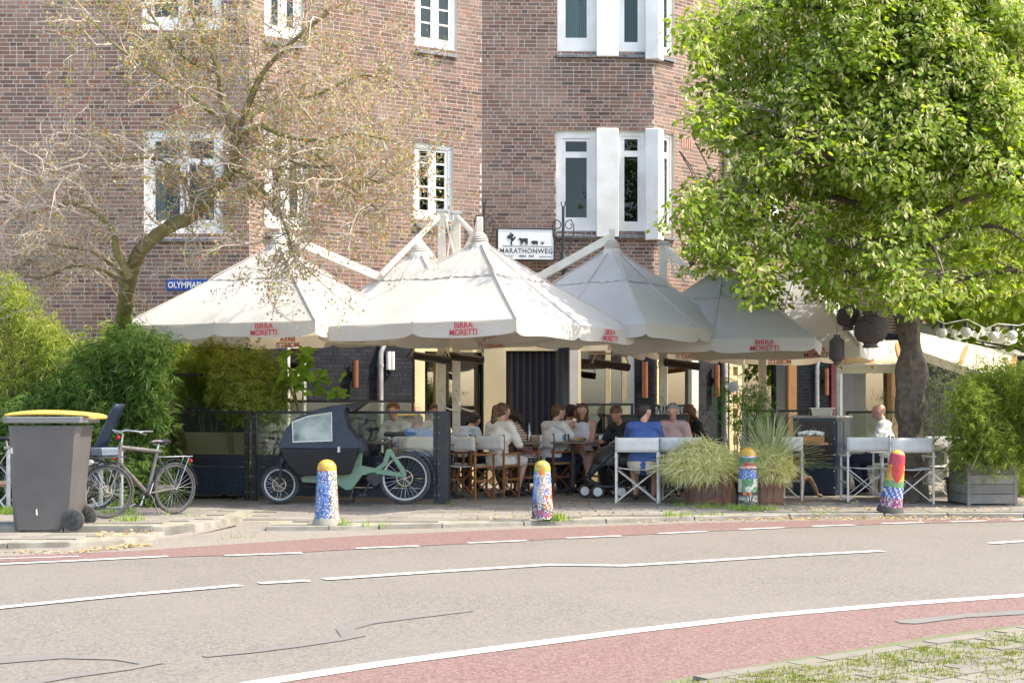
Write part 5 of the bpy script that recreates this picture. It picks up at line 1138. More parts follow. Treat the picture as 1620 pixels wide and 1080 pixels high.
WC = [('wooden director chair nearest the black end post, canvas back turned to the street', 742, 19.9, -38), ('wooden director chair of the woman with the ponytail', 783, 20.3, -32), ('wooden director chair under the woman in the striped top', 833, 21.0, 85), ('wooden director chair of the man in the pinstriped shirt', 872, 21.2, -50), ('wooden director chair under the woman in the white sleeveless top', 926, 21.9, 172), ('empty wooden director chair between the woman in white and the pushchair', 966, 21.3, 20), ('wooden director chair tucked behind the left mast', 706, 20.6, 30)]
for i, (l, px, Y, rz) in enumerate(WC): director(l, px, Y, rz, oak, gw)
WH = [('white framed director chair of the man in the blue shirt', 1008, 19.1, -6), ('white framed director chair half behind the left barrel', 1078, 19.3, -12), ('white framed director chair right beside the dark service counter', 1368, 19.4, 0), ('white framed director chair directly in front of the linden trunk', 1436, 18.95, 4), ('white framed director chair with a bluish canvas, right of the trunk', 1482, 20.1, 12), ('white framed director chair behind the black pot, facing left', 1522, 20.6, 80), ('white framed director chair behind glass holding the person in blue', 664, 19.95, 5), ('white framed director chair behind the glass at the front of the hood', 410, 21.0, 150), ('white framed director chair half hidden behind the right barrel', 1228, 19.6, 25), ('white framed director chair under the bald man', 1405, 20.9, 75)]
for i, (l, px, Y, rz) in enumerate(WH): director(l, px, Y, rz, whitewood, gwh)
tabm = mat('table_top', (.20, .17, .14), .4, col2=(.12, .09, .07), nscale=7)
def table(label, px, Y, r=.35, h=.76, legs=3, m=tabm):
    th = thing('bistro_table', label, 'table', (Lp(px, Y), Y, 0), rng.uniform(0, 2), 'tables of the terrace'); b = MB(); b.lathe([(r-.01, h-.028), (r, h-.02), (r, h-.005), (r-.005, h)], 32); b.build('tabletop', m, th, smooth=True)
    b = MB(); b.lathe([(.035, .05), (.028, .12), (.028, h-.05), (.09, h-.028)], 14); b.build('column', blackm, th, smooth=True)
    for k in range(legs+1): a = 2*PI*k/(legs+1); b = MB(); b.bar((.02*math.cos(a), .02*math.sin(a), .09), (.26*math.cos(a), .26*math.sin(a), .02), .035, .03); b.build('leg', blackm, th)
    return th
TB = [('round table at the left end beside the black end post', 716, 20.1), ('round table between the ponytail woman and the woman in stripes', 818, 20.75), ('round table in front of the woman in the white top', 906, 21.0), ('round table of the man in the blue shirt', 1030, 20.0), ('round table behind the white chairs at the linden trunk', 1452, 19.8), ('round table seen through the wide screen', 600, 20.6), ('round table behind the glass left of the cargo bicycle hood', 445, 20.8)]
for l, px, Y in TB: table(l, px, Y)
def glassw(label, px, Y, z=.761):
    b = MB(); b.lathe([(.026, 0), (.036, .11), (.033, .11), (.024, .006)], 12, cap=False); b.add([(.024*math.cos(k*PI/4), .024*math.sin(k*PI/4), .003) for k in range(8)], [tuple(range(8))]); o = b.build('tumbler', clearm, smooth=True); o.location = (Lp(px, Y), Y, z); tag(o, label, 'glass', 'tumblers on the tables')
for l, px, Y in (('tumbler nearest the crank handle on the left end table', 738-14, 20.0), ('tumbler at the right rim of the left end table', 744-10, 20.15), ('tumbler on the table before the striped top', 812, 20.7), ('tumbler beside the bottle on the middle table', 897, 21.0), ('tumbler on the table of the man in blue', 1040, 20.1)): glassw(l, px, Y)
b = MB(); b.lathe([(.03, 0), (.032, .13), (.014, .19), (.013, .25), (.016, .25), (.016, .27)], 14); o = b.build('bottle', clearm, smooth=True); o.location = (Lp(837, 20.8), 20.8, .761); tag(o, 'slim glass bottle standing behind the woman in stripes', 'bottle')
# ---- pushchair
psh = thing('pushchair', 'black folded-back pushchair with white rimmed wheels between the tables', 'pushchair', (Lp(955, 20.2), 20.2, 0), R(0)); s1 = 20.2/F
def Q(px, py, y=0): return ((px-955)*s1, y, (786.6-py)*s1)
for (px, py, y) in ((925, 771, -.05), (944, 773, -.25), (981, 772, -.22), (975, 768, .2)): 
    w_ = bpy.data.objects.new('wheel', None); C.objects.link(w_); w_.parent = psh; q = Q(px, py, y); w_.location = (q[0], q[1], .095); b = MB(); b.tube([(.075*math.cos(a), 0, .075*math.sin(a)) for a in [k*PI/10 for k in range(20)]], .02, 8, True); b.build('tyre', rubber, w_, smooth=True); b = MB(); b.cyl((0, -.012, 0), (0, .012, 0), .062, n=18); b.build('rim', white, w_)
b = MB(); b.sheet(lambda u, v: (Q(932+u*60, 748-u*52+v*22-12*math.sin(PI*u)*(1-v))[0], -.22+.44*v, Q(0, 752-u*50)[2]+.10*math.sin(PI*v)+.02*math.sin(u*9)), 14, 10); o = b.build('seat_cover', navy, psh, smooth=True); sm = o.modifiers.new('s', 'SOLIDIFY'); sm.thickness = .03
b = MB(); b.sheet(lambda u, v: (Q(926+u*66, 0)[0], -.25+.5*v, Q(0, 752+14*math.sin(PI*u))[2]-.05*math.sin(PI*v)), 12, 8); o = b.build('basket', blackm, psh, smooth=True); sm = o.modifiers.new('s', 'SOLIDIFY'); sm.thickness = .04
b = MB(); b.lathe([(.26, 0), (.27, .08), (.22, .2), (.1, .27), (.01, .285)], 18, c=Q(968, 735), sy=.9); b.build('canopy', blackm, psh, smooth=True)
for s in (-.24, .24): b = MB(); b.tube([Q(926, 768, s*.4), Q(940, 742, s), Q(985, 700, s), Q(1003, 690, s)], .012, 8); b.tube([Q(981, 770, s), Q(960, 735, s)], .012, 8); b.build('frame_tube', blackm, psh, smooth=True, stuff=True)
b = MB(); b.tube([Q(1003, 690, -.24), Q(1008, 688, 0), Q(1003, 690, .24)], .016, 8); b.build('push_bar', rubber, psh, smooth=True)
# ---- service counter with tub
cn = G(1322, 784.5, 0); al = R(28); th = thing('service_counter', 'dark navy service counter with a grey top between the right barrel and the white chairs', 'counter', cn, 0); dL = Vector((-math.cos(al), math.sin(al), 0)); dR = Vector((math.sin(al), math.cos(al), 0)); LL, LR = .62, .78
def cbox(a0, a1, b0, b1, z0, z1, nm, m, par=th, bevel=0): q = MB(); q.prism([((dL*x+dR*y).x, (dL*x+dR*y).y) for x, y in ((a0, b0), (a1, b0), (a1, b1), (a0, b1))], z0, z1); return q.build(nm, m, par, bevel=bevel)
cbox(0, LL, 0, LR, .03, 1.10, 'body', navy, bevel=.006); cbox(-.03, LL+.03, -.03, LR+.03, 1.10, 1.135, 'counter_top', mat('zinc_top', (.40, .37, .32), .5, col2=(.30, .28, .25), nscale=6), bevel=.004)
for k in (0, 1): cbox(-.012, -.001, .03+k*.37, .37+k*.37, .10, 1.06, 'door', navy, bevel=.004)
cbox(.03, LL-.03, -.012, -.001, .50, 1.06, 'side_panel', darkbrown, bevel=.004); cbox(.02, LL-.02, .02, LR-.02, 0, .03, 'plinth', blackm)
for k in range(5):
    for s in (0, 1): q = MB(); p_ = dL*(.02+s*(LL-.04))+dR*-.008; q.ball((p_.x, p_.y, .12+k*.23), .009, 8, 5); q.build('rivet', galv, th)
th = thing('plastic_tub', 'translucent white plastic tub standing on the service counter', 'tub', cn+dL*.28+dR*.3+Vector((0, 0, 1.136)), R(-15)); b = MB(); b.add([(x*.15*k, y*.11*k, z) for k, z in ((.86, 0), (1, .10)) for x, y in ((-1, -1), (1, -1), (1, 1), (-1, 1))], [(0, 3, 2, 1), (0, 1, 5, 4), (1, 2, 6, 5), (2, 3, 7, 6), (3, 0, 4, 7)]); b.build('body', mat('tub_plastic', (.60, .57, .50), .4, trans=.3), th); b = MB()
for a_, c_ in (((-.17, -.13), (.17, -.11)), ((-.17, .11), (.17, .13)), ((-.17, -.11), (-.15, .11)), ((.15, -.11), (.17, .11))): b = MB(); b.box((a_[0], a_[1], .10), (c_[0], c_[1], .112)); b.build('rim', offwhite, th)
# ---- pedestal table with tray of cloths
carv = mat('carved_wood', (.30, .17, .085), .55, col2=(.20, .11, .055), nscale=8)
th = thing('pedestal_table', 'small antique wooden pedestal table on three carved legs beside the right barrel', 'table', (Lp(1268, 20.0), 20.0, 0), R(-10)); b = MB(); b.lathe([(.30, .735), (.36, .745), (.36, .76), (.34, .768)], 28); b.build('tabletop', carv, th, smooth=True)
b = MB(); b.lathe([(.05, .22), (.075, .27), (.05, .33), (.035, .42), (.055, .5), (.035, .58), (.03, .66), (.10, .735)], 16); b.build('column', carv, th, smooth=True)
for k in range(3):
    a = R(-30+120*k)+R(-60); b = MB(); b.tube([(.03*math.cos(a), .03*math.sin(a), .30), (.13*math.cos(a), .13*math.sin(a), .27), (.21*math.cos(a), .21*math.sin(a), .15), (.25*math.cos(a), .25*math.sin(a), .05), (.31*math.cos(a), .31*math.sin(a), .028)], [.04, .04, .03, .022, .03], 8); b.build('leg', carv, th, smooth=True)
th = thing('wooden_tray', 'shallow wooden box of crumpled white cloths on the pedestal table', 'tray', (Lp(1283, 19.95), 19.95, .769), R(-8)); b = MB(); b.box((-.17, -.12, 0), (.17, .12, .09)); b.build('box', woodw, th, bevel=.004)
b = MB(); b.sheet(lambda u, v: (-.17+.34*u, -.13+.26*v, .095+.05*abs(math.sin(u*17+v*5))*abs(math.sin(v*13+u*7))+.03*math.sin(PI*u)*math.sin(PI*v)), 40, 24); b.build('cloths', white, th)
# ---- planter with planks
plank = ramp_mat('grey_plank', [(.20, .185, .16), (.26, .24, .21), (.17, .155, .135)], soil=((.12, .11, .10), 5, .5), bump=.3, bscale=30)
YP = 18.5; x0, x1 = Lp(1531, YP), Lp(1611, YP); th = thing('plank_planter', 'square weathered grey plank planter holding bamboo at the right', 'planter', (x0, YP, 0), R(4)); L_ = x1-x0; D_ = .66
for k in range(4):
    z0 = .02+k*.125
    for (a0, b0, a1, b1) in ((0, 0, L_, .03), (L_-.03, .03, L_, D_), (0, D_-.03, L_-.03, D_), (0, .03, .03, D_-.03)): b = MB(); b.box((a0, b0, z0), (a1, b1, z0+.12)); b.build('plank', plank, th, bevel=.004)
for (a, c_) in ((-.004, -.006), (L_-.036, -.006), (L_-.036, D_-.034)): b = MB(); b.box((a, c_, 0), (a+.04, c_+.04, .535)); b.build('corner_post', plank, th)
soilm = mat('soil', (.05, .035, .025), .95)
b = MB(); b.box((.03, .03, .4), (L_-.03, D_-.03, .47)); b.build('soil', soilm, th)
th = thing('black_pot', 'round black plastic pot between the last white chair and the planter', 'pot', (Lp(1513, 19.3), 19.3, 0)); b = MB(); b.lathe([(.11, 0), (.14, .28), (.155, .285), (.155, .32)], 24, cap=False); b.lathe([(.14, .29), (.02, .29)], 20); b.build('body', blackm, th, smooth=True)
# ---- barrels
stave = ramp_mat('barrel_stave', [(.13, .065, .045), (.19, .10, .065), (.16, .085, .06), (.10, .05, .038)], soil=((.22, .18, .14), 6, .5), bump=.4, bscale=40); hoopm = mat('rusty_hoop', (.13, .060, .040), .8, col2=(.22, .10, .06), nscale=12)
def barrel(label, px, Y, r=.34, h=.44):
    th = thing('half_barrel', label, 'barrel planter', (Lp(px, Y), Y, 0), 0, 'half wine barrels used as planters'); n = 22
    for k in range(n):
        a0 = 2*PI*(k+.03)/n; a1 = 2*PI*(k+.97)/n; b = MB(); vs = []
        for z, rr in ((0, r*.86), (h*.5, r*.96), (h, r)):
            for a in (a0, a1):
                vs += [(rr*math.cos(a), rr*math.sin(a), z), ((rr-.03)*math.cos(a), (rr-.03)*math.sin(a), z)]
        fs = [(0, 2, 3, 1), (8, 9, 11, 10)]
        for i in (0, 4): fs += [(i, i+4, i+6, i+2), (i+1, i+3, i+7, i+5), (i, i+1, i+5, i+4), (i+2, i+6, i+7, i+3)]
        b.add(vs, fs); b.build('stave', stave, th)
    for z, rr in ((.06, r*.875), (h*.55, r*.972), (h*.84, r*.995)): b = MB(); b.lathe([(rr+.002, z-.02), (rr+.006, z-.02), (rr+.010, z+.025), (rr+.004, z+.025)], 32, cap=False); b.build('hoop', hoopm, th, smooth=True)
    b = MB(); b.cyl((0, 0, h-.09), (0, 0, h-.05), r*.93, n=22); b.build('soil', soilm, th); return th
barrel('half barrel with the rounded tuft of grass, left of the goose bollard', 1121, 18.75); barrel('half barrel with spiky leaves, right of the goose bollard', 1202, 18.85, .33, .43)

plm = mat('white_plate', (.70, .70, .68), .3); foodm = mat('food', (.42, .22, .08), .7, col2=(.16, .24, .05), nscale=25, contrast=1)
for l, px, Y in (('white plate of food before the woman in stripes', 822, 20.6), ('white plate of food before the woman in the white top', 912, 20.95), ('white plate on the table of the man in blue', 1024, 19.85)):
    th = thing('plate', l, 'plate', (Lp(px, Y), Y, .761)); b = MB(); b.lathe([(.07, 0), (.12, .015), (.125, .018), (.07, .006)], 24); b.build('dish', plm, th, smooth=True); b = MB(); b.ball((0, 0, .02), .055, 12, 8, (1, .8, .5)); b.ball((.03, .02, .03), .03, 10, 6); b.build('food', foodm, th, smooth=True, stuff=True)
# ================================================================ PEOPLE
def capsule(mb, p, q, r0, r1, n=14):
    p = Vector(p); q = Vector(q); d = q-p; L_ = d.length; d.normalize() if L_ > 1e-6 else None
    if L_ < 1e-6: d = Vector((0, 0, 1))
    u = d.orthogonal().normalized(); v = d.cross(u); prof = []
    for k in range(0, 5): a = -PI/2+PI/2*k/5; prof.append((r0*math.cos(a), r0*math.sin(a)))
    prof.append((r0, 0)); prof.append((r1, L_))
    for k in range(1, 6): a = PI/2*k/5; prof.append((r1*math.cos(a), L_+r1*math.sin(a)))
    prof[0] = (.0005, -r0); prof[-1] = (.0005, L_+r1); vs = []; m = len(prof)
    for r, z in prof:
        for k in range(n): a = 2*PI*k/n; vs.append(p+d*z+(u*math.cos(a)+v*math.sin(a))*r)
    fs = [(i*n+k, i*n+(k+1) % n, (i+1)*n+(k+1) % n, (i+1)*n+k) for i in range(m-1) for k in range(n)]+[tuple(range(n-1, -1, -1)), tuple((m-1)*n+k for k in range(n))]
    mb.add(vs, fs)
def remesh(mb, vox, name, m, par, extra=None, smooth_it=2, wave=0):
    o = mb.build('tmp', m, None, fixn=True); md = o.modifiers.new('r', 'REMESH'); md.mode = 'VOXEL'; md.voxel_size = vox; md.use_smooth_shade = True
    sm = o.modifiers.new('s', 'SMOOTH'); sm.iterations = smooth_it; sm.factor = .5
    me = evaluated(o)
    if wave:
        n_ = len(me.vertices); co = np.empty(n_*3, np.float32); no = np.empty(n_*3, np.float32); me.vertices.foreach_get('co', co); me.vertices.foreach_get('normal', no); co = co.reshape(-1, 3); no = no.reshape(-1, 3)
        co += no*(wave*np.sin(co[:, 2]*55+co[:, 0]*23+np.sin(co[:, 1]*40)*2))[:, None]; me.vertices.foreach_set('co', co.ravel())
    if extra:
        bm = bmesh.new(); bm.from_mesh(me); t = extra.build('tmp2', m, None); bm.from_mesh(t.data); bpy.data.objects.remove(t); bm.to_mesh(me); bm.free()
    me.name = name; me.polygons.foreach_set('use_smooth', [True]*len(me.polygons)); r = bpy.data.objects.new(name, me); C.objects.link(r); r.parent = par; me.materials.clear(); me.materials.append(m); return r
def ik(a, c, l1, l2, pole):
    a = Vector(a); c = Vector(c); d = c-a; L_ = min(d.length, (l1+l2)*.995); dn = d.normalized(); c = a+dn*L_; x = (l1*l1-l2*l2+L_*L_)/(2*L_); h = math.sqrt(max(0, l1*l1-x*x)); p = Vector(pole); p = p-dn*p.dot(dn); p.normalize(); return a+dn*x+p*h, c
skins = [mat('skin_light', (.56, .32, .23), .5, col2=(.50, .26, .18), nscale=9), mat('skin_tan', (.42, .21, .13), .5, col2=(.36, .17, .11), nscale=9), mat('skin_pink', (.60, .35, .28), .5, col2=(.55, .28, .22), nscale=9)]
def hairm(n, c): return mat('hair_'+n, c, .55, col2=(c[0]*.55, c[1]*.55, c[2]*.55), nscale=30, bump=.4, bscale=90)
HB_ = hairm('brown', (.13, .065, .03)); HD = hairm('dark', (.025, .016, .014)); HR = hairm('auburn', (.22, .085, .03)); HG = hairm('grey', (.33, .31, .28)); HBL = hairm('blond', (.40, .27, .13))
eyem = mat('eye', (.03, .02, .02), .2); lipm = mat('lip', (.42, .13, .11), .5); shoem = mat('white_shoe', (.62, .62, .60), .6); dshoe = mat('dark_shoe', (.03, .028, .03), .6)
def person(label, px, Y, rz, shirt, legs, skin=0, hair=HB_, style='short', lean=.1, hands=None, feet=None, sleeve=.5, trouser=1.0, look=(0, 0), shoe=dshoe, dress=None, z0=0, fat=1.0, side=0):
    th = thing('person', label, 'person', (Lp(px, Y), Y, z0), R(rz)); sk = skins[skin]
    P0 = Vector((0, 0, .54)); up_ = Vector((side, lean, 1)).normalized(); Ch = P0+up_*.27; N = P0+up_*.50; nk = (up_+Vector((0, .25, 0))).normalized(); Hd = N+nk*.165+Vector((0, .02, 0))
    Rt = Vector((1, 0, 0)); shs = [N+Rt*s*.165-up_*.045 for s in (-1, 1)]; hps = [P0+Rt*s*.085+Vector((0, .02, -.03)) for s in (-1, 1)]
    hands = hands or [(-.16, .36, .70), (.16, .36, .70)]; feet = feet or [(-.12, .42, .05), (.12, .38, .05)]
    B = MB(); f = fat
    capsule(B, P0+Vector((0, 0, 0)), Ch, .125*f, .115*f); capsule(B, P0-Rt*.05, P0+Rt*.05, .12*f, .12*f); capsule(B, Ch-Rt*.05*f, Ch+Rt*.05*f, .112*f, .112*f); capsule(B, shs[0]+Rt*.03, shs[1]-Rt*.03, .062, .062); capsule(B, Ch, N-up_*.03, .12*f, .07); capsule(B, N-up_*.02, Hd-up_*.02, .05, .048)
    yaw = R(look[0]); fw = Vector((-math.sin(yaw), math.cos(yaw), 0)); pit = R(look[1]); fwd = (fw*math.cos(pit)+Vector((0, 0, -1))*math.sin(pit)).normalized(); hu = (Vector((0, 0, 1))*math.cos(pit)+fw*math.sin(pit)).normalized(); hr = fwd.cross(hu)
    capsule(B, Hd+hu*.025-fwd*.018, Hd+hu*.02+fwd*.02, .082, .078); capsule(B, Hd-hu*.03+fwd*.035, Hd-hu*.072+fwd*.055, .055, .030); capsule(B, Hd+fwd*.092+hu*.012, Hd+fwd*.108-hu*.018, .010, .014)
    for s in (-1, 1): capsule(B, Hd+hr*s*.082+hu*.02, Hd+hr*s*.084-hu*.018, .014, .010)
    arms = []; X = MB()
    for i, s in enumerate((-1, 1)):
        e_, h_ = ik(shs[i], hands[i], .285, .255, (s*.6, -.45, -.7)); arms.append((shs[i], e_, h_)); capsule(B, shs[i], e_, .048*f, .038); capsule(B, e_, h_, .037, .025)
        d = (h_-e_).normalized(); lat = d.cross(Vector((0, 0, 1))); lat = lat.normalized() if lat.length > .1 else Vector((1, 0, 0)); capsule(B, h_, h_+d*.05, .026, .030); dn = lat.cross(d).normalized(); dn = dn if dn.z < 0 else -dn
        for k, (o_, l_) in enumerate(((-.026, .062), (-.009, .075), (.009, .07), (.026, .055))):
            a0 = h_+d*.045+lat*o_; a1 = a0+d*l_*.55+dn*.012; a2 = a1+d*l_*.35+dn*.03; X.tube([a0, a1, a2], [.0095, .0085, .007], 6)
        a0 = h_+d*.01-lat*s*.02; X.tube([a0, a0+d*.035-lat*s*.032+dn*.01, a0+d*.06-lat*s*.035+dn*.022], [.011, .010, .008], 6)
    kn = []
    for i, s in enumerate((-1, 1)):
        k_, a_ = ik(hps[i], Vector(feet[i])+Vector((0, -.05, .05)), .43, .41, (s*.15, .6, 1)); kn.append((hps[i], k_, a_)); capsule(B, hps[i], k_, .085*f, .058*f); capsule(B, k_, a_, .056*f, .036); ft = (Vector(feet[i])-a_); fd = Vector((k_.x-hps[i].x, k_.y-hps[i].y, 0)).normalized(); capsule(B, a_-Vector((0, 0, .04)), a_+fd*.15-Vector((0, 0, .065)), .034, .026)
    remesh(B, .014, 'body', sk, th, X)
    # clothes are shells over the same skeleton
    S = MB(); g = .016
    if shirt:
        capsule(S, P0+Vector((0, 0, -.02)), Ch, .125*f+g, .115*f+g); capsule(S, P0-Rt*.05, P0+Rt*.05, .12*f+g, .12*f+g); capsule(S, Ch-Rt*.05*f, Ch+Rt*.05*f, .112*f+g, .112*f+g); capsule(S, Ch, N-up_*.045, .12*f+g, .065+g)
        if sleeve > 0: capsule(S, shs[0]+Rt*.02, shs[1]-Rt*.02, .062+g, .062+g)
        else: capsule(S, shs[0]+Rt*.08, shs[1]-Rt*.08, .05+g, .05+g)
        for (a, b_, c_) in arms:
            if sleeve > 0: capsule(S, a, a.lerp(b_, min(1, sleeve*1.3)), .052*f+g, .046+g)
            if sleeve > .8: capsule(S, b_, b_.lerp(c_, min(1, (sleeve-.77)*4)), .042+g, .032+g)
        remesh(S, .015, 'shirt', shirt, th, None, 2, .003)
    if legs:
        T = MB(); capsule(T, P0-Rt*.05+Vector((0, 0, -.02)), P0+Rt*.05+Vector((0, 0, -.02)), .125*f+g*.7, .125*f+g*.7)
        for (a, b_, c_) in kn:
            capsule(T, a, a.lerp(b_, min(1, trouser*1.8)), .088*f+g, .064*f+g)
            if trouser > .6: capsule(T, b_, b_.lerp(c_, min(1, (trouser-.5)*1.9)), .060*f+g, .046+g)
        if dress: capsule(T, kn[0][0].lerp(kn[0][1], .5), kn[1][0].lerp(kn[1][1], .5), .10, .10)
        remesh(T, .015, 'trousers' if not dress else 'skirt', legs, th, None, 2, .003)
    for (a, b_, c_) in kn:
        fd = Vector((b_.x-a.x, b_.y-a.y, 0)).normalized(); q = MB(); capsule(q, c_-Vector((0, 0, .05)), c_+fd*.14-Vector((0, 0, .068)), .042, .032); remesh(q, .012, 'shoe', shoe, th)
    if hair:
        Hm = MB(); capsule(Hm, Hd+hu*.040-fwd*.028, Hd+hu*.045+fwd*.005, .090, .082)
        if style != 'bald': capsule(Hm, Hd-hu*.02-fwd*.045, Hd+hu*.03-fwd*.04, .066, .08)
        if style in ('long', 'pony', 'bob'):
            for s in (-1, 1): capsule(Hm, Hd+hu*.02+hr*s*.06, Hd-hu*(.15 if style != 'pony' else .02)+hr*s*.062-fwd*.02, .035, .03)
            if style != 'pony': capsule(Hm, Hd-fwd*.05, Hd-fwd*.06-Vector((0, 0, .17 if style == 'bob' else .32)), .075, .06)
        if style == 'pony':
            capsule(Hm, Hd+hu*.06-fwd*.08, Hd+hu*.04-fwd*.13, .035, .04); capsule(Hm, Hd+hu*.04-fwd*.13, Hd-fwd*.14-Vector((0, 0, .14)), .042, .05); capsule(Hm, Hd-fwd*.14-Vector((0, 0, .14)), Hd-fwd*.13-Vector((0, 0, .36)), .05, .02)
        if style == 'sweep':
            capsule(Hm, Hd-fwd*.05, Hd-fwd*.20-Vector((0, 0, .10)), .07, .06); capsule(Hm, Hd-fwd*.20-Vector((0, 0, .10)), Hd-fwd*.30-Vector((0, 0, .26)), .06, .02); capsule(Hm, Hd+hr*.05, Hd+hr*.06-fwd*.12-Vector((0, 0, .08)), .04, .03)
        remesh(Hm, .011, 'hair', hair, th, None, 1, .0025)
    for s in (-1, 1): q = MB(); q.ball(Hd+fwd*.088+hr*s*.028+hu*.018, .0062, 8, 6); q.build('eye', eyem, th, smooth=True)
    q = MB(); q.tube([Hd+fwd*.088-hu*.048-hr*.022, Hd+fwd*.095-hu*.050, Hd+fwd*.088-hu*.048+hr*.022], [.004, .007, .004], 6); q.build('mouth', lipm, th, smooth=True)
    return th
tee = mat('white_shirt', (.70, .70, .68), .85, bump=.2, bscale=20); pin = stripe_mat('pinstripe', (.68, .68, .65), (.42, .45, .48), 22, 'X', .72); teal = mat('pale_tee', (.62, .72, .68), .85)
redst = stripe_mat('red_white_stripe', (.30, .045, .04), (.64, .60, .55), 9, 'Z', .45, distort=3); blues = mat('navy_blue_tee', (.035, .075, .22), .8, col2=(.05, .10, .28), nscale=6, bump=.2, bscale=14); lblue = stripe_mat('light_blue_stripe', (.42, .52, .70), (.60, .66, .74), 16, 'Z', .5)
patt = ramp_mat('black_white_print', [(.015, .02, .03), (.02, .03, .04), (.6, .6, .58)], by='noise', nscale=45); lace = ramp_mat('cream_lace', [(.62, .58, .50), (.70, .66, .60), (.42, .38, .32)], by='noise', nscale=60); beige = mat('beige_cotton', (.50, .43, .32), .85); dnavy = mat('dark_trousers', (.02, .025, .05), .8); blackj = mat('black_jacket', (.018, .018, .022), .8); brightblue = mat('bright_blue_tee', (.16, .28, .62), .8)
lav = mat('white_top', (.66, .68, .74), .85, bump=.2, bscale=20)
person('reddish haired person in a white shirt sitting behind the rear wheel of the cargo bicycle', 627, 21.2, 150, tee, dnavy, 2, HR, lean=.02, look=(15, 5))
person('blond guest behind the glass right beside the red-haired one', 652, 22.2, 200, lblue, dnavy, 0, HBL, lean=.1)
person('guest with brown hair just above the screen rail near the end post', 686, 21.9, 190, tee, dnavy, 0, HB_, lean=.2)
person('person in a bright blue shirt bent forward in a white chair behind the glass screen', 664, 20.0, 8, brightblue, brightblue, 1, HB_, lean=.85, hands=[(-.2, .55, .66), (.2, .55, .66)], look=(0, 50))
person('guest in a light blue striped shirt bent over the table behind the right mast', 722, 21.3, -35, lblue, dnavy, 0, HD, lean=.75, look=(0, 35), sleeve=.9)
person('woman with a long brown ponytail in a cream lace dress, seen from behind', 788, 20.3, -32, lace, lace, 0, HB_, 'pony', lean=.12, sleeve=.9, dress=1, trouser=.5, look=(-35, 5), shoe=dshoe)
person('dark haired woman in a red and white striped top leaning over the table', 834, 20.95, 82, redst, patt, 0, HD, 'sweep', lean=.45, side=.05, hands=[(-.14, .42, .80), (.16, .40, .80)], sleeve=.45, look=(0, 30), shoe=shoem, feet=[(-.10, .38, .05), (.14, .10, .05)])
person('broad man in a pinstriped white shirt with short brown hair, back to the street', 870, 21.1, -42, pin, dnavy, 2, HB_, lean=.22, hands=[(-.10, .42, .80), (.22, .46, .80)], look=(-25, 5), fat=1.1)
person('man in a pale tee with very short dark hair, just right of the pinstriped shirt', 889, 21.9, -60, teal, dnavy, 1, HD, lean=.2, hands=[(-.10, .42, .80), (.22, .46, .80)])
person('woman in a white sleeveless top facing the street with crossed bare legs', 922, 21.75, 172, lav, beige, 2, HB_, 'bob', lean=.02, sleeve=0, trouser=.42, hands=[(.0, .34, .68), (.18, .30, .70)], feet=[(-.10, .46, .05), (-.13, .50, .28)], shoe=mat('sandal', (.35, .2, .12), .6), fat=1.05)
person('person with tousled brown hair in a black jacket left of the man in blue', 992, 21.0, 140, blackj, blackj, 1, HB_, lean=.35, sleeve=1.0, look=(10, 25), hands=[(-.14, .42, .76), (.16, .40, .76)])
person('man in a navy blue tee and beige shorts seen from behind in a white chair', 1018, 19.15, -8, blues, beige, 0, HD, lean=.18, trouser=.5, hands=[(-.16, .50, .78), (.16, .50, .78)], look=(-50, 5), fat=1.22)
person('grey haired guest in pink facing the man in blue above the grass tuft', 1066, 20.9, 165, mat('pink_blouse', (.55, .36, .33), .85), dnavy, 2, HG, lean=.1, look=(0, 5))
person('auburn haired guest with lowered head between the grass tuft and the white flower', 1112, 22.3, 95, blackj, dnavy, 0, HR, 'bob', lean=.25, look=(0, 40))
person('bald man in a white tee left of the linden trunk', 1404, 21.0, 62, tee, dnavy, 2, None, 'bald', lean=.1, look=(10, 10))
# ================================================================ VEGETATION
def leafmat(name, stops, trans=.35, tmul=(1.15, 1.25, .5), rough=.55): return ramp_mat(name, stops, rough=rough, bump=0, trans=trans, tmul=tmul)
def bez(pts, n=10):
    """smooth polyline through points"""
    pts = [Vector(p) for p in pts]; out = []
    for i in range(len(pts)-1):
        p0 = pts[max(i-1, 0)]; p1 = pts[i]; p2 = pts[i+1]; p3 = pts[min(i+2, len(pts)-1)]
        for k in range(n):
            t = k/n; out.append(.5*((2*p1)+(-p0+p2)*t+(2*p0-5*p1+4*p2-p3)*t*t+(-p0+3*p1-3*p2+p3)*t*t*t))
    out.append(pts[-1]); return out
def limb(mb, pts, r0, r1, n=8, k=6, kn=0):
    q = bez(pts, k); N = len(q); mb.tube(q, [(r0+(r1-r0)*(i/(N-1))**.8)*(1+(kn*math.sin(i*2.3+r0*50) if kn else 0)) for i in range(N)], n); return q
# ---------------------------------------------------------------- linden
bark = mat('linden_bark', (.075, .060, .046), .95, col2=(.15, .12, .09), nscale=14, bump=1.0, bscale=26)
TX, TY = Lp(1436, 19.3), 19.3
lt = thing('linden_tree', 'tall linden with pale drooping flowers, standing between the white chairs at the right', 'tree', (TX, TY, 0)); O = Vector((TX, TY, 0))
b = MB(); n = 26; rings = 60; vs = []; fs = []
for i in range(rings+1):
    z = i/rings*4.2; r = .205+.06*math.exp(-z*4)-.018*z+(.03*math.sin(z*5)+.02*math.sin(z*11+1)); cx = .05*math.sin(z*1.3)+.02*math.sin(z*4); cy = .04*math.sin(z*1.1+1)
    for k in range(n):
        a = 2*PI*k/n; rr_2 = r*(1+.07*math.sin(a*3+z*2.2)+.05*math.sin(a*7+z*5)+.035*math.sin(a*13-z*9)+.03*math.sin(a*5+z*17)); vs.append((cx+rr_2*math.cos(a), cy+rr_2*math.sin(a), z))
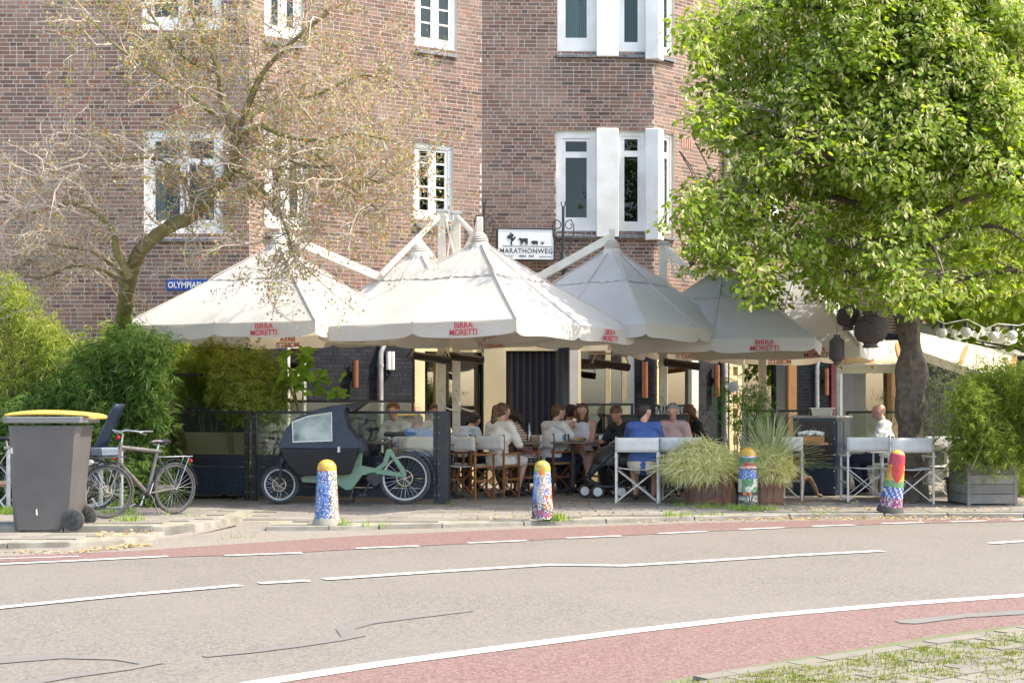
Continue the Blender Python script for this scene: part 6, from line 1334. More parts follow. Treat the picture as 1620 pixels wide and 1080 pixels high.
for i in range(rings):
    for k in range(n): fs.append((i*n+k, i*n+(k+1) % n, (i+1)*n+(k+1) % n, (i+1)*n+k))
b.add(vs, fs); b.tube([(0.02, 0, 4.1), (.05, 0, 6), (0, .1, 8.5)], [.17, .13, .05], 12); b.build('trunk', bark, lt, smooth=True)
rg = random.Random(21)
def px_of(p): return 810+p.x/p.y*F, HZ-(p.z-CH)/p.y*F
# left outline of the crown as seen in the photograph (px y -> px x)
OUT = [(-300, 1130), (0, 1105), (30, 1062), (60, 1080), (100, 1078), (130, 1105), (165, 1085), (200, 1095), (235, 1160), (260, 1140), (290, 1095), (320, 1045), (350, 1035), (372, 1085), (400, 1085), (430, 1110), (455, 1140), (480, 1170), (495, 1240), (505, 1300)]
def left_edge(y):
    for (a, xa), (b_, xb) in zip(OUT, OUT[1:]):
        if a <= y <= b_: return xa+(xb-xa)*(y-a)/(b_-a)
    return 1130 if y < 0 else 9999
def low_edge(x):
    pts = [(1100, 440), (1180, 490), (1215, 478), (1235, 445), (1270, 440), (1300, 470), (1340, 495), (1400, 480), (1440, 505), (1500, 500), (1530, 525), (1570, 500), (1620, 470), (1800, 440)]
    for (a, ya), (b_, yb) in zip(pts, pts[1:]):
        if a <= x <= b_: return ya+(yb-ya)*(x-a)/(b_-a)
    return 440
brs = []; clumps = []
for i in range(50):
    z0 = 2.75+4.2*(i/50)**.9; az = i*2.399+rg.uniform(-.3, .3); fr_f = max(0, -math.sin(az))*.8+max(0, math.cos(az))*.3; ln = (3.6 if z0 < 5 else 3.6-(z0-5)*.75)*rg.uniform(.75, 1.12)*(1-fr_f*.72*min(1, max(0, (z0-2.9)/3.6)))*(1-.42*max(0, -math.sin(az)))*(1-.30*max(0, math.cos(az))); rise = .55 if z0 > 3.4 else .25
    d = Vector((math.cos(az), math.sin(az), 0)); st = O+Vector((0, 0, z0)); pts = [st, st+d*ln*.35+Vector((0, 0, rise*.9)), st+d*ln*.7+Vector((0, 0, rise)), st+d*ln+Vector((0, 0, rise*.35-.25))]
    q = bez(pts, 6); brs.append((q, .055 if z0 < 6 else .04))
    for k in range(len(q)):
        f = k/(len(q)-1)
        if f < .18: continue
        for _ in range(1 if f < .5 else 3):
            side = Vector((-d.y, d.x, 0))*rg.uniform(-1, 1)*ln*.33*(1.15-abs(f-.6)); c = q[k]+side+Vector((0, 0, rg.uniform(-.32, .30))); clumps.append((c, rg.uniform(.20, .38), f))
# explicit sprays: the long low fingers that reach over the parasols at the left
for (px, py, Y) in [(1045, 325, 17.6), (1075, 318, 17.6), (1105, 322, 17.7), (1060, 345, 17.6), (1110, 345, 17.8), (1150, 320, 17.8), (1095, 300, 17.8), (1130, 300, 17.8), (1075, 110, 17.6), (1070, 50, 17.7), (1090, 65, 17.7), (1100, 30, 17.8), (1110, 95, 17.8), (1100, 180, 17.6), (1120, 200, 17.8), (1140, 170, 17.9), (1115, 150, 17.9), (1095, 385, 17.5), (1115, 375, 17.6), (1140, 390, 17.5), (1165, 415, 17.6), (1185, 440, 17.5), (1195, 465, 17.6), (1165, 470, 17.6), (1205, 430, 17.7), (1225, 410, 17.8), (1250, 455, 17.7), (1280, 470, 17.7), (1300, 490, 17.6), (1265, 480, 17.7), (1330, 470, 17.8), (1350, 455, 17.9), (1140, 345, 17.8), (1180, 350, 17.8), (1215, 365, 17.9), (1160, 375, 17.8), (1250, 390, 18), (1290, 420, 18), (1320, 440, 18), (1400, 470, 18.3), (1440, 470, 18.6), (1470, 480, 18.6), (1500, 505, 18.5), (1525, 520, 18.5), (1455, 440, 18.4), (1495, 450, 18.4), (1540, 480, 18.5), (1420, 440, 18.4), (1385, 430, 18.4), (1560, 440, 18.6), (1590, 450, 18.7)]: clumps.append((P(px, py, Y), .24, .9))
good = []
for c, r, f in clumps:
    x, y = px_of(c)
    if y < 560 and x < left_edge(min(max(y, -290), 504))+r*F/c.y*.3: 
        continue
    if y > low_edge(x)-r*F/c.y*.2: continue
    if x > 1470 and y > 290 and rg.random() < .72: continue
    if x > 1120 and 180 < y < 300 and rg.random() < .12: continue
    good.append((c, r, f))
# add extra clumps in the visible front shell for density
b = MB()
for q, r in brs:
    q2 = [p-O for p in q]; k_ = len(q)
    # stop a limb where it would leave the crown outline
    for j, p in enumerate(q):
        x, y = px_of(p)
        if y < 560 and (x < left_edge(min(max(y, -290), 504))+55 or y > low_edge(x)-10): k_ = j; break
    if k_ < 2: continue
    bb = MB(); bb.tube(q2[:k_], [r*(1-.85*j/len(q)) for j in range(k_)], 6); bb.build('branch', bark, lt, smooth=True)
tw = MB()
for c, r, f in good:
    best = min(brs[:], key=lambda br: min((p-c).length for p in br[0][::3])); p = min(best[0], key=lambda p: (p-c).length)
    if (p-c).length < 1.1: tw.tube([p-O, (p.lerp(c, .5)-O)+Vector((0, 0, .05)), c-O, c-O+Vector((rg.uniform(-.1, .1), 0, -r*.8))], [.012, .008, .005, .002], 4)
npmesh('twigs', np.array(tw.v), np.array([f_ for f_ in tw.f if len(f_) == 4]), bark, lt)
lindm = leafmat('linden_leaf', [(.17, .25, .03), (.24, .34, .045), (.12, .20, .025), (.31, .40, .06), (.19, .29, .035), (.37, .43, .09)], .54, (1.25, 1.25, .4))
bractm = leafmat('linden_bract', [(.60, .60, .28), (.70, .66, .38), (.52, .56, .24)], .4, (1, 1, .6))
def crown(tree, O, clumps, dens, lm, bm, lsize=(.065, .105), brd=.13):
    Pp = []; Nn = []; Tt = []; Sc = []; bp_ = []; bt = []; bs = []
    for c, r, f in clumps:
        n = int(dens*(r/.35)**2); d = rv(n); rad = r*rng.uniform(.25, 1.0, n)**.6; p = np.array(c-O)+d*rad[:, None]*np.array([1.15, 1.0, .72])
        # droop: the outline of a spray sinks away from its stem
        p[:, 2] -= .42*(np.hypot(p[:, 0]-(c-O).x, p[:, 1]-(c-O).y)**2)/r*.8
        nn = d*.55+np.array([0, -.15, .85])+rng.normal(0, .38, (n, 3)); tt = d*np.array([1, 1, .2])+np.array([0, 0, -.75])+rng.normal(0, .3, (n, 3))
        Pp.append(p); Nn.append(nn); Tt.append(tt); Sc.append(rng.uniform(*lsize, n))
        m = int(n*brd)
        if m: ix = rng.choice(n, m, replace=False); ix = np.repeat(ix[:max(1, m//4)], 5); m = len(ix); bp_.append(p[ix]+rng.normal(0, .028, (m, 3))+np.array([0, -.03, .02])); bt.append(rng.normal(0, .45, (m, 3))+np.array([0, 0, -1.0])); bs.append(rng.uniform(.06, .11, m))
    V, Fa = leaves(BROAD[0], BROAD[1], np.concatenate(Pp), np.concatenate(Nn), np.concatenate(Tt), np.concatenate(Sc)); npmesh('leaf', V, Fa, lm, tree)
    if bp_:
        q = np.concatenate(bp_); V, Fa = leaves([(0, 0, 0), (.4, .17, 0), (1, .02, -.1), (.4, -.17, .02)], [(0, 1, 2, 3)], q, rv(len(q))+np.array([0, -.6, .3]), np.concatenate(bt), np.concatenate(bs)); npmesh('flower_bract', V, Fa, bm, tree)
vis = [g for g in good if -60 < px_of(g[0])[1] < 560 and px_of(g[0])[0] < 1680]; oth = [g for g in good if g not in vis]
crown(lt, O, vis+oth[::2], 92, lindm, bractm, (.055, .094), .36)
# single large leaves low on the trunk (epicormic shoots)
n = 260; d = rv(n); p = np.array([0, -.28, 3.05])+d*np.array([.40, .25, .42]); V, Fa = leaves(BROAD[0], BROAD[1], p, d*.5+np.array([0, -.6, .6]), d*.4+np.array([0, 0, -1.]), rng.uniform(.10, .15, n)); npmesh('shoot_leaf', V, Fa, leafmat('young_linden_leaf', [(.11, .22, .02), (.16, .30, .03), (.08, .17, .02)]), lt)
# trees further back at the right edge
def backtree(label, px, Y, h, r, stops, seed, n=90, nm='street_tree'):
    x = Lp(px, Y); th = thing(nm, label, 'tree', (x, Y, 0), 0, 'trees further down the side street'); rr = random.Random(seed); o = Vector((x, Y, 0)); b = MB(); b.tube([(0, 0, 0), (.1, 0, h*.3), (0, .1, h*.6), (.1, 0, h*.9)], [.22, .17, .1, .03], 10); b.build('trunk', bark, th, smooth=True)
    cl = []
    for i in range(n):
        a = rr.uniform(0, 2*PI); z = rr.uniform(.25, 1); q = r*math.sin(PI*min(1, z*.85+.12))**.6*rr.uniform(.3, 1); c = o+Vector((q*math.cos(a), q*math.sin(a), h*z)); cl.append((c, rr.uniform(.45, .75), 1))
        if i % 4 == 0: b = MB(); b.tube([(0, 0, h*z*.75), (q*.5*math.cos(a), q*.5*math.sin(a), h*z*.92), (q*math.cos(a), q*math.sin(a), h*z)], [.05, .03, .01], 5); b.build('branch', bark, th)
    crown(th, o, cl, 42, leafmat('leaf_'+str(seed), stops, .45), None, (.14, .22), 0)
backtree('bright yellow-green tree behind the right side of the linden', 1690, 27.5, 9.5, 3.0, [(.20, .28, .02), (.28, .36, .03), (.15, .24, .02)], 5, 110)
backtree('darker tree further back at the right edge', 1800, 34, 11, 4.0, [(.08, .14, .02), (.13, .20, .03), (.06, .11, .02)], 6, 110)
# ---------------------------------------------------------------- hawthorn at the left
hb = mat('hawthorn_bark', (.13, .10, .065), .95, col2=(.22, .21, .06), nscale=11, bump=1.0, bscale=22, contrast=.7)
twm = mat('hawthorn_twig', (.30, .24, .19), .9, col2=(.44, .38, .31), nscale=5)
YH = 17.3; HO = Vector((Lp(205, YH+.3), YH+.3, 0)); ht = thing('hawthorn_tree', 'gnarled mossy hawthorn with sparse browning leaves leaning over the left parasol', 'tree', HO)
mains = []
def mainl(l, r0, r1, kn=.06):
    pts = [P(x, y, Y) for x, y, Y in l]; mb = MB(); q = limb(mb, [p-HO for p in pts], r0, r1, 12, 6, kn); mb.build('branch', hb, ht, smooth=True); mains.append(([p+HO for p in q], r0, r1)); return q
mb = MB(); base = [Vector((0, 2.6, 0)), Vector((-.05, 2.5, 1.0)), P(203, 540, YH+2.0)-HO, P(200, 475, YH+.9)-HO, P(208, 430, YH+.3)-HO, P(222, 395, YH)-HO]; limb(mb, base, .135, .085, 14, 8, .10); mb.build('trunk', hb, ht, smooth=True)
mainl([(222, 395, YH), (262, 362, YH-.1), (305, 342, YH-.2), (340, 305, YH-.3), (362, 275, YH-.3), (372, 240, YH-.3), (370, 200, YH-.2)], .085, .05, .12)
mainl([(370, 205, YH-.2), (352, 160, YH), (345, 110, YH), (320, 60, YH+.1), (300, 10, YH)], .06, .02); mainl([(372, 215, YH-.2), (395, 160, YH-.3), (420, 110, YH-.4), (470, 60, YH-.5), (520, 20, YH-.5)], .05, .018)
mainl([(370, 262, YH-.3), (400, 285, YH-.5), (430, 320, YH-.6), (450, 355, YH-.7), (462, 395, YH-.7), (470, 420, YH-.7)], .035, .010); mainl([(372, 225, YH-.3), (410, 200, YH-.4), (450, 215, YH-.5), (500, 222, YH-.5), (560, 212, YH-.6), (620, 222, YH-.6)], .045, .012)
mainl([(380, 240, YH-.3), (430, 240, YH-.5), (480, 262, YH-.6), (540, 265, YH-.7), (600, 290, YH-.7)], .035, .010); mainl([(350, 190, YH-.2), (300, 150, YH-.5), (240, 110, YH-.6), (180, 70, YH-.6), (140, 25, YH-.5)], .04, .010)
mainl([(206, 440, YH), (186, 400, YH-.1), (178, 365, YH-.2), (150, 335, YH-.3), (110, 322, YH-.3), (60, 335, YH-.4), (15, 345, YH-.4)], .055, .012); mainl([(305, 345, YH-.2), (302, 310, YH-.4), (280, 270, YH-.5), (240, 250, YH-.6), (170, 258, YH-.6), (100, 285, YH-.6)], .03, .008)
mainl([(372, 200, YH-.1), (430, 165, YH+.3), (500, 150, YH+.5), (570, 120, YH+.5), (620, 130, YH+.5)], .04, .010); mainl([(345, 120, YH), (290, 90, YH+.2), (250, 40, YH+.3), (220, -10, YH+.3)], .03, .01)
mainl([(200, 455, YH+.1), (170, 430, YH+.3), (120, 420, YH+.4), (60, 440, YH+.4), (10, 420, YH+.4)], .04, .010); mainl([(470, 225, YH-.5), (520, 260, YH-.8), (570, 310, YH-.9), (610, 340, YH-.9)], .02, .006); mainl([(200, 440, YH), (150, 400, YH+.2), (100, 390, YH+.3), (40, 380, YH+.3)], .03, .008)
hr_ = random.Random(5); TV = []; leafp = []; leafd = []; tb = MB()
def twig(p, d, r, L_, depth, dens):
    pts = [p]; n = 5
    for i in range(n):
        d = (d+Vector((hr_.gauss(0, .34), hr_.gauss(0, .30), hr_.gauss(0, .30)))).normalized(); p = p+d*L_/n; pts.append(p)
        if hr_.random() < dens and depth < 2: leafp.append(p); leafd.append(d)
    tb.tube([q-HO for q in pts], [r*(1-.75*i/n) for i in range(n+1)], 3)
    if depth > 0:
        for i in range(1, n+1):
            for _ in range(1 if depth == 2 else 2):
                if hr_.random() < .75: twig(pts[i], (d+Vector((hr_.gauss(0, .9), hr_.gauss(0, .8), hr_.gauss(0, .9)))).normalized(), r*.55, L_*hr_.uniform(.4, .7), depth-1, dens)
for q, r0, r1 in mains:
    N = len(q)
    for i in range(6, N, 2):
        x, y = px_of(q[i]); dens = .34 if (x > 230 and y < 330) or x > 330 else (.45 if y < 120 else .10)
        d = (q[min(i+1, N-1)]-q[i-1]).normalized()
        for _ in range(2):
            nd = (d*.5+Vector((hr_.gauss(0, .7), hr_.gauss(0, .6), hr_.gauss(0.12, .7)))).normalized(); twig(q[i], nd, .012, hr_.uniform(.5, 1.0), 2, dens)
npmesh('twigs', np.array(tb.v), np.array([f for f in tb.f if len(f) == 4]), twm, ht)
lp = np.array([p-HO for p in leafp]); rep = 2; lp = np.repeat(lp, rep, axis=0)+rng.normal(0, .03, (len(lp)*rep, 3)); n = len(lp); print('hawthorn leaves', n, 'twig faces', len(tb.f))
V, Fa = leaves(SMALL[0], SMALL[1], lp, rv(n)+np.array([0, -.2, .5]), rv(n), rng.uniform(.026, .050, n))
npmesh('leaf', V, Fa, leafmat('hawthorn_leaf', [(.22, .27, .05), (.40, .38, .12), (.46, .24, .09), (.30, .33, .10), (.17, .22, .04), (.50, .13, .07), (.62, .55, .38), (.26, .28, .07)], .4, (1, 1, .6)), ht)
# ---------------------------------------------------------------- bamboo hedges
stemm = mat('bamboo_stem', (.20, .19, .06), .6, col2=(.14, .16, .05), nscale=9)
def foliage(th, O, pts, n_each, spread, stops, name, size=(.07, .13), down=.75, trans=.35, tmpl=SLIM, fan=6):
    """pts: list of clump centres; every clump holds drooping fans of slim leaves"""
    c = np.repeat(np.array(pts), n_each, axis=0); c = c+rng.normal(0, 1, c.shape)*np.array(spread); dirs = rv(len(c))*np.array([1, 1, .5])+np.array([0, -.25, -down*.5]); c = np.repeat(c, fan, axis=0)
    d = np.repeat(dirs, fan, axis=0)+rng.normal(0, .45, (len(c), 3)); d[:, 2] -= down*.35; p = c+rng.normal(0, .018, c.shape)-np.array(O)
    V, Fa = leaves(tmpl[0], tmpl[1], p, rv(len(p))*.6+np.array([0, -.35, .75]), d, rng.uniform(*size, len(p))); return npmesh('leaf', V, Fa, leafmat(name, stops, trans, (1.1, 1.2, .45), .5), th)
def hedge(label, region, stops, name, count, n_each, O, size=(.07, .13), stems=14, cat='hedge', nm='bamboo_hedge', spread=(.10, .10, .10), fan=6, grp=None):
    th = thing(nm, label, cat, O, 0, grp); pts = []
    for _ in range(count): pts.append(region())
    foliage(th, O, [tuple(p) for p in pts], n_each, spread, stops, name, size, fan=fan)
    b = MB()
    for i in range(stems):
        t = pts[i*len(pts)//stems]; b.tube([(t[0]-O[0]+rg.uniform(-.3, .3), t[1]-O[1], 0), (t[0]-O[0], t[1]-O[1], t[2]*.6), (t[0]-O[0]+rg.uniform(-.1, .1), t[1]-O[1], t[2])], [.012, .009, .004], 5)
    npmesh('stem', np.array(b.v), np.array([f for f in b.f if len(f) == 4]), stemm, th); return th
def reg(top, x0, x1, Y0, Y1, zmin=.05, frontbias=1.6, bot=None):
    def f():
        x = rg.uniform(x0, x1); Y = Y0+(Y1-Y0)*rg.random()**frontbias
        for (a, ya), (b_, yb) in zip(top, top[1:]):
            if a <= x <= b_: yt = ya+(yb-ya)*(x-a)/(b_-a)
        zt = CH+(HZ-yt)/F*Y-.10; zb = zmin if bot is None else CH+(HZ-bot)/F*Y
        z = zb+(zt-zb)*rg.random()**.85; return (Lp(x, Y)+0, Y-.0+.25*math.sin(z*3+x*.05), z)
    return f
DG = [(.08, .17, .03), (.12, .22, .04), (.06, .13, .025), (.17, .26, .06), (.25, .27, .10)]; YG = [(.27, .33, .05), (.35, .40, .08), (.21, .29, .04), (.44, .45, .15), (.17, .23, .04)]
hedge('dense dark green bamboo hedge behind the wheelie bin and the bicycle', reg([(-120, 600), (0, 640), (60, 610), (110, 560), (170, 525), (215, 512), (258, 530)], -120, 258, 18.0, 19.6), DG, 'dark_bamboo_leaf', 1000, 12, (Lp(120, 18.8), 18.8, 0), (.08, .15), 30)
hedge('yellow-green bamboo at the upper left above the dark hedge', reg([(-120, 420), (0, 425), (40, 440), (75, 500), (100, 525), (150, 535), (180, 505), (200, 520)], -120, 200, 18.8, 20.2, bot=700), YG, 'light_bamboo_leaf', 420, 12, (Lp(30, 19.5), 19.5, 0), (.08, .14), 18)
hedge('olive bamboo tips drooping over the upper glass panel under the left parasol', reg([(250, 525), (300, 535), (345, 545), (380, 560), (395, 570)], 250, 395, 20.6, 21.0, bot=640), [(.26, .31, .04), (.33, .37, .06), (.19, .24, .03)], 'olive_bamboo_leaf', 190, 12, (Lp(320, 20.8), 20.8, 0), (.07, .12), 8)
hedge('bright yellow-green bamboo shrub right of the upper glass panel', reg([(352, 560), (370, 552), (400, 545), (420, 560), (442, 590)], 354, 440, 20.0, 20.5, bot=655), YG, 'bright_bamboo_leaf', 190, 12, (Lp(400, 20.3), 20.3, 0), (.07, .12), 8, nm='bamboo_shrub', cat='shrub')
hedge('tall yellow-green bamboo growing out of the plank planter', reg([(1500, 640), (1520, 600), (1560, 575), (1600, 570), (1640, 570), (1680, 590)], 1512, 1668, 18.4, 19.15, bot=738), [(.19, .26, .03), (.26, .33, .05), (.14, .20, .03), (.34, .37, .09)], 'planter_bamboo_leaf', 480, 12, (Lp(1575, 18.8), 18.8, .47), (.06, .10), 16, nm='bamboo_plant', cat='plant')
hedge('leafy bamboo shoots at the far right edge, half cut off', reg([(1590, 600), (1640, 560), (1720, 540)], 1592, 1720, 20.5, 21.8, bot=790), YG, 'far_bamboo_leaf', 160, 10, (Lp(1650, 21), 21, 0), (.09, .15), 10, nm='bamboo_plant', cat='plant')
OL = [(.15, .18, .10), (.24, .26, .17), (.10, .13, .07), (.34, .34, .25)]
hedge('loose silvery olive shrub right of the linden trunk behind the chairs', reg([(1452, 600), (1480, 575), (1510, 570), (1545, 600)], 1455, 1545, 20.8, 21.6, bot=745), OL, 'olive_leaf', 150, 9, (Lp(1497, 21.2), 21.2, 0), (.045, .075), 12, nm='olive_shrub', cat='shrub', spread=(.14, .12, .14), fan=5)
hedge('thin olive sprigs left of the linden trunk above the balustrade', reg([(1385, 610), (1412, 590)], 1388, 1412, 21.6, 21.9, bot=690), OL, 'olive_leaf_small', 16, 7, (Lp(1400, 21.7), 21.7, 0), (.04, .06), 5, nm='olive_shrub', cat='shrub', fan=4)
# fig-like plant with large lobed leaves
figO = Vector((Lp(470, 20.4), 20.4, 0)); fg = thing('fig_plant', 'broad-leaved fig branch reaching right above the cargo bicycle hood', 'plant', figO); figm = leafmat('fig_leaf', [(.20, .36, .04), (.26, .44, .06), (.15, .28, .03)], .5)
b = MB(); b.tube([Vector((0, 0, .1)), Vector((.02, 0, 1.2)), P(462, 600, 20.3)-figO, P(500, 598, 20.1)-figO, P(532, 610, 20.0)-figO], [.025, .02, .014, .010, .005], 7); b.tube([Vector((.02, 0, 1.2)), P(450, 585, 20.4)-figO, P(445, 560, 20.4)-figO], [.014, .01, .005], 6); b.build('stem', stemm, fg, smooth=True, stuff=True)
lobed = [(0, 0)]+[((.55+.45*abs(math.cos(a*2.5)))*math.cos(a)*1.0, (.55+.45*abs(math.cos(a*2.5)))*math.sin(a)*.8) for a in [R(-125+250*k/24) for k in range(25)]]
me = None
for i in range(64):
    px, py = (rg.uniform(452, 540), rg.uniform(588, 622)) if i < 44 else (rg.uniform(438, 486), rg.uniform(552, 600)); py += (px-490)*.10 if i < 44 else 0
    if me is None: b = MB(); b.add([(x+.35, y, -.12*(x*x+y*y)) for x, y in lobed], [(0, k, k+1) for k in range(1, 25)]); o = b.build('large_leaf', figm, fg, fixn=False); me = o.data
    else: o = bpy.data.objects.new('large_leaf', me); C.objects.link(o); o.parent = fg
    o.location = P(px, py, 20.2+rg.uniform(-.2, .2))-figO; s_ = rg.uniform(.09, .15); o.scale = (s_, s_, s_); o.rotation_euler = (R(rg.uniform(20, 75)), R(rg.uniform(-30, 30)), R(rg.uniform(-80, 80)))
# grasses
def blades(label, px, Y, z, n, L_, wd, stops, nm, name, up=.35, droop=1.0, cat='grass plant', rnd=.2, spreadr=.22, kid='blade', loc=None):
    x = Lp(px, Y); th = thing(nm, label, cat, loc or (x, Y, z)); a = rng.uniform(0, 2*PI, n); ln = L_*rng.uniform(1-rnd*2, 1+rnd*.5, n); el = rng.uniform(up, 1.45, n); seg = 6; r0 = spreadr*np.sqrt(rng.random(n)); a0 = rng.uniform(0, 2*PI, n)
    bx = r0*np.cos(a0); by = r0*np.sin(a0); T = np.linspace(0, 1, seg+1); V = np.zeros((n, seg+1, 2, 3))
    for i, t in enumerate(T):
        w1 = rng.normal(0, .06*min(1, droop*2), n)*ln if i == 0 else w1; hor = ln*(np.cos(el)*t+droop*.45*t*t*np.cos(el*.5))+w1*np.sin(t*5); ver = ln*(np.sin(el)*t-droop*.75*t*t*t); cx = bx+hor*np.cos(a); cy = by+hor*np.sin(a); w_ = wd*(1-t)**.6+.0006
        V[:, i, 0] = np.stack([cx-w_*np.sin(a), cy+w_*np.cos(a), ver], 1); V[:, i, 1] = np.stack([cx+w_*np.sin(a), cy-w_*np.cos(a), ver+.003], 1)
    base_ = (np.arange(n)*(seg+1)*2)[:, None, None]; q = np.array([[2*i, 2*i+1, 2*i+3, 2*i+2] for i in range(seg)])[None]+base_; npmesh(kid, V.reshape(-1, 3), q.reshape(-1, 4), leafmat(name, stops, .3, (1, 1.1, .5)), th); return th
SG = [(.68, .64, .24), (.80, .74, .40), (.56, .56, .17), (.85, .80, .55), (.42, .45, .12)]
blades('round tuft of yellow-green variegated grass overflowing the left barrel', 1108, 18.75, .38, 2600, .46, .0036, SG, 'sedge_tuft', 'sedge_blade', .35, .45)
blades('tuft of fine yellow grass around the foot of the spiky plant in the right barrel', 1205, 18.85, .37, 1600, .42, .0036, SG, 'sedge_tuft', 'sedge_blade_two', .35, .45)
blades('spiky variegated yucca with long pale striped leaves in the right barrel', 1218, 18.95, .42, 280, .88, .0105, [(.50, .50, .30), (.30, .36, .16), (.60, .58, .40), (.22, .30, .12)], 'yucca_plant', 'yucca_leaf', .15, .16, 'plant', .12, .05)
HAIR = ([(0, 0, 0), (.45, .022, .10), (1, 0, -.12), (.45, -.022, .10)], [(0, 1, 2, 3)])
def fluff(px, Y, z, rx, rz, n, L_, name, th):
    O = Vector((Lp(px, Y), Y, z)); d = rv(n); d[:, 2] = np.abs(d[:, 2])*1.0-.08; p = d*np.array([rx, rx*.9, rz])*(rng.uniform(.35, 1, n)**.5)[:, None]; p[:, 2] += .04
    t = d*np.array([1, 1, .35])*.9+rng.normal(0, .5, (n, 3))+np.array([0, 0, -.35]); V, Fa = leaves(HAIR[0], HAIR[1], p, d+rng.normal(0, .5, (n, 3))+np.array([0, 0, .4]), t, rng.uniform(*L_, n)); npmesh('curled_blade', V, Fa, leafmat(name, SG, .3, (1, 1, .5)), th)
tufts_ = [o for o in bpy.data.objects if o.name.startswith('sedge_tuft')]; tufts_.sort(key=lambda o: o.location.x)
fluff(1108, 18.75, .38, .41, .42, 9500, (.14, .26), 'sedge_fluff', tufts_[0]); fluff(1205, 18.85, .37, .36, .36, 6500, (.14, .24), 'sedge_fluff_two', tufts_[1])
# white flowered shrub
hedge('leafy green shrub behind the barrels carrying one big white flower', reg([(1135, 620), (1150, 580), (1170, 610), (1200, 595), (1215, 620)], 1136, 1214, 20.9, 21.2, bot=690), [(.09, .22, .04), (.14, .30, .05), (.07, .17, .03)], 'flower_shrub_leaf', 60, 9, (Lp(1175, 21), 21, 0), (.06, .10), 8, nm='flowering_shrub', cat='shrub', fan=4)
fO = P(1160, 612, 20.7); fl = thing('white_flower', 'large white shaggy flower head glowing above the grass tufts', 'flower', fO); n = 420; d = rv(n); V, Fa = leaves([(0, 0, 0), (.5, .12, 0), (1, 0, -.1), (.5, -.12, 0)], [(0, 1, 2, 3)], d*.03, rv(n), d, rng.uniform(.05, .075, n)); npmesh('petal', V, Fa, mat('white_petal', (.80, .80, .78), .7, trans=.3), fl); b = MB(); b.tube([(0, 0, 0), (.02, .05, -.4), (.04, .1, -1.2)], .006, 5); b.build('stem', stemm, fl)
# ---------------------------------------------------------------- ground cover: weeds, litter
def tufts(label, spots, L_, stops, name, nper=40, nm='grass_tufts'):
    Vs = []; Fs = []; o_ = 0
    for (x, y, z, rr_1, k) in spots:
        n = int(nper*k); a = rng.uniform(0, 2*PI, n); ln = L_*rng.uniform(.4, 1.1, n); el = rng.uniform(.5, 1.5, n); bx = x+rng.normal(0, rr_1, n); by = y+rng.normal(0, rr_1*.5, n)
        V = np.zeros((n, 3, 3)); w_ = .004; V[:, 0] = np.stack([bx-w_*np.sin(a), by+w_*np.cos(a), np.full(n, z)], 1); V[:, 1] = np.stack([bx+w_*np.sin(a), by-w_*np.cos(a), np.full(n, z)], 1); V[:, 2] = np.stack([bx+ln*np.cos(el)*np.cos(a), by+ln*np.cos(el)*np.sin(a), z+ln*np.sin(el)], 1)
        Vs.append(V.reshape(-1, 3)); Fs.append((np.arange(n)*3)[:, None]+np.array([0, 1, 2])+o_); o_ += 3*n
    o = npmesh(nm, np.concatenate(Vs), np.concatenate(Fs), leafmat(name, stops, .3), None); o['label'] = label; o['category'] = 'grass'; return o
GR = [(.16, .28, .03), (.24, .34, .05), (.12, .22, .03), (.34, .36, .12)]
sp = []
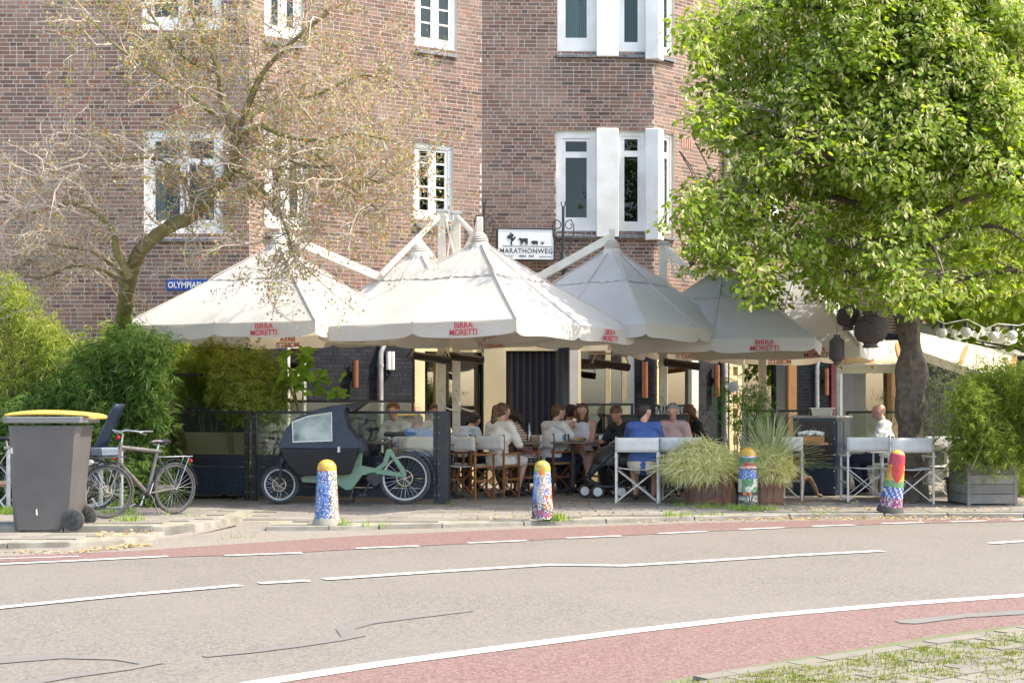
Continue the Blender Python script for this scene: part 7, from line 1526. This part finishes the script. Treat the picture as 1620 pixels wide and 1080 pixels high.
for (px0, px1, py, k, z) in [(1060, 1100, 800, .5, 0), (1100, 1160, 803, 1.0, 0), (1160, 1225, 806, 1.5, 0), (1030, 1110, 816, .8, 0), (1110, 1400, 814, .5, 0), (862, 890, 822, 1.5, 0), (186, 235, 823, .9, .05), (160, 215, 812, 1.0, .05), (0, 30, 812, 2.2, .05), (5, 100, 800, 1.6, .05), (240, 330, 815, .3, .05), (575, 640, 833, .35, 0), (530, 545, 829, .8, 0), (340, 395, 852, .25, -.05), (140, 200, 800, 1.0, .05), (620, 720, 799, .4, 0)]:
    for _ in range(int(7*k)+2): g = G(rg.uniform(px0, px1), py+rg.uniform(-2, 2), z); sp.append((g.x, g.y, z, .05, k*.6))
tufts('loose weeds and grass growing along the kerbs, bicycle strip and barrels', sp, .10, GR, 'weed_blade')
sp = []
for _ in range(420):
    x = rg.uniform(1060, 1700); f = (x-1045)/655; y0 = 1085-f*100; y = y0+abs(rg.gauss(0, 38))+2; g = G(x, min(y, 1120), -.022)
    sp.append((g.x, g.y, -.026, rg.uniform(.015, .07), rg.uniform(.1, .6)))
tufts('mossy grass in the joints of the near pavement at the lower right', sp, .028, [(.17, .21, .035), (.24, .26, .06), (.14, .18, .03), (.28, .26, .10)], 'joint_grass', 60, 'joint_grass')
def litter(label, regs, stops, name, size, nm):
    P_ = []
    for (x0, x1, ya, yb, n, z) in regs:
        for _ in range(n): px = rg.uniform(x0, x1); f = (px-x0)/(x1-x0); g = G(px, ya+(yb-ya)*f+rg.gauss(0, 1.6), z); P_.append((g.x, g.y, z+.012))
    p = np.array(P_); n = len(p); V, Fa = leaves(SMALL[0], SMALL[1], p, rv(n)*.35+np.array([0, 0, 1.]), rv(n)*np.array([1, 1, .15]), rng.uniform(*size, n)); o = npmesh(nm, V, Fa, leafmat(name, stops, .1), None); o['label'] = label; o['category'] = 'leaf litter'; return o
litter('dry fallen leaves gathered in the gutter and on the pavement', [(1000, 1110, 825, 821, 120, RZ), (1110, 1420, 822, 819, 420, RZ), (1400, 1640, 819, 820, 200, RZ), (130, 240, 872, 862, 160, RZ), (0, 130, 874, 874, 60, RZ), (720, 1000, 822, 812, 60, 0), (1240, 1600, 806, 806, 150, 0), (880, 1600, 796, 796, 160, 0), (150, 240, 846, 842, 50, 0)], [(.42, .26, .10), (.50, .36, .18), (.36, .18, .07), (.55, .42, .22)], 'dry_leaf', (.03, .06), 'fallen_leaves')
bpy.data.scenes.remove(TS)
